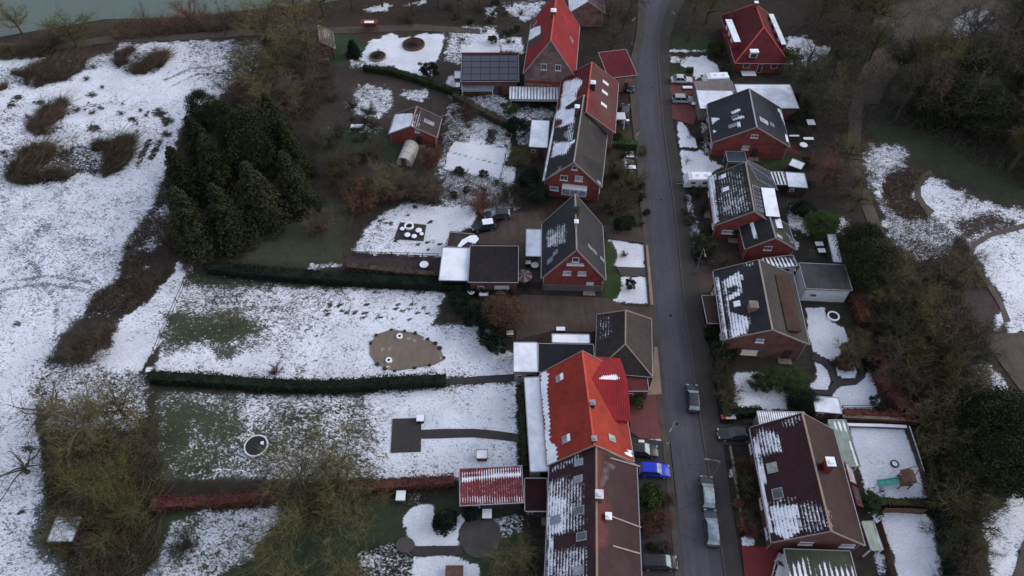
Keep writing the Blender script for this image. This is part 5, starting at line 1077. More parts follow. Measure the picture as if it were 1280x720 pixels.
flatbox('small pale green awning roof at the lower right corner of the maroon roofed house', 'awning', crop(930, 590, 5.54, [(820, 350), (890, 335), (970, 545), (875, 535)]), 2.6, 'awning', wall='white', col=C3(160, 172, 160), open_=True, kind='sheet', paints=[(crop(930, 590, 5.54, [(915, 400), (935, 400), (975, 550), (950, 550)]), .98, None, 1, 1)])
flatbox('mossy glass roofed conservatory with melting snow streaks at the bottom edge', 'conservatory', [(981.5, 687), (1064, 688), (1080, 765), (994, 768)], 2.9, 'conservatory', wall='white', col=C3(72, 76, 66), kind='sheet', 
        paints=[(crop(930, 590, 5.54, [(330, 640), (420, 600), (470, 720), (350, 900), (300, 800)]), .72, None, 6, 4), (crop(930, 590, 5.54, [(520, 640), (560, 600), (600, 660), (760, 660), (800, 900), (500, 900)]), .60, None, 6, 4)])
flatbox('small snow roofed shed under the bare trees at the lower left', 'shed', [(57, 676), (72, 650), (103, 643), (90, 678)], 2.0, 'shed', snow=.95, wall='wood_dark')
flatbox('little snow topped wooden box on the lawn above the corrugated shed', 'box', [(595.5, 562), (609.5, 562), (609.5, 573), (595.5, 573)], 1.0, 'box', snow=SN, wall='wood_red', ins=.9)
flatbox('white snow topped post box at the left end of the long hedge', 'box', [(183, 459), (191, 459), (190, 465), (182, 465)], 1.2, 'box', snow=SN, wall='wood')
flatbox('small white table like cover beside the clipped copper bush', 'box', [(599, 359), (611, 359), (610, 370), (599, 370)], .9, 'box', snow=.9, wall='wood')
# ------------------------------------------------------------------ vegetation
def unit(v): return v/(np.linalg.norm(v)+1e-9)
def ribbons(mb, P0, P1, w, rng):
    """thin crossed twig blades from P0 to P1 (arrays)"""
    d = P1-P0; r = rng.normal(size=d.shape); s = np.cross(d, r); s /= (np.linalg.norm(s, axis=1, keepdims=True)+1e-9); s *= (w*.5)[:, None] if hasattr(w, 'shape') else w*.5
    n = len(P0); V = np.stack([P0-s, P0+s, P1+s*.4, P1-s*.4], 1).reshape(-1, 3)
    mb.add(V, [(4*i, 4*i+1, 4*i+2, 4*i+3) for i in range(n)])
def bare_meshes(seed, H, R, limbs=9, dens=1., up=.5, trunk=.22, tw=.035, multi=False, tl=.9):
    rng = np.random.default_rng(seed); tb = MB(); cb = MB(); r0 = H*.022+.03
    th = H*trunk; top = np.array([rng.normal()*.2, rng.normal()*.2, H*.72])
    if not multi:
        pts = [np.array([0, 0, -.3]), np.array([rng.normal()*.1, rng.normal()*.1, th]), top*.5+np.array([0, 0, th*.5]), top]
        tb.tube(pts, [r0*1.3, r0, r0*.6, r0*.2], 6)
    ends = []
    for i in range(limbs):
        a = i*2.4+rng.normal()*.3; f = i/limbs; z0 = 0.05 if multi else th+(H*.6-th)*f*.8; el = up+.5*f+rng.normal()*.12
        L = R*(1.05-.45*f)*(.85+.3*rng.random())/max(.55, math.cos(min(el, 1.1)))*(.9 if el > .8 else 1.)
        p = [np.array([0, 0, z0]) if multi else np.array([0, 0, z0])+top*np.array([1, 1, 0])*f]
        d = np.array([math.cos(a)*math.cos(el), math.sin(a)*math.cos(el), math.sin(el)]); K = 6
        for k in range(K):
            d = unit(d+rng.normal(size=3)*.16+np.array([0, 0, .03])); p.append(p[-1]+d*L/K)
        rr = r0*(.5 if multi else .45)
        tb.tube(p, [rr*(1-.85*k/K)+.012 for k in range(K+1)], 5)
        for k in range(1, K+1):
            for j in range(int(5*dens) if k < K else int(8*dens)):
                d2 = unit(unit(p[k]-p[k-1])+rng.normal(size=3)*.75+np.array([0, 0, .25])); l2 = L*.30*(.6+.8*rng.random())
                b = p[k-1]+(p[k]-p[k-1])*rng.random(); q = [b, b+d2*l2*.5, b+d2*l2+rng.normal(size=3)*l2*.15]
                ends.append((q[0], q[1], .05)); ends.append((q[1], q[2], .035))
                for m in range(int(6*dens)):
                    d3 = unit(d2+rng.normal(size=3)*.8+np.array([0, 0, .15])); l3 = tl*(.5+rng.random()); s = q[0]+(q[2]-q[0])*(.25+.75*rng.random()); e = s+d3*l3
                    ends.append((s, e, tw)); 
                    for _ in range(3):
                        s4 = s+(e-s)*rng.random(); ends.append((s4, s4+unit(d3+rng.normal(size=3)*.7)*l3*.55, tw*.7))
    A = np.array([e[0] for e in ends]); B = np.array([e[1] for e in ends]); w_ = np.array([e[2] for e in ends])
    ribbons(cb, A, B, w_, rng)
    return tb, cb
def quads(mb, C, size, rng, flat=.0):
    n = len(C); a = rng.normal(size=(n, 3)); b = rng.normal(size=(n, 3)); a[:, 2] *= (1-flat); b[:, 2] *= (1-flat)
    a /= np.linalg.norm(a, axis=1, keepdims=True); b -= a*(a*b).sum(1, keepdims=True); b /= np.linalg.norm(b, axis=1, keepdims=True)
    s = (size*(.6+.8*rng.random(n)))[:, None]*.5
    V = np.stack([C-a*s-b*s*.6, C+a*s-b*s*.6, C+a*s*.7+b*s*.6, C-a*s*.7+b*s*.6], 1).reshape(-1, 3)
    mb.add(V, [(4*i, 4*i+1, 4*i+2, 4*i+3) for i in range(n)])
def leafy_meshes(seed, H, R, n=6000, shape='round', size=.28, clumps=50, trunk=.15):
    rng = np.random.default_rng(seed); tb = MB(); cb = MB(); r0 = H*.02+.03
    tb.tube([(0, 0, -.3), (0, 0, H*.4), (0.05, 0, H*.85)], [r0*1.3, r0, r0*.3], 6)
    C = []
    for i in range(clumps):
        t = rng.random()**(1.0 if shape == 'round' else 1.25); a = rng.random()*6.283
        if shape == 'round':
            z = H*trunk+(H*(1-trunk))*t; rr = R*math.sqrt(max(0.02, 1-(2*t-1)**2))*(.55+.45*rng.random()**.5)*(1+.2*math.sin(a*2+seed)+.15*math.sin(a*3+i)); cs = R*.30
        else:
            z = H*.06+H*.9*t; rr = R*(1-t)**.8*(.55+.5*rng.random()**.5)+.05; cs = R*.30*(1.05-t*.75)
        C.append((rr*math.cos(a), rr*math.sin(a), z, cs))
        if i % 3 == 0: tb.tube([(0, 0, z*.75), (rr*.8*math.cos(a), rr*.8*math.sin(a), z*.95)], [r0*.3, .02], 4)
    C = np.array(C); k = rng.integers(0, clumps, n); d = rng.normal(size=(n, 3)); d /= np.linalg.norm(d, axis=1, keepdims=True); d[:, 2] *= .7
    q = C[k, :3]+d*(C[k, 3]*(.35+.75*rng.random(n)))[:, None]; q[:, 2] = np.maximum(q[:, 2], .05)
    quads(cb, q, size, rng)
    return tb, cb
def conifer_meshes(seed, H, R, size=.2, n=70, trunk=.05):
    rng = np.random.default_rng(seed); tb = MB(); cb = MB(); tb.tube([(0, 0, -.3), (0, 0, H*.5), (0, 0, H*.97)], [H*.018+.05, H*.012, .02], 6); C = []
    z = H*.07; a0 = 0
    while z < H*.97:
        t = z/H; nb = 8 if t < .7 else 6; a0 += .5
        for b in range(nb):
            a = a0+b*6.283/nb+rng.normal()*.15; L = (R*(1-t)**.75*rng.uniform(.6, 1.12)+.15)*(1+.12*math.sin(a*2+seed)); m = int(n*(L/R)**.8)+8
            u = rng.random(m)**.65*L; up = .12*L-(u/L)**2*.34*L; w = .10*L+.16*(L-u)
            d = np.array([math.cos(a), math.sin(a)]); s = rng.normal(size=m)*w
            C.append(np.stack([d[0]*u-d[1]*s, d[1]*u+d[0]*s, z+up-np.abs(rng.normal(size=m))*.16-abs(s)*.25], 1))
            if b % 2 == 0: tb.tube([(0, 0, z), (d[0]*L*.8, d[1]*L*.8, z-.1*L)], [.04, .01], 4)
        z += H*.026+.12*(1-t)
    quads(cb, np.concatenate(C), size, rng, flat=.4); return tb, cb
PROTO = {}
def proto(key, fn, **k):
    if key not in PROTO:
        tb, cb = fn(**k); t = tb.build('trunk', M['bark']); c = cb.build('crown', M['bark'])
        PROTO[key] = (t.data, c.data, k['H']); bpy.data.objects.remove(t); bpy.data.objects.remove(c)
    return PROTO[key]
KIND = {}
for s in range(4):
    KIND[('bare', s)] = dict(fn=bare_meshes, seed=10+s, H=10., R=4.6, limbs=9, dens=.82, tw=.045)
    KIND[('wood', s)] = dict(fn=bare_meshes, seed=60+s, H=13., R=4.6, limbs=11, dens=.85, up=.65, trunk=.3, tw=.062, tl=1.1)
    KIND[('burst', s)] = dict(fn=bare_meshes, seed=20+s, H=6., R=5.2, limbs=14, dens=.82, up=.6, multi=True, tl=1.3, tw=.038)
    KIND[('shrub', s)] = dict(fn=bare_meshes, seed=30+s, H=2.6, R=2.0, limbs=10, dens=.8, up=.6, multi=True, tl=.5, tw=.035)
    KIND[('fine', s)] = dict(fn=bare_meshes, seed=35+s, H=7., R=3.4, limbs=7, dens=.42, tw=.03)
    KIND[('leaf', s)] = dict(fn=leafy_meshes, seed=40+s, H=3.2, R=1.8, n=4500, size=.17, clumps=36)
    KIND[('ever', s)] = dict(fn=conifer_meshes, seed=45+s, H=12., R=3.6, size=.24, n=95)
    KIND[('cone', s)] = dict(fn=conifer_meshes, seed=85+s, H=3.4, R=1.3, size=.15, n=60)
    KIND[('everound', s)] = dict(fn=leafy_meshes, seed=50+s, H=9., R=4.4, n=20000, size=.2, clumps=110)
_mm = {}
def tree(label, cat, x, y, H, kind='bare', mat='twig_olive', R=None, bark='bark', name='bare_tree', group=None, top=False, loc=None):
    """x, y: photo position of the foot (or of the crown centre with top=True)"""
    s = random.randrange(4); spec = dict(KIND[(kind, s)]); fn = spec.pop('fn')
    tm, cm, H0 = proto((kind, s), fn, **spec); k = H/H0; kr = (R/spec['R']) if R else k
    p = loc if loc is not None else P(x, y, H*.5 if top else 0.)
    r = thing(name, label, cat, (p[0], p[1], 0), random.uniform(0, 6.28), group)
    for nm, me, mt in (('trunk', tm, bark), ('crown', cm, mat)):
        key = (me.name, mt)
        if key not in _mm: m2 = me.copy(); m2.materials.clear(); m2.materials.append(M[mt]); _mm[key] = m2
        o = bpy.data.objects.new(nm, _mm[key]); COL.objects.link(o); o.parent = r; o.scale = (kr, kr, k)
    return r
T = tree
# left: along the water
T('pale yellowish bare willow at the top left corner beside the water', 'tree', 28, 42, 7, 'bare', 'twig_olive', R=3.8)
T('wide olive bare tree on the water bank right of the yellowish willow', 'tree', 97, 58, 8, 'bare', 'twig_olive', R=7)
T('low dull olive bush between the two bank trees', 'bush', 62, 60, 3.5, 'shrub', 'twig_brown', R=4, name='bush')
T('slim pale bare tree standing on the bank near the reeds', 'tree', 190, 46, 8, 'fine', 'twig_olive', R=3)
T('orange brown bare tree behind the reeds', 'tree', 245, 40, 8, 'bare', 'twig_rust', R=4.5)
T('dark bare tree at the end of the reeds near the olive clump', 'tree', 283, 44, 8, 'fine', 'twig_brown', R=4)
for i, (x, y, h, R) in enumerate([(335, 52, 9, 7), (372, 34, 10, 6), (395, 95, 8, 6), (350, 92, 8, 7), (320, 108, 7, 6), (365, 128, 7, 6), (405, 20, 9, 5), (335, 140, 7, 6.), (300, 130, 6, 5), (378, 60, 8, 6)]):
    T('olive brown bare tree in the clump between snowy field and gardens', 'tree', x, y, h, 'bare', ['twig_olive', 'twig_olive', 'twig_brown'][i % 3], R=R, group='bare trees in the clump by the field')
for i, (x, y) in enumerate([(440, 12), (478, 8), (515, 14), (548, 10), (575, 20), (600, 5), (640, 8), (455, -12), (500, -14), (560, -14)]):
    T('thin bare tree in the row along the top edge beyond the gardens', 'tree', x, y, 8, ['fine', 'bare'][i % 2], ['twig_brown', 'twig_olive', 'twig_grey'][i % 3], R=3.6, group='thin bare trees along the top edge')
T('dark pointed conifer beside the square snowy garden', 'conifer', 443, 70, 4, 'cone', 'leaf_deep', R=1.8, name='conifer')
# dark evergreen clump
for i, (x, y, h, R) in enumerate([(255, 300, 13, 5.6), (295, 290, 12, 5.5), (245, 245, 12, 5.2), (285, 235, 13, 5.5), (335, 270, 13, 5.8), (330, 215, 13, 5.8), (375, 250, 12, 5.0), (262, 200, 11, 4.8), (370, 205, 11, 5), (300, 180, 11, 5), (350, 165, 10, 5), (268, 155, 8, 3.6)]):
    T('dark green evergreen tree in the big clump left of the small garden house', 'evergreen tree', x, y+10, h*1.08, ['ever', 'everound'][i % 6 == 5], 'leaf_dark', R=R*.8, name='evergreen_tree', group='evergreens in the big dark clump')
T('leaning pale bare stem at the left foot of the dark evergreens', 'tree', 250, 310, 8, 'fine', 'twig_olive', R=1.5, bark='bark_pale')
# shrubs at the middle
for i, (x, y, h, R, k, m, lb) in enumerate([
    (430, 215, 5, 3.5, 'bare', 'twig_brown', 'dull brown bare shrub right of the dark evergreens'),
    (455, 262, 4.5, 2.4, 'shrub', 'twig_rust', 'rusty upright shrub left of the snowy lawn with the fire circle'),
    (485, 240, 6, 4.2, 'bare', 'twig_olive', 'large olive bare tree above the snowy lawn with the fire circle'),
    (517, 248, 5, 3.4, 'bare', 'twig_brown', 'brown bare bush between the olive tree and the vegetable beds'),
    (545, 252, 4.5, 3.2, 'bare', 'twig_brown', 'purplish brown bush at the upper right corner of the fire circle lawn'),
    (540, 205, 4, 2.2, 'shrub', 'twig_rust', 'reddish bush right of the polytunnel'),
    (603, 262, 3.2, 2.4, 'shrub', 'twig_rust', 'copper bush beside the two dark parked cars'),
    (631, 252, 3.2, 1.8, 'shrub', 'twig_grey', 'grey bare shrub above the two dark parked cars'),
    (466, 200, 4, 3, 'bare', 'twig_grey', 'grey bare bush below the small red garden house'),
    (420, 180, 4, 3, 'shrub', 'twig_grey', 'grey brush in front of the upper edge of the evergreens'),
    (400, 290, 4, 2.6, 'shrub', 'twig_brown', 'low brown shrub at the top of the dull green lawn'),
    (585, 110+40, 3, 2, 'shrub', 'twig_brown', 'low bush between the vegetable beds and the white hut'),
    (645, 170, 3.4, 2.1, 'leaf', 'leaf_deep', 'dark evergreen bush left of the white snowy hut'),
    (637, 142, 2.2, 1.4, 'leaf', 'leaf_green', 'bright green bush below the white glazed veranda'),
    (662, 232, 3, 2, 'leaf', 'leaf_deep', 'dark evergreen bush left of the balcony gable'),
    (668, 252, 3, 2.2, 'leaf', 'leaf_deep', 'second dark evergreen bush below the balcony gable'),
    (650, 205, 3, 2, 'shrub', 'twig_olive', 'olive shrub beside the long patchy snow roof'),
    (512, 28, 3, 2, 'shrub', 'twig_brown', 'brown bush above the oval flower bed'),
    (538, 95, 3, 1.8, 'leaf', 'leaf_deep', 'dark bush left of the solar panelled garage')]):
    T(lb, 'bush' if h < 4.6 else 'tree', x, y, h, k, m, R=R, name='bush' if h < 4.6 else 'bare_tree')
# clipped copper tree and dark clump near garage
T('copper brown leafy tree below the large dark garage', 'tree', 630, 405, 5, 'everound', 'leaf_copper', R=2.9, name='leafy_tree')
T('dark green clipped bush left of the copper tree', 'bush', 598, 405, 3.4, 'leaf', 'leaf_deep', R=2.2, name='bush')
T('dark green bush at the foot of the copper tree', 'bush', 614, 424, 3, 'leaf', 'leaf_deep', R=2.0, name='bush')
T('dark green bush below the white carport', 'bush', 574, 384, 2.4, 'leaf', 'leaf_deep', R=1.7, name='bush')
T('small dark evergreen between the copper tree and the snowy garden', 'bush', 620, 438, 2.4, 'leaf', 'leaf_deep', R=1.5, name='bush')
T('small red leaved shrub on the big snowy lawn', 'shrub', 345, 466, 1.5, 'shrub', 'leaf_red', R=1.0, name='shrub')
T('thin bare fruit tree on the upper left of the big snowy lawn', 'tree', 292, 408, 4, 'fine', 'twig_olive', R=2.2)
T('very thin sapling at the top left of the big snowy lawn', 'tree', 272, 382, 3, 'fine', 'twig_brown', R=1.2)
# bottom left
T('large pale twigged bare tree at the left end of the long hedge', 'tree', 118, 548, 8, 'bare', 'twig_olive', R=6.2, bark='bark_pale')
T('second pale bare tree close behind the large one at the left end of the hedge', 'tree', 158, 522, 7, 'bare', 'twig_olive', R=4.4)
T('brown bare bush beside the fence end left of the second garden', 'bush', 185, 565, 4.4, 'bare', 'twig_brown', R=3.4, name='bush')
T('huge olive yellow bursting bush at the lower left', 'bush', 148, 642, 6, 'burst', 'twig_moss', R=5.8, name='bush')
T('olive bare bush between the bursting bush and the pale tree', 'bush', 150, 598, 5, 'burst', 'twig_moss', R=4.0, name='bush')
T('dark fallen branch like bare tree lying over the field snow', 'tree', 70, 520, 3.2, 'fine', 'twig_brown', R=6, bark='bark')
T('bare tree leaning over the field at the left edge', 'tree', 35, 590, 3.5, 'fine', 'twig_grey', R=5)
T('dark brushwood bush at the field edge above the pale bare tree', 'bush', 100, 445, 2.4, 'shrub', 'twig_brown', R=3.2, name='bush')
T('dark brushwood bush behind the fence beside the snowy strip', 'bush', 130, 428, 2.2, 'shrub', 'twig_brown', R=2.6, name='bush')
T('large olive brown tree in the middle of the red hedge', 'tree', 402, 636, 9, 'burst', 'twig_moss', R=7.2)
T('brown bare tree left of the large one in the red hedge', 'tree', 375, 620, 7, 'bare', 'twig_brown', R=5.2)
T('olive bare tree right of the large one at the red hedge', 'tree', 445, 640, 6.5, 'bare', 'twig_olive', R=5.)
T('greenish twiggy bush at the bottom edge below the red hedge', 'bush', 345, 745, 6, 'burst', 'twig_moss', R=5.6, name='bush')
T('second greenish bush at the bottom edge right of the first', 'bush', 430, 750, 5.5, 'burst', 'twig_moss', R=5, name='bush')
T('small bush at the lower left lawn patch', 'bush', 235, 685, 2.8, 'shrub', 'twig_grey', R=2.0, name='bush')
T('olive leafy bush at the bottom below the round patio', 'bush', 640, 722, 4.5, 'burst', 'twig_moss', R=3.6, name='bush')
T('small bare tree leaning beside the brown terrace at the bottom', 'tree', 668, 690, 3.4, 'fine', 'twig_grey', R=1.8)
for i in range(9):
    T('dull bare bush in the strip between field and second garden', 'bush', 70+random.uniform(0, 110), 560+i*18, random.uniform(2.2, 3.6), 'shrub', ['twig_brown', 'twig_olive'][i % 2], R=random.uniform(2, 3.2), name='bush', group='bushes in the strip by the field')
# front gardens left of road
for (x, y, h, R, k, m, lb) in [
    (775, 262, 4.2, 3.0, 'shrub', 'twig_brown', 'brown bare bush in the front garden above the reddish driveway'),
    (785, 232, 3.4, 2.4, 'shrub', 'twig_olive', 'olive bare bush in the front garden beside the patchy snow terrace'),
    (768, 222, 3.0, 2.0, 'shrub', 'twig_brown', 'brown shrub against the patchy snow terrace'),
    (780, 287, 2.4, 1.8, 'leaf', 'leaf_deep', 'dark evergreen at the edge of the reddish driveway'),
    (787, 360, 1.6, .85, 'leaf', 'leaf_deep', 'clipped dark ball bush on the lower snowy front lawn'),
    (780, 320, 1.0, .6, 'shrub', 'twig_brown', 'tiny bush on the upper snowy front lawn'),
    (796, 508, 1.6, .9, 'leaf', 'leaf_green', 'small green bush on the reddish forecourt'),
    (812, 628, 3.4, 1.5, 'leaf', 'leaf_green', 'dark green bush below the blue car'),
    (816, 655, 2.8, 1.6, 'shrub', 'twig_rust', 'brown rusty bush between the blue car and the black van'),
    (778, 40, 7, 3.4, 'bare', 'twig_brown', 'brown bare tree left of the street near the top'),
    (764, 62, 6, 2.8, 'bare', 'twig_grey', 'grey bare tree behind the tall red roofed house'),
    (788, 12, 8, 3.6, 'bare', 'twig_brown', 'bare tree left of the street at the top edge'),
    (760, 30, 6, 3, 'bare', 'twig_brown', 'brown bare tree between the top houses'),
    (757, 178, 1.6, 1.0, 'leaf', 'leaf_green', 'green shrub beside the white porch of the terrace'),
    (590, 655-8, 2, 1, 'leaf', 'leaf_deep', 'low dark shrub at the round patio')]:
    T(lb, 'bush' if h < 4.6 else 'tree', x, y, h, k, m, R=R, name='bush' if h < 4.6 else 'bare_tree')
# right of the street
for (x, y, h, R, k, m, lb) in [
    (860, 52, 8, 4.2, 'bare', 'twig_grey', 'grey bare tree right of the street at the top'),
    (882, 30, 9, 4.6, 'bare', 'twig_olive', 'olive bare tree left of the hipped red house'),
    (868, 15, 9, 4.6, 'bare', 'twig_olive', 'bare tree nearest the top edge right of the street'),
    (848, 86, 4, 2, 'fine', 'twig_olive', 'thin bare tree on the snow patch above the silver car'),
    (894, 70, 3.4, 1.6, 'leaf', 'leaf_dark', 'green shrub against the hipped red house'),
    (908, 108-12, 2.4, 1.5, 'leaf', 'leaf_dark', 'dark shrub behind the caravan'),
    (984, 88, 4.5, 2.4, 'leaf', 'leaf_green', 'greenish tree right of the hipped red house'),
    (1010, 80, 6, 4.2, 'fine', 'twig_brown', 'thin dark bare tree over the snow patch right of the hipped house'),
    (872, 172, 2, 1.3, 'shrub', 'twig_grey', 'grey low bush left of the slate roofed house'),
    (858, 205, 2, 1.2, 'fine', 'twig_brown', 'small bare bush between the two snowy front patches'),
    (880, 315, 2.6, 1.8, 'leaf', 'leaf_dark', 'dark green bush before the solar panelled house'),
    (900, 335, 2.2, 1.8, 'shrub', 'twig_brown', 'low brown bush above the striped snow roof'),
    (858, 270, 1.6, 1.1, 'shrub', 'twig_grey', 'grey low bush at the pavement with snow crumbs'),
    (1000, 268, 2.6, 1.8, 'leaf', 'leaf_deep', 'blue green snow dusted bush right of the solar house'),
    (1022, 292, 4, 2.5, 'everound', 'leaf_green', 'bright green leafy shrub beside the leaning shed roof'),
    (1074, 352, 8, 3.8, 'everound', 'leaf_dark', 'tall dark conifer behind the white walled garage'),
    (1066, 325, 7, 3.3, 'everound', 'leaf_dark', 'dark conifer beside the leaning snowy shed roof'),
    (1062, 300, 4, 2.4, 'shrub', 'twig_brown', 'brown bush above the dark conifers'),
    (948, 482, 1.6, 1.5, 'leaf', 'leaf_dark', 'dark green bush under the lit window'),
    (988, 482, 2.4, 2.2, 'everound', 'leaf_green', 'wide green shrub at the corner of the brown brick house'),
    (968, 480, 1.8, 1.7, 'leaf', 'leaf_green', 'green bush in the middle of the row under the brick gable'),
    (1001, 508, 2.8, 2.0, 'everound', 'leaf_deep', 'dark round bush beside the white garden shed'),
    (902, 450, 3, 1.7, 'leaf', 'leaf_dark', 'dark evergreen at the left corner of the brown brick house'),
    (898, 475, 3, 1.8, 'shrub', 'twig_brown', 'brown bush beside the pavement and the speckled lawn'),
    (908, 500, 3, 1.8, 'shrub', 'twig_olive', 'olive bush at the lower end of the roadside hedge'),
    (890, 425, 2.4, 1.4, 'leaf', 'leaf_deep', 'dark bush at the curved carport'),
    (1056, 448, 3.4, 2.6, 'bare', 'twig_olive', 'mossy bare bush leaning over the snowy winding garden'),
    (1072, 440, 4.0, 2.6, 'bare', 'twig_olive', 'mossy bare tree between the winding garden and the red hedge'),
    (1086, 462, 2.0, 1.1, 'leaf', 'leaf_deep', 'small dark green bush at the inner corner of the winding garden'),
    (1052, 458, 1.6, 1.3, 'leaf', 'leaf_copper', 'round brown bush in the path loop'),
    (1095, 509, 1.9, 1.2, 'leaf', 'leaf_deep', 'dark round shrub in the lower corner of the winding garden'),
    (930, 612, 2.6, 1.6, 'leaf', 'leaf_dark', 'dark green bush left of the maroon roofed house'),
    (927, 588, 1.8, 1.2, 'shrub', 'twig_rust', 'brown grass like bush beside the pavement'),
    (937, 668, 1.4, .9, 'shrub', 'twig_rust', 'round brown shrub above the crimson forecourt'),
    (1085, 632, 1.8, 1.3, 'leaf', 'leaf_green', 'dark green bush at the end of the small brick wall'),
    (1176, 622, 3, 1.6, 'leaf', 'leaf_dark', 'dark bush at the corner of the fenced snowy lawn')]:
    T(lb, 'bush' if h < 4.6 else 'tree', x, y, h, k, m, R=R, name='bush' if h < 4.6 else 'bare_tree')
# wood to the right
rw = random.Random(5)
WOOD = []
CLEAR = [(1085, 110), (1105, 30), (1180, -70), (1290, -70), (1262, 60), (1225, 95), (1180, 85), (1130, 90)]
def scatter(poly, n, mind, lbl, grp, kinds, mats, hs, rs):
    got = 0; tries = 0
    while got < n and tries < n*40:
        tries += 1; xs_ = [p[0] for p in poly]; ys_ = [p[1] for p in poly]; x, y = rw.uniform(min(xs_), max(xs_)), rw.uniform(min(ys_), max(ys_))
        if not inpoly(np.array([x]), np.array([y]), poly)[0]: continue
        if inpoly(np.array([x]), np.array([y]), CLEAR)[0]: continue
        p = P(x, y)
        if any(math.hypot(p[0]-q[0], p[1]-q[1]) < mind for q in WOOD): continue
        WOOD.append(p); got += 1; h = rw.uniform(*hs)
        T(lbl, 'tree', 0, 0, h, rw.choice(kinds), rw.choice(mats), R=rw.uniform(*rs), loc=p, group=grp)
scatter([(1010, 0), (1120, -30), (1100, 60), (1065, 110), (1060, 180), (1020, 190), (995, 140), (1010, 90)], 16, 3.6, 'bare dull tree in the wood left of the curving park path', 'bare trees left of the park path', ['wood', 'bare'], ['twig_olive', 'twig_brown', 'twig_grey'], (9, 12), (3.6, 4.8))
scatter([(1130, -60), (1500, -60), (1500, 250), (1290, 235), (1200, 180), (1110, 150), (1110, 100), (1160, 50)], 70, 3.6, 'bare dark tree deep in the wood at the upper right', 'bare trees in the upper right wood', ['wood', 'wood', 'bare'], ['twig_olive', 'twig_grey', 'twig_brown'], (10, 14), (3.8, 5.4))
scatter([(860, -60), (1000, -60), (1010, 20), (990, 0), (940, -8), (850, 0)], 8, 4.5, 'bare tree behind the hipped red house at the top edge', 'bare trees behind the hipped house', ['bare'], ['twig_olive', 'twig_grey'], (8, 10), (3.8, 5))
for i, (x, y, h, R) in enumerate([(1158, 150, 10, 5.2), (1190, 130, 10, 5), (1215, 165, 9, 4.6), ]):
    T('dark ivy green tree inside the upper right wood', 'evergreen tree', x, y, h, 'everound', 'leaf_dark', R=R, name='evergreen_tree', group='ivy green trees in the wood')
scatter([(1018, 205), (1060, 195), (1070, 260), (1060, 290), (1040, 260), (1020, 240)], 5, 3.2, 'brown bare tree between the back gardens and the curving park path', 'bare trees behind the solar house', ['bare'], ['twig_brown', 'twig_olive', 'twig_rust'], (6, 8), (3.0, 4.0))
scatter([(1095, 350), (1185, 335), (1215, 385), (1190, 430), (1130, 440), (1100, 400)], 5, 4.2, 'mossy olive bare tree in the thicket right of the dark conifers', 'mossy trees right of the conifers', ['bare'], ['twig_olive'], (5.5, 7), (3.4, 4.4))
scatter([(1095, 400), (1200, 430), (1240, 470), (1160, 560), (1120, 500), (1095, 440)], 13, 3.8, 'brown bare tree in the thicket behind the red beech hedge', 'bare trees behind the beech hedge', ['bare', 'shrub'], ['twig_brown', 'twig_grey', 'twig_olive'], (4.5, 7), (3.2, 4.4))
for i, (x, y, h, R) in enumerate([(1230, 560, 9, 4.8), (1262, 555, 8, 4.4), (1205, 540, 7, 3.6), (1250, 600, 7, 4), (1212, 590, 7, 4)]):
    T('dark evergreen in the group at the lower right edge', 'evergreen tree', x, y, h, 'everound', 'leaf_dark', R=R, name='evergreen_tree', group='evergreens at the lower right')
scatter([(1168, 590), (1215, 610), (1225, 740), (1185, 740), (1175, 690), (1160, 620)], 13, 2.8, 'brown bare bush in the strip beside the fenced snowy lawns', 'brown bushes right of the snowy lawns', ['shrub', 'bare'], ['twig_brown', 'twig_rust', 'twig_grey', 'twig_olive'], (3.5, 5.5), (2.2, 3.4))
T('dark bare tree alone above the snowy hollow of the park', 'tree', 1112, 348, 8, 'fine', 'twig_olive', R=4.4)
T('second thin dark tree in the park hollow', 'tree', 1150, 340, 6, 'fine', 'twig_brown', R=3.4)
T('tall bare tree before the grey clearing at the upper right', 'tree', 1208, 56, 10, 'bare', 'twig_brown', R=5)
T('crooked dark tree leaning at the upper right edge', 'tree', 1238, 105, 8, 'fine', 'twig_brown', R=6)
# ------------------------------------------------------------------ hedges
def hedge(label, pts, w, h, mat, dens=34, size=.2, cat='hedge', ww=.25, snow=False, name='hedge'):
    W = [P(x, y, 0) for x, y in pts]; rng = np.random.default_rng(len(label)); mb = MB(); C = []
    for a, b in zip(W[:-1], W[1:]):
        d = b-a; L = np.linalg.norm(d); d /= L; n = np.array([-d[1], d[0], 0]); m = int(L*(w+2*h)*dens)
        if m < 1: continue
        t = rng.random(m)*L; s = rng.random(m)*(w+2*h); top = (s > h) & (s < h+w)
        off = np.where(top, s-h-w/2, np.where(s <= h, -w/2, w/2)); z = np.where(top, h, np.where(s <= h, s, w+2*h-s))
        q = a+d*t[:, None]+n*off[:, None]; q[:, 2] = z
        wob = (fbm(q[:, 0]*.8+z*.6, q[:, 1]*.8, 3)-.5)*ww*4.2-np.where(fbm(q[:, 0]*.35+9, q[:, 1]*.35, 2) < .33, .35, 0)*top
        q += n*(np.sign(off)*wob*.6*(~top))[:, None]; q[:, 2] += wob*top; q += rng.normal(size=q.shape)*.07; C.append(q)
        mb.box((a+b)/2+np.array([0, 0, h*.45]), (L, w*.8, h*.85), [d, n, (0, 0, 1.)])
    quads(mb, np.concatenate(C), size, rng); o = mb.build(name, M[mat]); tag(o, label, cat)
    return o
hedge('long dark green hedge between the two big snowy gardens', [(190, 475), (250, 478), (330, 484), (400, 487), (440, 485), (500, 481), (558, 479)], 1.6, 1.5, 'leaf_deep')
hedge('long dark green hedge along the top of the big snowy garden', [(262, 338), (330, 346), (420, 352), (500, 357), (560, 360)], 1.9, 1.6, 'leaf_deep')
hedge('dark hedge piece under the white carport', [(558, 360), (600, 366), (640, 366)], 1.4, 1.3, 'leaf_deep')
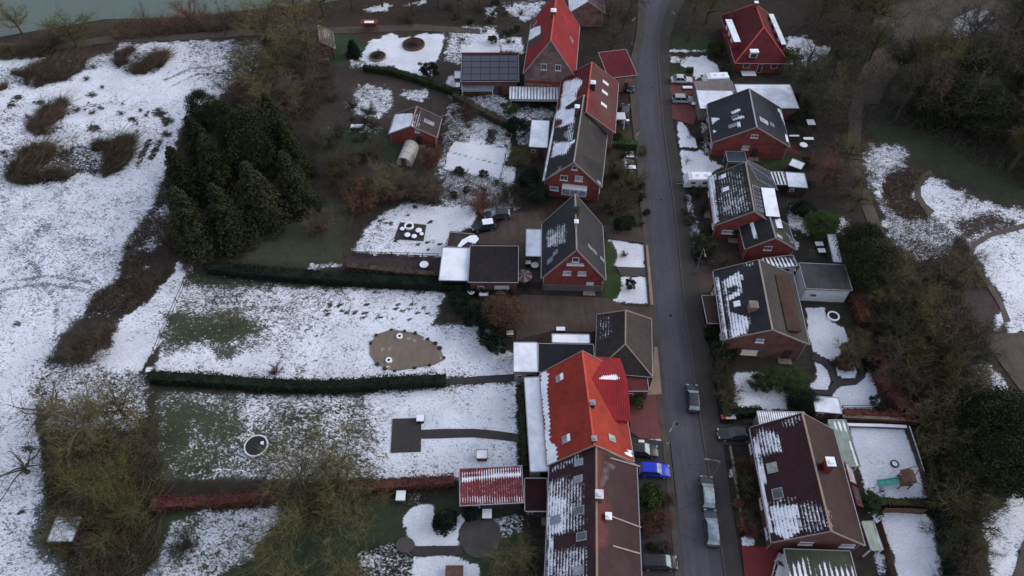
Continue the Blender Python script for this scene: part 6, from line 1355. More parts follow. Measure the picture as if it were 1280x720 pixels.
hedge('long red brown beech hedge below the second snowy garden', [(192, 633), (250, 630), (310, 626), (360, 622)], 1.5, 1.25, 'leaf_red')
hedge('red brown beech hedge between the olive tree and the corrugated shed', [(440, 612), (500, 608), (568, 603)], 1.3, 1.2, 'leaf_red')
hedge('thin dark hedge below the square snowy garden', [(455, 88), (490, 93), (520, 102), (550, 112), (575, 122)], 1.0, 1.3, 'leaf_dark')
hedge('dark brown hedge from the solar garage towards the vegetable beds', [(568, 124), (600, 142), (625, 155), (640, 162)], 1.2, 1.5, 'twig_brown')
hedge('curved red brown beech hedge right of the winding garden', [(1091, 446), (1098, 470), (1110, 495), (1128, 517), (1140, 523)], 2.4, 1.8, 'leaf_red')
hedge('narrow red hedge below the white garden shed', [(1052, 520), (1080, 520), (1110, 521), (1128, 523)], 1.0, 1.2, 'leaf_red')
hedge('red brown hedge with a snow dotted edge beside the grey garage', [(1066, 372), (1074, 390), (1080, 408)], 2.2, 1.3, 'leaf_red')
hedge('dark hedge between the pavement and the speckled lawn', [(886, 405), (892, 432), (898, 465), (903, 500), (906, 526)], 1.2, 1.4, 'leaf_dark')
hedge('dark hedge between the speckled lawn and the black car', [(912, 520), (935, 518), (950, 517)], 1.0, 1.3, 'leaf_deep')
hedge('green hedge in front of the patchy snow terrace beside the street', [(760, 182), (780, 183), (797, 184)], 1.2, 1.2, 'leaf_green')
hedge('dark hedge along the top street garden', [(858, 110-20), (866, 90)], .8, 1., 'leaf_dark')
hedge('dark green hedge below the fenced snowy lawn', [(1078, 632), (1110, 631), (1140, 632), (1165, 634)], 1.0, 1.1, 'leaf_dark')
hedge('dark hedge right of the lowest snowy lawn', [(1172, 640), (1180, 665), (1188, 700), (1190, 740)], 1.8, 1.7, 'leaf_deep')
hedge('dark hedge right of the fenced snowy lawn', [(1146, 540), (1156, 575), (1168, 620)], 1.2, 1.4, 'leaf_dark')
hedge('brown hedge along the foot of the fire circle lawn', [(435, 335), (500, 342), (548, 346)], 1.0, .9, 'twig_brown')
hedge('low dark hedge beside the long snowy conservatory', [(651, 488), (653, 530), (655, 585)], .9, .6, 'leaf_dark', dens=24)
tp = T('dark green clipped conical bush beside the small snowy lawn', 'bush', 556, 654, 3.6, 'cone', 'leaf_deep', R=1.7, name='bush')
# ------------------------------------------------------------------ thickets and reeds nobody could count
def brush(label, poly, n, h, mat, name='brushwood', lean=.6, w=.055, seed=1, pale=True, clump=None):
    clump = seed in (2, 3, 4, 5, 6); rng = np.random.default_rng(seed); xs_ = [p[0] for p in poly]; ys_ = [p[1] for p in poly]
    X = rng.uniform(min(xs_), max(xs_), n*3); Y = rng.uniform(min(ys_), max(ys_), n*3); wx = (fbm(X*.15, Y*.15)-.5)*10
    k = inpoly(X+wx, Y-wx, poly); X, Y = X[k], Y[k]; W0_ = np.array([P(x, y) for x, y in zip(X, Y)]); k2_ = fbm(W0_[:, 0]*.28+seed, W0_[:, 1]*.28, 3) > (.40 if clump else 0); X, Y = X[k2_][:n], Y[k2_][:n]; A_ = np.array([P(x, y) for x, y in zip(X, Y)]); A_[:, 2] = -.05
    hh = h*(.3+.9*fbm(A_[:, 0]*.5, A_[:, 1]*.5))*(.5+.7*rng.random(len(A_))); d = rng.normal(size=A_.shape)*lean; d[:, 2] = 1
    B_ = A_+d*hh[:, None]*.8; mb = MB(); ribbons(mb, A_, B_, w, rng)
    C_ = A_+(B_-A_)*rng.random((len(A_), 1)); D_ = C_+rng.normal(size=C_.shape)*hh[:, None]*.35; D_[:, 2] = np.maximum(D_[:, 2], 0); ribbons(mb, C_, D_, w*.7, rng)
    o = mb.build(name, M[mat]); tag(o, label, kind='stuff'); o['category'] = 'brushwood'
    if pale:
        k = rng.integers(0, len(A_), n//16); a = A_[k]+np.array([0, 0, .25]); th_ = rng.normal(.9, .6, len(k)); L_ = h*(1.2+1.4*rng.random(len(k)))
        b = a+np.stack([np.cos(th_)*L_, np.sin(th_)*L_, L_*.35*rng.random(len(k))+h*.25], 1); mb = MB(); ribbons(mb, a, b, .075, rng); mb.build('pale_stems', M['reed'], o)
    return o
brush('dark bramble thicket in the middle of the snowy field', q6([(30, 130), (90, 30), (200, 0), (260, 20), (400, 0), (555, -30), (540, 60), (490, 110), (430, 135), (330, 120), (250, 150), (100, 165), (35, 160)]), 12000, 1.9, 'twig_brown', seed=2)
brush('dark brown bramble bank along the field edge', [(205, 225), (235, 150), (262, 150), (300, 290), (262, 330), (238, 345), (215, 330), (190, 365), (160, 390), (110, 392), (112, 378), (150, 350), (160, 302), (190, 262)], 15000, 1.7, 'twig_brown', seed=3, pale=False)
brush('small dark bramble patch near the top of the snowy field', q5([(520, 240), (600, 225), (720, 235), (765, 240), (740, 290), (690, 330), (600, 335), (530, 310)]), 5000, 1.8, 'twig_brown', seed=4)
brush('slanting bramble patch left in the snowy field', q5([(120, 575), (200, 490), (260, 450), (310, 460), (300, 540), (250, 600), (160, 610)]), 4500, 1.7, 'twig_brown', seed=5)
brush('bramble patch at the upper left edge of the field', q5([(0, 320), (90, 330), (200, 285), (330, 265), (390, 270), (380, 310), (300, 360), (160, 390), (60, 380), (0, 410)]), 7000, 1.7, 'twig_brown', seed=6)
brush('rusty reeds along the water bank', [(0, 62), (60, 60), (60, 70), (0, 76)], 2500, 1.6, 'reed', name='reeds', seed=7)
brush('rusty reeds on the bank in the middle of the shore', [(140, 30), (320, 18), (330, 34), (140, 50)], 9000, 1.8, 'reed', name='reeds', seed=8)
brush('brown undergrowth under the trees at the lower left', [(50, 545), (195, 520), (205, 600), (200, 720), (100, 740), (60, 660)], 9000, .9, 'twig_olive', seed=9)
brush('undergrowth beneath the bare wood at the upper right', [(1010, 0), (1500, -60), (1500, 250), (1290, 240), (1190, 190), (1080, 150), (1070, 200), (1000, 190), (990, 120)], 26000, 1.3, 'twig_grey', seed=10)
brush('undergrowth in the thicket behind the beech hedge', [(1090, 350), (1190, 340), (1230, 420), (1240, 500), (1180, 560), (1230, 740), (1185, 740), (1170, 620), (1140, 520), (1090, 440)], 20000, 1.1, 'twig_brown', seed=11)
brush('dead stems in the park hollow on the right', q2([(400, 120), (480, 95), (600, 130), (520, 210), (600, 300), (760, 400), (850, 600), (640, 600), (480, 480), (400, 250)]), 6000, .6, 'twig_brown', seed=12)
brush('scruffy plants in the beds behind the terrace', k6([(0, 0), (330, 0), (400, 150), (380, 220), (40, 225), (0, 290), (-60, 340), (-60, 100)]), 3000, .6, 'twig_brown', seed=13, w=.04)
brush('scruffy plants below the snowy vegetable plot', k6([(0, 395), (310, 450), (430, 520), (430, 640), (0, 600), (-60, 500)]), 3500, .7, 'twig_grey', seed=14, w=.04)
brush('brushwood under the trees by the shore', [(290, 50), (400, 40), (420, 110), (390, 150), (330, 150), (290, 130)], 8000, 1.2, 'twig_brown', seed=15)

def plants(label, grp, poly, n, hs, mats, kinds=('shrub',)):
    got = 0
    while got < n:
        xs_ = [p[0] for p in poly]; ys_ = [p[1] for p in poly]; x, y = rw.uniform(min(xs_), max(xs_)), rw.uniform(min(ys_), max(ys_))
        if not inpoly(np.array([x]), np.array([y]), poly)[0]: continue
        got += 1; h = rw.uniform(*hs); T(label, 'plant', x, y, h, rw.choice(kinds), rw.choice(mats), R=h*rw.uniform(.6, .95), name='garden_plant', group=grp)
plants('low winter shrub in the front gardens beside the upper street', 'low shrubs of the upper front gardens', [(757, 172), (800, 172), (811, 282), (760, 282)], 16, (.6, 1.5), ['twig_brown', 'twig_olive', 'leaf_dark'], ('shrub', 'leaf'))
plants('low shrub in the snowy beds between the parked blue car and the bottom edge', 'low shrubs of the lower front gardens', [(803, 600), (838, 600), (846, 690), (808, 690)], 12, (.5, 1.2), ['twig_brown', 'leaf_dark', 'twig_rust'], ('shrub', 'leaf'))
plants('low bush in the beds right of the upper pavement', 'low bushes right of the pavement', [(852, 232), (880, 232), (895, 322), (866, 322)], 14, (.5, 1.4), ['twig_grey', 'leaf_dark', 'twig_brown'], ('shrub', 'leaf'))
plants('low plant in the untidy vegetable beds behind the terrace', 'plants of the vegetable beds', [(556, 135), (640, 135), (645, 175), (560, 178)], 16, (.4, 1.0), ['twig_brown', 'leaf_dark', 'twig_rust'], ('shrub', 'leaf'))
plants('low plant in the beds below the snowy vegetable plot', 'plants below the vegetable plot', [(552, 212), (640, 225), (645, 252), (560, 250)], 14, (.4, 1.1), ['twig_brown', 'leaf_dark', 'twig_grey'], ('shrub', 'leaf'))
plants('low plant in the gardens left of the tall red roofed house', 'plants of the top gardens', [(560, 8), (655, 5), (650, 62), (630, 66), (560, 50)], 18, (.5, 1.4), ['twig_brown', 'leaf_dark', 'twig_olive'], ('shrub', 'leaf'))
plants('low plant in the dark bed left of the maroon roofed house', 'plants left of the maroon house', [(908, 560), (938, 560), (950, 672), (926, 672)], 12, (.4, 1.1), ['twig_brown', 'leaf_dark', 'twig_rust'], ('shrub', 'leaf'))
plants('low shrub at the rear of the gardens right of the slate roofed house', 'shrubs behind the right houses', [(990, 105), (1008, 130), (1018, 230), (1000, 240), (992, 180)], 10, (.8, 1.8), ['twig_brown', 'leaf_dark', 'twig_olive'], ('shrub', 'leaf'))

plants('dry bare shrub scattered over the brown plots behind the evergreens', 'dry shrubs of the brown plots', [(400, 165), (480, 165), (560, 215), (545, 262), (430, 258), (405, 220)], 22, (1.2, 2.6), ['twig_brown', 'twig_olive', 'twig_grey', 'twig_rust'])
plants('low tuft shrub at the rear of the brown plot above the garden house', 'tuft shrubs of the brown plot', [(400, 110), (430, 100), (470, 150), (460, 185), (405, 160)], 9, (.8, 1.8), ['twig_brown', 'twig_grey'])
plants('tangled tuft on the upper snowy field beside the bramble patches', 'tufts of the upper snowy field', [(0, 120), (30, 110), (130, 80), (140, 110), (200, 140), (215, 165), (60, 175), (0, 200)], 26, (.4, .9), ['twig_brown', 'twig_grey'])
# ------------------------------------------------------------------ vehicles
def car_parts(typ, paint_, L=4.3, Wd=1.78, H=1.48, screen='glass_car', snow_roof=False, roofm=None):
    """list of (name, MB, material, parent-key) with the car along +X"""
    out = []; zb = .22; belt = H*.60; hood = belt*.88
    prof = {'hatch': [(-.5, .50, .78), (-.485, .62, .95), (-.40, belt, 1), (-.1, belt, 1), (.20, belt, 1), (.26, hood+.05, 1), (.42, hood-.05, .97), (.485, hood-.2, .88), (.5, .45, .8)],
            'sedan': [(-.5, .55, .80), (-.485, .75, .93), (-.36, belt*.97, 1), (-.1, belt, 1), (.16, belt, 1), (.22, hood+.04, 1), (.42, hood-.06, .96), (.485, hood-.22, .87), (.5, .45, .8)],
            'van': [(-.5, .6, .94), (-.495, belt, .98), (-.40, belt, 1), (-.1, belt, 1), (.28, belt, 1), (.33, hood+.06, 1), (.44, hood-.02, .97), (.49, hood-.2, .9), (.5, .45, .8)]}[typ]
    rings = []
    for x, zt, wf in prof:
        w = Wd/2*wf; zt = max(zt, .42)
        rings.append([(x*L, -w*.86, zb), (x*L, -w, zb+.16), (x*L, -w, zt-.20 if zt > .62 else zt-.1), (x*L, -w*.93, zt-.05), (x*L, -w*.78, zt), (x*L, w*.78, zt), (x*L, w*.93, zt-.05), (x*L, w, zt-.20 if zt > .62 else zt-.1), (x*L, w, zb+.16), (x*L, w*.86, zb)])
    mb = MB(); n = 10; vs = [p for r in rings for p in r]; m = len(rings)
    fs = [(i*n+j, (i+1)*n+j, (i+1)*n+(j+1) % n, i*n+(j+1) % n) for i in range(m-1) for j in range(n)]+[tuple(range(n)), tuple((m-1)*n+j for j in range(n))[::-1]]
    mb.add(vs, fs); out.append(('body', mb, paint_, None))
    xa, xb, ta, tb = {'hatch': (-.47, .24, -.38, .06), 'sedan': (-.40, .20, -.25, .03), 'van': (-.495, .32, -.47, .16)}[typ]
    wl, wt = Wd*.455, Wd*.37; ht = H-.06
    def frus(i0, o=0.): return [(xa*L+i0, -wl-o, belt-.03), (xb*L-i0, -wl-o, belt-.03), (xb*L-i0, wl+o, belt-.03), (xa*L+i0, wl+o, belt-.03), (ta*L, -wt-o, ht), (tb*L, -wt-o, ht), (tb*L, wt+o, ht), (ta*L, wt+o, ht)]
    mb = MB(); mb.add(frus(0), [(0, 1, 5, 4), (2, 3, 7, 6), (3, 0, 4, 7), (1, 2, 6, 5), (4, 5, 6, 7), (3, 2, 1, 0)]); out.append(('windows', mb, 'glass_car', None))
    mb = MB(); q = frus(0)
    def inset(a, b, c, d, nrm, k=.08): 
        p = [np.array(t, float) for t in (a, b, c, d)]; cen = sum(p)/4; return [cen+(t-cen)*(1-k)+np.array(nrm)*.012 for t in p]
    v4 = inset(q[1], q[2], q[6], q[5], (.6, 0, .8)); mb.add(v4+[t-np.array([.01, 0, .012]) for t in v4], [(0, 1, 2, 3), (7, 6, 5, 4), (0, 4, 5, 1), (1, 5, 6, 2), (2, 6, 7, 3), (3, 7, 4, 0)]); out.append(('windscreen', mb, screen, None))
    mb = MB(); v4 = inset(q[3], q[0], q[4], q[7], (-.6, 0, .8)); mb.add(v4+[t+np.array([.01, 0, -.012]) for t in v4], [(0, 1, 2, 3), (7, 6, 5, 4), (0, 4, 5, 1), (1, 5, 6, 2), (2, 6, 7, 3), (3, 7, 4, 0)]); out.append(('rear_window', mb, screen, None))
    mb = MB(); x0, x1 = ta*L-.06, tb*L+.06; nn = 7; vs = []
    for i in range(nn):
        x = x0+(x1-x0)*i/(nn-1); dz = .05*(1-((i-(nn-1)/2)/((nn-1)/2))**2)
        vs += [(x, -wt-.03, ht-.02), (x, -wt*.8, ht+.03+dz), (x, wt*.8, ht+.03+dz), (x, wt+.03, ht-.02)]
    mb.add(vs, [(i*4+j, (i+1)*4+j, (i+1)*4+(j+1) % 4, i*4+(j+1) % 4) for i in range(nn-1) for j in range(4)]+[(0, 1, 2, 3), (nn*4-1, nn*4-2, nn*4-3, nn*4-4)]); out.append(('roof', mb, roofm or paint_, None))
    for s in (-1, 1):
        mb = MB(); 
        for a, b in ((1, 5), (0, 4)):
            A_, B_ = np.array(q[a], float), np.array(q[b], float); A_[1] = s*abs(A_[1]); B_[1] = s*abs(B_[1]); mb.tube([A_, B_], .045, 5)
        A_ = np.array([(xa+xb)/2*L, s*(wl+.0), belt-.02]); mb.tube([A_, (A_[0]-.05, s*(wt+.01), ht)], .035, 5); out.append(('pillars', mb, paint_, None)); out[-1][1].multi = True
        mb = MB(); mb.box((xb*L-.25, s*(Wd/2+.08), belt+.06), (.12, .2, .13)); out.append(('mirror', mb, paint_, None))
        mb = MB(); mb.box((.475*L, s*Wd*.34, .62), (.16, .34, .13)); out.append(('headlight', mb, 'glass_frost', None))
        mb = MB(); mb.box((-.487*L, s*Wd*.38, .78), (.08, .22, .26)); out.append(('tail_light', mb, 'tail', None))
    for i, sx in enumerate((-.30, .31)):
        for s in (-1, 1):
            mb = MB(); mb.tube([(sx*L, s*(Wd/2-.20), .32), (sx*L, s*(Wd/2+.012), .32)], .32, 16); out.append(('wheel', mb, 'black', None))
            mb = MB(); mb.tube([(sx*L, s*(Wd/2-.1), .32), (sx*L, s*(Wd/2+.025), .32)], .20, 12); out.append(('rim', mb, 'zinc', 'wheel'))
    mb = MB(); mb.box((L*.502, 0, .42), (.03, .5, .11)); out.append(('number_plate', mb, 'white', None))
    mb = MB(); mb.box((L*.50, 0, .32), (.08, Wd*.8, .18)); mb2 = MB(); mb2.box((-L*.5, 0, .35), (.08, Wd*.8, .2)); out.append(('bumper', mb, 'black', None)); out.append(('bumper', mb2, 'black', None))
    if snow_roof:
        mb = MB(); mb.box(((ta+tb)/2*L, 0, H+.07), ((tb-ta)*L*.98, Wd*.72, .07)); out.append(('snow_cover', mb, 'snow', None))
    return out
M['frost_blue'] = glass_m('frosted_roof', C3(112, 124, 140), .5)
M['tail'] = plain('tail_lamp', (.25, .01, .01), .3, .1)
def car(label, cat, x, y, toward, typ='hatch', col=(.03, .03, .035), name='parked_car', group='cars parked along the street', **k):
    """x,y photo position of the middle of the car on the ground; toward: photo point the bonnet points at"""
    key = 'paint_%.2f_%.2f_%.2f' % col
    if key not in M: M[key] = plain(key, col, .28, .06, spec=.5)
    p = P(x, y, .5); q = P(*toward, .5); p[2] = 0.03
    r = thing(name, label, cat, p, math.atan2(q[1]-p[1], q[0]-p[0]), group); last = None
    for nm, mb, mt, par in car_parts(typ, key, **k):
        if par: mb.build(nm, M[mt], last)
        else:
            o = mb.build(nm, M[mt], r, smooth=False)
            if nm in ('body', 'roof'):
                bv = o.modifiers.new('bevel', 'BEVEL'); bv.width = .05; bv.segments = 2; bv.limit_method = 'ANGLE'
                o.data.polygons.foreach_set('use_smooth', [True]*len(o.data.polygons))
            if nm == 'wheel': last = o
    return r
car('dark car with a pale frosted windscreen parked on the street facing up the road', 'car', 866, 498, (864, 470), 'hatch', (.028, .03, .036), screen='glass_frost', H=1.5)
car('dark brown-black estate car parked behind the dark blue-grey one with a frosted pale roof', 'car', 884, 616, (880, 560), 'hatch', (.05, .04, .045), screen='glass_frost', roofm='glass_frost', L=4.4)
car('blue-grey frosted car with a pale roof, lower of the two cars parked nose to tail', 'car', 889, 660, (884, 600), 'hatch', (.05, .06, .075), screen='glass_frost', roofm='frost_blue' if 'frost_blue' in M else None, L=4.6)
car('bright blue car parked beside the brown roofed terrace', 'car', 817, 588, (860, 590), 'hatch', (.01, .03, .55), screen='glass_frost', L=4.1, group='cars parked in the front yards')
car('dark green-black car half hidden above the blue car', 'car', 802, 563, (840, 565), 'hatch', (.02, .022, .024), screen='glass_frost', group='cars parked in the front yards', L=4.2)
car('black van like car parked at the lower left side of the street', 'car', 823, 703, (870, 704), 'van', (.014, .014, .017), screen='glass_frost', group='cars parked in the front yards', L=4.4)
car('black car parked on the driveway beside three waste bins', 'car', 919, 543, (880, 542), 'sedan', (.018, .018, .024), group='cars parked in the front yards', L=4.7)
car('small dark green car with a snow covered roof on the brown yard', 'car', 605, 283, (580, 286), 'hatch', (.012, .028, .028), snow_roof=True, group='dark cars on the brown yard', L=4.0, Wd=1.75)
car('dark grey estate car behind the snow roofed one on the brown yard', 'car', 622, 269, (595, 270), 'hatch', (.035, .038, .045), screen='glass_frost', group='dark cars on the brown yard', L=4.5)
car('silver white saloon car on the brick bay, upper of two', 'car', 852, 100, (900, 101), 'sedan', (.50, .51, .54), L=4.4, group='silver cars on the brick bay')
car('silver grey car on the brick bay, lower of two', 'car', 853.5, 124.5, (900, 125), 'hatch', (.34, .37, .40), screen='glass_car', L=4.2, group='silver cars on the brick bay')
car('dark car parked in the street beside the crimson annex', 'car', 788, 107, (789, 130), 'hatch', (.022, .032, .04), L=4.0, screen='glass_frost', group='cars parked by the terrace')
car('dark grey car parked below the crimson annex near the terrace porch', 'car', 781, 139, (784, 120), 'hatch', (.05, .055, .055), L=4.2, group='cars parked by the terrace')
car('white car partly hidden behind the mossy conservatory roof at the bottom', 'car', 976, 715, (985, 680), 'hatch', (.5, .5, .52), L=4.2, group='cars parked in the front yards')
# camper / caravan
def caravan(label, x, y, toward, L, Wd, H, name='caravan', cat='caravan'):
    p = P(x, y, H*.5); q = P(*toward, H*.5); p[2] = 0.04; r = thing(name, label, cat, p, math.atan2(q[1]-p[1], q[0]-p[0]))
    mb = MB(); prof = [(-L/2, .5), (-L/2, H*.8), (-L/2+.3, H), (L/2-.7, H), (L/2, H*.6), (L/2, .5)]
    vs = [(a, -Wd/2, b) for a, b in prof]+[(a, Wd/2, b) for a, b in prof]; n = len(prof)
    mb.add(vs, [tuple(range(n))[::-1], tuple(range(n, 2*n))]+[(i, (i+1) % n, n+(i+1) % n, n+i) for i in range(n)]); b = mb.build('body', M['white'], r)
    bv = b.modifiers.new('bevel', 'BEVEL'); bv.width = .08; bv.segments = 2
    for s in (-1, 1):
        for t in (-.2, .2):
            mb = MB(); mb.box((t*L, s*(Wd/2+.01), H*.68), (.8, .03, .45)); mb.build('window', M['glass'], r)
        mb = MB(); mb.tube([(-.1*L, s*(Wd/2-.2), .33), (-.1*L, s*(Wd/2+.01), .33)], .33, 14); w_ = mb.build('wheel', M['black'], r)
        mb = MB(); mb.tube([(-.1*L, s*(Wd/2-.1), .33), (-.1*L, s*(Wd/2+.025), .33)], .19, 10); mb.build('rim', M['zinc'], w_)
    mb = MB(); mb.box((L/2+.02, 0, H*.5), (.05, Wd*.7, .4)); mb.build('front_window', M['glass'], r)
    mb = MB(); mb.tube([(L/2, 0, .45), (L/2+1., 0, .42)], .05, 6); mb.build('drawbar', M['zinc'], r)
    mb = MB(); mb.box((-.1*L, 0, H+.04), (L*.7, Wd*.85, .06)); sn_ = mb.build('snow_cover', M['snow'], r)
    for t in (-.25, .05):
        mb = MB(); mb.box((t*L, 0, H+.11), (.5, .5, .08)); mb.build('roof_hatch', M['white'], r)
caravan('white caravan parked beside the silver cars behind the beige garage roof', 894, 101, (870, 102), 5.2, 2.1, 2.4)
caravan('white snow covered camper van at the front of the solar panelled house', 872, 226, (850, 226), 5.0, 2.1, 2.3, name='camper_van', cat='camper van')
# ------------------------------------------------------------------ street furniture
def lamp(label, x, y, arm_to, H=6.2):
    p = P(x, y, 0); q = P(*arm_to, H); d = unit(np.array([q[0]-p[0], q[1]-p[1], 0])) ; p[2] = .05
    r = thing('street_lamp', label, 'street lamp', p, group='street lamps')
    mb = MB(); mb.tube([(0, 0, 0), (0, 0, 1.2), (0, 0, H)], [.075, .06, .04], 8); pl = mb.build('pole', M['pole'], r)
    mb = MB(); mb.box((0, .08, .6), (.12, .04, .35)); mb.build('hatch', M['zinc'], pl)
    mb = MB(); mb.tube([(0, 0, H-.1), d*.6+np.array([0, 0, H+.15]), d*1.4+np.array([0, 0, H+.2])], [.045, .04, .035], 6); a = mb.build('arm', M['pole'], r)
    mb = MB(); mb.box(d*1.65+np.array([0, 0, H+.2]), (.62, .2, .12), [d, np.cross((0, 0, 1.), d), (0, 0, 1.)]); h = mb.build('lamp_head', M['pole'], r)
    mb = MB(); mb.box(d*1.65+np.array([0, 0, H+.125]), (.5, .16, .03), [d, np.cross((0, 0, 1.), d), (0, 0, 1.)]); mb.build('diffuser', M['white'], h)
    mb = MB(); mb.lathe((0, 0, -.03), [(.17, 0), (.17, .06), (.10, .1)], 10); mb.build('foot', M['zinc'], r)
lamp('street lamp left of the street near the crimson annex', 789.5, 55, (786, 34)); lamp('street lamp right of the street near the top', 833, 46, (845, 25))
lamp('street lamp in the front garden beside the patchy snow terrace', 795, 197, (790, 178)); lamp('street lamp on the brown driveway across from the snowy front lawns', 869, 343, (882, 326))
lamp('street lamp at the left kerb above the blue car', 834, 554, (842, 531)); lamp('street lamp at the lower right pavement', 889, 598, (880, 575), 5)
def bins():
    for i, (x, c, nm) in enumerate(((902, 'bin_red', 'red lidded waste bin, left of the three by the black car'), (908, 'bin_cream', 'cream lidded waste bin, middle of the three by the black car'), (914, 'bin_lilac', 'lilac lidded waste bin, right of the three by the black car'))):
        p = P(x, 526, 0); r = thing('waste_bin', nm, 'waste bin', (p[0], p[1], .14), group='waste bins by the black car')
        mb = MB(); b, t = .24, .29; vs = [(-b, -b, .06), (b, -b, .06), (b, b, .06), (-b, b, .06), (-t, -t, .95), (t, -t, .95), (t, t, .95), (-t, t, .95)]
        mb.add(vs, [(3, 2, 1, 0), (4, 5, 6, 7), (0, 1, 5, 4), (1, 2, 6, 5), (2, 3, 7, 6), (3, 0, 4, 7)]); mb.build('bin_body', M['black'], r)
        mb = MB(); mb.box((0, 0, .985), (.64, .66, .07)); l = mb.build('lid', M[c], r)
        mb = MB(); mb.tube([(-.25, .33, .95), (.25, .33, .95)], .025, 6); mb.build('handle', M['black'], l)
        for s in (-1, 1): mb = MB(); mb.tube([(s*.2, .25, .1), (s*.27, .25, .1)], .1, 10); mb.build('wheel', M['black'], r)
M['bin_red'] = plain('lid_red', (.35, .03, .03), .5); M['bin_cream'] = plain('lid_cream', (.55, .45, .33), .5); M['bin_lilac'] = plain('lid_lilac', (.42, .40, .62), .5)
bins()
for i, (x, y) in enumerate(((846, 530), (838, 395), (826, 250), (815, 110), (880, 640))):
    p = P(x, y); r = thing('manhole_cover', ['round manhole cover near the lamp above the blue car', 'round manhole cover level with the hipped brown roof', 'round manhole cover level with the steep grey house', 'round manhole cover level with the silver cars', 'round manhole cover beside the nose to tail cars'][i], 'manhole cover', (p[0], p[1], .03), group='manhole covers in the street')
    mb = MB(); mb.lathe((0, 0, -.02), [(.40, 0), (.40, .028)], 18); mb.build('frame', M['concrete'], r); mb = MB(); mb.lathe((0, 0, .0), [(.31, 0), (.31, .014)], 18); mb.build('lid', M['black'], r)
# fences
def fence(label, pts, h=1.2, step=2.5, post='wood_dark', rail='wood_dark', kind='post', cat='fence', th=.05):
    W = [P(x, y) for x, y in pts]; o0 = W[0].copy(); r = thing('fence', label, cat, o0)
    for a, b in zip(W[:-1], W[1:]):
        L = np.linalg.norm(b-a); n = max(1, int(L/step)); d = (b-a)/L; nn = np.cross((0, 0, 1.), d)
        for i in range(n+1):
            mb = MB(); mb.box(a+(b-a)*i/n+z3*(h+.1)/2, (.1, .1, h+.1), [d, nn, z3]); mb.build('post', M[post], r, o0)
        mb = MB()
        if kind == 'panel': mb.box((a+b)/2+z3*h*.5, (L-.1, th, h*.92), [d, nn, z3]); mb.build('panel', M[rail], r, o0)
        else:
            for z in (h*.35, h*.9):
                mb = MB(); mb.box((a+b)/2+z3*z+nn*.075, (L, .04, .09), [d, nn, z3]); mb.build('rail', M[rail], r, o0)
def wall(label, pts, h=.5, w=.3, mat='concrete', name='garden_wall', cat='wall', snow=False):
    W = [P(x, y) for x, y in pts]; o0 = W[0].copy(); r = thing(name, label, cat, o0)
    for i, (a, b) in enumerate(zip(W[:-1], W[1:])):
        L = np.linalg.norm(b-a); d = (b-a)/L; nn = np.cross((0, 0, 1.), d)
        mb = MB(); mb.box((a+b)/2+z3*(h/2-.1-.002*i), (L+w*.98, w, h+.2), [d, nn, z3]); o = mb.build('masonry', M[mat], r, o0)
        mb = MB(); mb.box((a+b)/2+z3*(h+.03+.003*i), (L+w, w+.06, .07), [d, nn, z3]); mb.build('coping', M['snow' if snow else 'stone'], r, o0)
fence('thin wooden post fence slanting down the left end of the big snowy garden', [(240, 338), (222, 378), (203, 420), (186, 462)], 1.2)
fence('low picket fence along the lower edge of the fire circle lawn', [(441, 319), (490, 320), (548, 322)], .9, 2.2)
fence('thin fence between the dull green lawn and the fire circle lawn', [(444, 268), (436, 292), (431, 322)], 1.2)
fence('dark panel fence along the right side of the fenced snowy lawn', [(1131, 534), (1146, 580), (1161, 623)], 1.0, kind='panel')
fence('brown plank fence between the two snowy lawns at the right', [(1101, 641), (1125, 641), (1151, 643)], 1.5, 2, 'wood', 'wood', kind='panel')
fence('brown slatted fence between the fenced lawn and the mossy conservatory', [(1097, 655), (1106, 685), (1117, 725)], 1.2, 2, 'wood_dark', 'wood', kind='panel')
fence('thin fence behind the curved beech hedge', [(1050, 512), (1095, 512), (1146, 526)], 1.1, 2.5)
fence('thin fence along the left of the vegetable plot', [(560, 178), (557, 205)], .8, 2)
fence('thin fence right of the vegetable plot', [(634, 186), (626, 222)], .9, 2)
wall('low pale wall along the top of the fenced snowy lawn', [(1059, 533), (1100, 534), (1131, 535.5)], .5, .35, snow=True)
wall('pale garden wall along the right of the fenced snowy lawn', [(1134, 536), (1143, 562), (1151, 590)], .5, .3, snow=True)
wall('low brick wall beside the white garden shed above the fenced lawn', [(1052, 524), (1130, 528), (1142, 530)], .9, .4, mat='brick_dark')
wall('long low dark wall beside the pavement at the lower right', [(912, 560), (920, 610), (928, 660)], .35, .25)
# ------------------------------------------------------------------ garden things
def root(name, label, cat, x, y, group=None, z=0): p = P(x, y, z); return thing(name, label, cat, (p[0], p[1], z), group=group)
r = root('trampoline', 'round trampoline with a dark mat and white rim on the second snowy lawn', 'trampoline', 322, 560)
mb = MB(); mb.lathe((0, 0, .72), [(1.38, 0), (1.38, .03)], 28); mb.build('mat', M['black'], r)
mb = MB(); n = 28; vs = [(rr*math.cos(2*math.pi*i/n), rr*math.sin(2*math.pi*i/n), z) for rr, z in ((1.38, .76), (1.56, .76), (1.58, .66), (1.36, .66)) for i in range(n)]
mb.add(vs, [(k*n+i, k*n+(i+1) % n, ((k+1) % 4)*n+(i+1) % n, ((k+1) % 4)*n+i) for k in range(4) for i in range(n)]); mb.build('rim_pad', M['white'], r)
mb = MB(); mb.prism([(.5, .2), (1.0, .1), (.9, .6), (.55, .55)], .75, .80); mb.build('snow_patch', M['snow'], r)
for i in range(6): a = i*math.pi/3; mb = MB(); mb.tube([(1.5*math.cos(a), 1.5*math.sin(a), 0), (1.5*math.cos(a), 1.5*math.sin(a), .68)], .04, 6); mb.build('leg', M['zinc'], r)
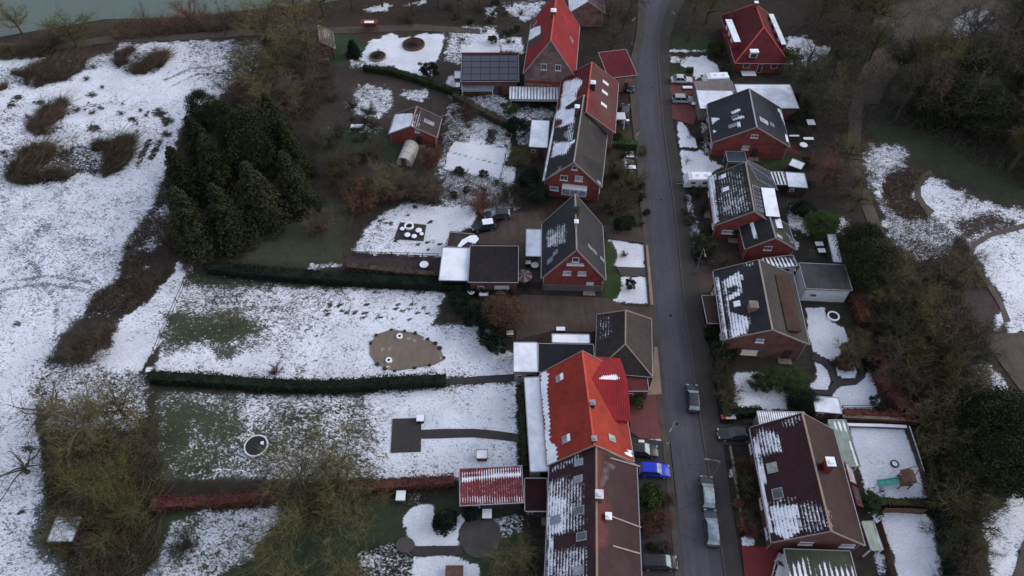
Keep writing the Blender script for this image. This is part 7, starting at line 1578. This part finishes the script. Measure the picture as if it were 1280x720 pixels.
for x, y, lb in ((499.6, 421, 'upper white ringed planter tub on the sandy pond basin'), (486.2, 451, 'lower white ringed planter tub on the sandy pond basin')):
    r = root('planter', lb, 'planter', x, y, 'ringed tubs on the pond basin', .04); mb = MB(); n = 18
    vs = [(rr*math.cos(2*math.pi*i/n), rr*math.sin(2*math.pi*i/n), z) for rr, z in ((.24, .0), (.46, .0), (.46, .28), (.24, .28)) for i in range(n)]
    mb.add(vs, [(k*n+i, k*n+(i+1) % n, ((k+1) % 4)*n+(i+1) % n, ((k+1) % 4)*n+i) for k in range(4) for i in range(n)]); mb.build('ring', M['snow'], r)
    mb = MB(); mb.lathe((0, 0, .01), [(.23, 0), (.23, .16)], 14); mb.build('soil', M['wood_dark'], r)
# rocks round the pond
rk = k3([(728, 262), (745, 238), (790, 222), (830, 226), (862, 232), (900, 250), (922, 262), (935, 277), (948, 305), (905, 328), (860, 336), (800, 345), (770, 338), (748, 325)])
def rocks(label, pts, s=.35, group=None, mat='stone', snowy=True):
    rng = random.Random(3)
    for (x, y) in pts:
        p = P(x, y); mb = MB(); sx, sy, sz = [s*rng.uniform(.6, 1.3) for _ in range(3)]; n = 7; vs = []
        for k, (rr, z) in enumerate(((1, 0), (.95, .5), (.5, .85))): vs += [(rr*sx*math.cos(6.283*i/n+k*.4)*rng.uniform(.8, 1.15), rr*sy*math.sin(6.283*i/n+k*.4)*rng.uniform(.8, 1.15), z*sz) for i in range(n)]
        vs = [(a+p[0], b+p[1], c) for a, b, c in vs]
        mb.add(vs, [(k*n+i, k*n+(i+1) % n, (k+1)*n+(i+1) % n, (k+1)*n+i) for k in range(2) for i in range(n)]+[tuple(2*n+i for i in range(n))])
        o = mb.build('rock', M[mat], org=(p[0], p[1], 0)); o.location = (p[0], p[1], 0); tag(o, label, 'rock', group)
rocks('dark rock in the border round the sandy pond basin', rk, .32, 'rocks round the pond basin', 'wood_dark')
# round things: fire circle
def ring(label, name, cat, x, y, R, mat='stone', fill='soot', h=.25, w=.22, group=None):
    r = root(name, label, cat, x, y, group); n = 22; mb = MB()
    vs = [(rr*math.cos(2*math.pi*i/n), rr*math.sin(2*math.pi*i/n), z) for rr, z in ((R-w, -.05), (R, -.05), (R, h), (R-w, h)) for i in range(n)]
    mb.add(vs, [(k*n+i, k*n+(i+1) % n, ((k+1) % 4)*n+(i+1) % n, ((k+1) % 4)*n+i) for k in range(4) for i in range(n)]); mb.build('rim', M[mat], r)
    mb = MB(); mb.lathe((0, 0, -.05), [(R-w-.01, 0), (R-w-.01, h*.5+.05)], 18); mb.build('bed', M[fill], r); return r
ring('oval raised flower bed with a brown rim at the top of the square snowy garden', 'flower_bed', 'flower bed', 517, 56, 2.4, 'wood', 'wood_dark', .3)
ring('round stone edged bed at the lower left of the square snowy garden', 'flower_bed', 'flower bed', 472, 71, 1.8, 'stone', 'wood_dark', .3)
T('bare reddish bush inside the oval flower bed', 'bush', 517, 56, 1.4, 'shrub', 'twig_rust', R=1.3, name='bush')
T('small grey bush in the round stone edged bed', 'bush', 472, 71, 1.1, 'shrub', 'twig_grey', R=1., name='bush')
# dark square mat with round white stools
fb = sheet('patio', k2([(712, 418), (828, 430), (815, 500), (684, 492)]), 'pave_dark', -.2, .08, 'small dark slab square on the fire circle lawn')
ring('pale ring shaped fire bowl on the dark slab square', 'fire_bowl', 'fire bowl', *k2([(752, 440)])[0], .8, 'snow', 'soot', .4, .25)
for i, (p, R) in enumerate((((795, 462), .55), ((745, 482), .5), ((722, 455), .4), ((775, 488), .45), ((808, 478), .35))):
    r = root('stool', ['largest snow capped stool right of the fire bowl', 'snow capped stool below the fire bowl', 'small snow capped stool left of the fire bowl', 'snow capped stool at the lower edge of the dark slab square', 'smallest snow capped stool at the right corner of the slab square'][i], 'stool', *k2([p])[0], 'stools round the fire bowl', .08)
    mb = MB(); mb.lathe((0, 0, 0), [(R*.8, 0), (R*.85, .4)], 12); mb.build('seat', M['wood_dark'], r); mb = MB(); mb.lathe((0, 0, .4), [(R, 0), (R*.95, .08), (R*.5, .13)], 12); mb.build('snow_cap', M['snow'], r)
def table(label, x, y, R=.55, h=.74, snow=True, sq=None, z=0.):
    r = root('garden_table', label, 'table', x, y, None, z); mb = MB()
    if sq: mb.box((0, 0, h), (sq[0], sq[1], .05))
    else: mb.lathe((0, 0, h-.03), [(R, 0), (R, .05)], 18)
    mb.build('tabletop', M['wood'], r)
    for i in range(4):
        a = math.pi/4+i*math.pi/2; q = (sq[0]*.42*(1 if math.cos(a) > 0 else -1), sq[1]*.42*(1 if math.sin(a) > 0 else -1)) if sq else (R*.6*math.cos(a), R*.6*math.sin(a))
        mb = MB(); mb.tube([(q[0], q[1], 0), (q[0], q[1], h-.03)], .03, 5); mb.build('leg', M['wood_dark'], r)
    if snow:
        mb = MB()
        if sq: mb.box((0, 0, h+.06), (sq[0]*.97, sq[1]*.97, .07))
        else: mb.lathe((0, 0, h+.025), [(R*.97, 0), (R*.9, .07)], 16)
        mb.build('snow_cover', M['snow'], r)
table('round snow covered table on the brown strip above the long hedge', *k2([(820, 620)])[0], .75)
table('white round table below the white carport of the steep grey house', *k7([(548, 320)])[0], .65)
table('small white round table beside the copper tree', *k7([(210, 462)])[0], .6)
table('round snow covered table right of the slate roofed house', *r2([(900, 320)])[0], .75)
table('long snow covered table left of the round one behind the slate roofed house', *r2([(930, 282)])[0], sq=(1.9, .7)) 
table('short snow covered bench table right of the slate roof', *r2([(842, 265)])[0], sq=(1.9, .4))
table('square snow covered table at the garden corner right of the slate roof', *r2([(945, 182)])[0], sq=(1.5, 1.6))
table('small upper snow covered table beside the leaning white shed roof', *r3([(970, 378)])[0], sq=(1.3, .9)); table('small lower snow covered table beside the leaning white shed roof', *r3([(985, 418)])[0], sq=(1.2, .9))
table('snow capped table under the corner of the striped snow roof conservatory', *r3([(800, 532)])[0], sq=(1.5, .6))
table('snow covered table in the lower beds beside the round patio', 609, 645, sq=(1.2, 1.2)) 
table('dark picnic table with a snow edge at the bottom snowy lawn', *k5([(865, 712)])[0], sq=(2.1, 1.5), snow=False)
ring('small stone ring with a dark centre in the snowy winding garden', 'flower_ring', 'flower ring', *r4([(725, 273)])[0], .9, 'snow', 'soot', .25)
# polytunnel
c = P(510, 196, 0); r = thing('polytunnel', 'small pale polytunnel greenhouse below the red garden house', 'greenhouse', (c[0], c[1], 0)); a, b = P(513, 183, 1.8), P(506, 200, 1.8)
d = unit(np.array([b[0]-a[0], b[1]-a[1], 0])); n = np.cross((0, 0, 1.), d); Lh = 2.5; vs = []; k = 9
for s in (-Lh, Lh): vs += [d*s+n*1.4*math.cos(math.pi*i/(k-1))+z3*1.9*math.sin(math.pi*i/(k-1))**.8 for i in range(k)]
mb = MB(); mb.add(vs, [(i, i+1, k+i+1, k+i) for i in range(k-1)]+[tuple(range(k))[::-1], tuple(k+i for i in range(k))]); M['film'] = plain('film', (.42, .40, .38), .4, .2, 2); mb.build('cover', M['film'], r)
for s in (-1, -.33, .33, 1): 
    mb = MB(); mb.tube([d*s*Lh+n*1.42*math.cos(math.pi*i/(k-1))+z3*1.93*math.sin(math.pi*i/(k-1))**.8 for i in range(k)], .035, 5); mb.build('hoop', M['zinc'], r)
mb = MB(); mb.box(d*(Lh+.03)+z3*.9, (.05, 1.0, 1.7), [d, n, z3]); mb.build('door', M['wood'], r)
# swing bench with red canopy
r = root('swing_seat', 'pinkish roofed garden swing beside the dark pointed conifer', 'garden swing', 463, 38)
mb = MB(); mb.box((0, 0, 2.1), (3.6, 1.6, .12)); mb.build('canopy', M['wood_red'], r)
mb = MB(); mb.box((0, .1, .55), (2.6, .8, .14)); mb.build('seat', M['wood'], r); mb = MB(); mb.box((0, .5, .95), (2.6, .1, .7)); mb.build('backrest', M['wood'], r)
for sx in (-1, 1):
    for sy in (-1, 1): mb = MB(); mb.tube([(sx*1.6, sy*.8, 0), (sx*1.6, sy*.1, 2.05)], .05, 5); mb.build('leg', M['wood_red'], r)
mb = MB(); mb.box((.1, -.3, 2.2), (2.0, .8, .07)); mb.build('snow_cover', M['snow'], r)
# play tower with green slide
r = root('play_tower', 'wooden play tower with a turquoise slide on the fenced snowy lawn', 'play tower', 1126, 605)
M['slide'] = plain('slide_green', (.07, .38, .30), .4)
for sx in (-1, 1):
    for sy in (-1, 1): mb = MB(); mb.box((sx*.65, sy*.65, 1.2), (.1, .1, 2.4)); mb.build('post', M['wood'], r)
mb = MB(); mb.box((0, 0, 1.1), (1.5, 1.5, .08)); mb.build('deck', M['wood'], r)
mb = MB(); mb.add([(-.85, -.85, 2.3), (.85, -.85, 2.3), (.85, .85, 2.3), (-.85, .85, 2.3), (0, -.85, 2.95), (0, .85, 2.95)], [(0, 4, 5, 3), (1, 2, 5, 4), (0, 1, 4), (2, 3, 5), (3, 2, 1, 0)]); mb.build('roof', M['wood'], r)
mb = MB(); vs = [(-.7, -.35, 1.15), (-.7, .35, 1.15), (-2.2, -.35, .45), (-2.2, .35, .45), (-3.0, -.35, .25), (-3.0, .35, .25)]; mb.add(vs+[(a, b, c-.06) for a, b, c in vs], [(0, 1, 3, 2), (2, 3, 5, 4), (7, 6, 8, 9), (9, 8, 10, 11), (0, 2, 8, 6), (2, 4, 10, 8), (1, 7, 9, 3), (3, 9, 11, 5), (4, 5, 11, 10)]); sl_ = mb.build('slide', M['slide'], r)
for s in (-1, 1): mb = MB(); mb.tube([(-.7, s*.38, 1.28), (-2.2, s*.38, .58), (-3.0, s*.38, .36)], .07, 5); mb.build('slide_rail', M['slide'], sl_)
mb = MB(); mb.tube([(.7, 0, 2.1), (2.4, 1.6, 2.1)], .06, 6); mb.build('swing_beam', M['wood'], r)
for s in (-1, 1): mb = MB(); mb.tube([(2.4, 1.6, 2.1), (2.4+s*.5, 1.6-s*.6, 0)], .05, 5); mb.build('swing_leg', M['wood'], r)
ring('small dark sand ring left of the play tower', 'sand_ring', 'sand ring', 1118, 580, .5, 'wood_dark', 'snow', .2, .12)
# striped parasols
def parasol(label, x, y, R, H, tilt=0):
    r = root('parasol', label, 'parasol', x, y); mb = MB(); mb.tube([(0, 0, 0), (0, 0, H)], .03, 6); mb.build('pole', M['wood'], r)
    for par in (0, 1):
        mb = MB(); n = 12
        for i in range(par, n, 2):
            a0, a1 = 6.283*i/n, 6.283*(i+1)/n; vs = [(0, 0, H), (R*math.cos(a0), R*math.sin(a0), H-.5), (R*math.cos(a1), R*math.sin(a1), H-.5)]
            mb.add(vs+[(a, b, c-.02) for a, b, c in vs], [(0, 1, 2), (5, 4, 3), (1, 4, 5, 2)])
        o = mb.build('canopy', M['verge' if par else 'brick_dark'], r)
        if par: o['label'] = 'pale stripes'
    mb = MB(); mb.lathe((0, 0, 0), [(.28, 0), (.28, .1)], 12); mb.build('base', M['concrete'], r)
parasol('upper striped grey and white parasol left of the small red wing', *r3([(530, 300)])[0], 1.5, 2.6); parasol('lower striped parasol with snow at the corner of the small red wing', *r3([(545, 365)])[0], 1.1, 2.0)
parasol('round dark parasol below the white carport with a snow spot', *k7([(490, 400)])[0], 1.3, 2.3)
# white snow covered lumber and drums
def crate(label, x, y, sz, mat='wood', snow=True, name='crate', cat='crate', rz=0):
    p = P(x, y); r = thing(name, label, cat, (p[0], p[1], 0), rz); mb = MB(); mb.box((0, 0, sz[2]/2), sz); mb.build('box_body', M[mat], r)
    mb = MB(); mb.box((0, 0, sz[2]+.03), (sz[0]+.08, sz[1]+.08, .06)); l = mb.build('lid', M['snow' if snow else mat], r)
crate('snow topped crate left of the forecourt snow bush', *crop(780, 400, 4.5, [(95, 700)])[0], (.7, .6, .6)) 
crate('white lump of a covered grill beside the dark garden parasol', *k7([(512, 310)])[0], (.8, .6, .9), 'soot')
crate('tall white snow capped post stone beside the crimson annex', *k6([(1075, 118)])[0], (.5, .5, .8), 'stone')
crate('white round capped stone left of the snowy garage square', *k8([(330, 165)])[0], (.9, .7, .6), 'stone')
crate('snow capped wood stack above the narrow canopy', *k8([(600, 145)])[0], (1.2, .6, .6))
crate('white snow capped sledge box below the conical bush', *k5([(665, 425)])[0], (1.1, 1.2, .6), 'stone')
crate('snow topped grill on the slab square corner', *k5([(738, 137)])[0], (.9, .9, .7), 'soot')
crate('snow topped stone at the end of the fenced lawn hedge', 1172, 650, (.5, .5, .9), 'stone')
crate('long timber stack with snow beside the silver grey car', *r2([(235, 58)])[0], (1.2, .8, .5))
crate('yellowish snow dusted log pile between the silver cars', *r1([(200, 572)])[0], (1.8, .7, .4))
crate('wooden sandbox frame right of the caravan', *r1([(590, 470)])[0], (2.8, 2.6, .25), 'wood')
crate('snowy compost box at the left of the red garden house lawn', *k1([(600, 578)])[0], (2.2, 1.0, .5), 'wood_dark')
crate('snow covered woodpile between the balcony gable and the street', *crop(670, 130, 6, [(700, 390)])[0], (1.4, 1.5, .4), 'wood'); crate('second snow covered woodpile below the first beside the street', *crop(670, 130, 6, [(705, 485)])[0], (1.9, .8, .35), 'wood')
# white porch of the terrace
r = root('porch', 'white porch with columns beside the terraced house by the street', 'porch', 772.5, 158)
mb = MB(); mb.box((0, 0, 2.4), (2.2, 2.0, .18)); mb.build('canopy', M['white'], r)
for sx in (-1, 1):
    for sy in (-1, 1): mb = MB(); mb.box((sx*.95, sy*.85, 1.15), (.2, .2, 2.3)); mb.build('column', M['white'], r)
mb = MB(); mb.box((-.2, .7, 1.1), (1.0, .1, 2.1)); mb.build('door', M['wood_dark'], r)
# chimney smoke
m, nt, b = nmat('smoke'); nt.nodes.remove(b); pv = N(nt, 'ShaderNodeVolumePrincipled'); pv.inputs['Color'].default_value = (.8, .8, .84, 1)
g0 = N(nt, 'ShaderNodeTexCoord').outputs['Generated']; obj_ = N(nt, 'ShaderNodeTexCoord').outputs['Object']
nz = noise(nt, obj_, 1.2, 3, .6); nt.links.new(mathn(nt, 'MULTIPLY', smooth(nt, nz, .38, .7), .38), pv.inputs['Density'])
nt.links.new(pv.outputs[0], nt.nodes['Material Output'].inputs['Volume']); M['smoke'] = m
sc_ = P(*crop(676, 540, 7.2, [(540, 530)])[0], 9.3); mb = MB()
mb.tube([(0, 0, 0), (.25, .7, .45), (.6, 1.5, 1.0), (1.1, 2.5, 1.7)], [.16, .3, .5, .75], 12); o = mb.build('smoke', M['smoke'], smooth=True); o.location = tuple(sc_); tag(o, 'thin smoke drifting from the brown roof chimney', 'smoke', kind='stuff')
# ------------------------------------------------------------------ light, sky, camera
w = bpy.data.worlds.new('World'); scene.world = w; w.use_nodes = True; nt = w.node_tree
sky = nt.nodes.new('ShaderNodeTexSky'); sky.sky_type = 'NISHITA'; sky.sun_disc = False
EL, AZ = math.radians(24), math.radians(80)
sky.sun_elevation = EL; sky.sun_rotation = AZ; sky.air_density = 1.; sky.dust_density = 2.; sky.ozone_density = 1.5
bg = nt.nodes['Background']; bg.inputs['Strength'].default_value = .15
mx = nt.nodes.new('ShaderNodeMix'); mx.data_type = 'RGBA'; mx.inputs['Factor'].default_value = .62      # grey cloud cover over the blue
nt.links.new(sky.outputs[0], mx.inputs['A']); mx.inputs['B'].default_value = (3.3, 3.45, 3.95, 1)
nt.links.new(mx.outputs['Result'], bg.inputs['Color'])
sl = bpy.data.lights.new('sun', 'SUN'); sl.energy = 1.2; sl.angle = math.radians(45); sl.color = (1, .97, .96)
so = bpy.data.objects.new('sun', sl); COL.objects.link(so)
sd = Vector((math.sin(AZ)*math.cos(EL), math.cos(AZ)*math.cos(EL), math.sin(EL))); so.rotation_euler = sd.to_track_quat('Z', 'Y').to_euler()
cam = bpy.data.cameras.new('camera'); cam.sensor_width = 36; cam.lens = F/1280*36; cam.clip_end = 8000; cam.clip_start = .5
co = bpy.data.objects.new('camera', cam); COL.objects.link(co); co.location = (0, 0, CH); co.rotation_euler = (math.pi/2-TH, 0, 0); scene.camera = co
scene.view_settings.view_transform = 'Standard'; scene.view_settings.look = 'None'; scene.view_settings.exposure = 0.62; scene.view_settings.gamma = 1
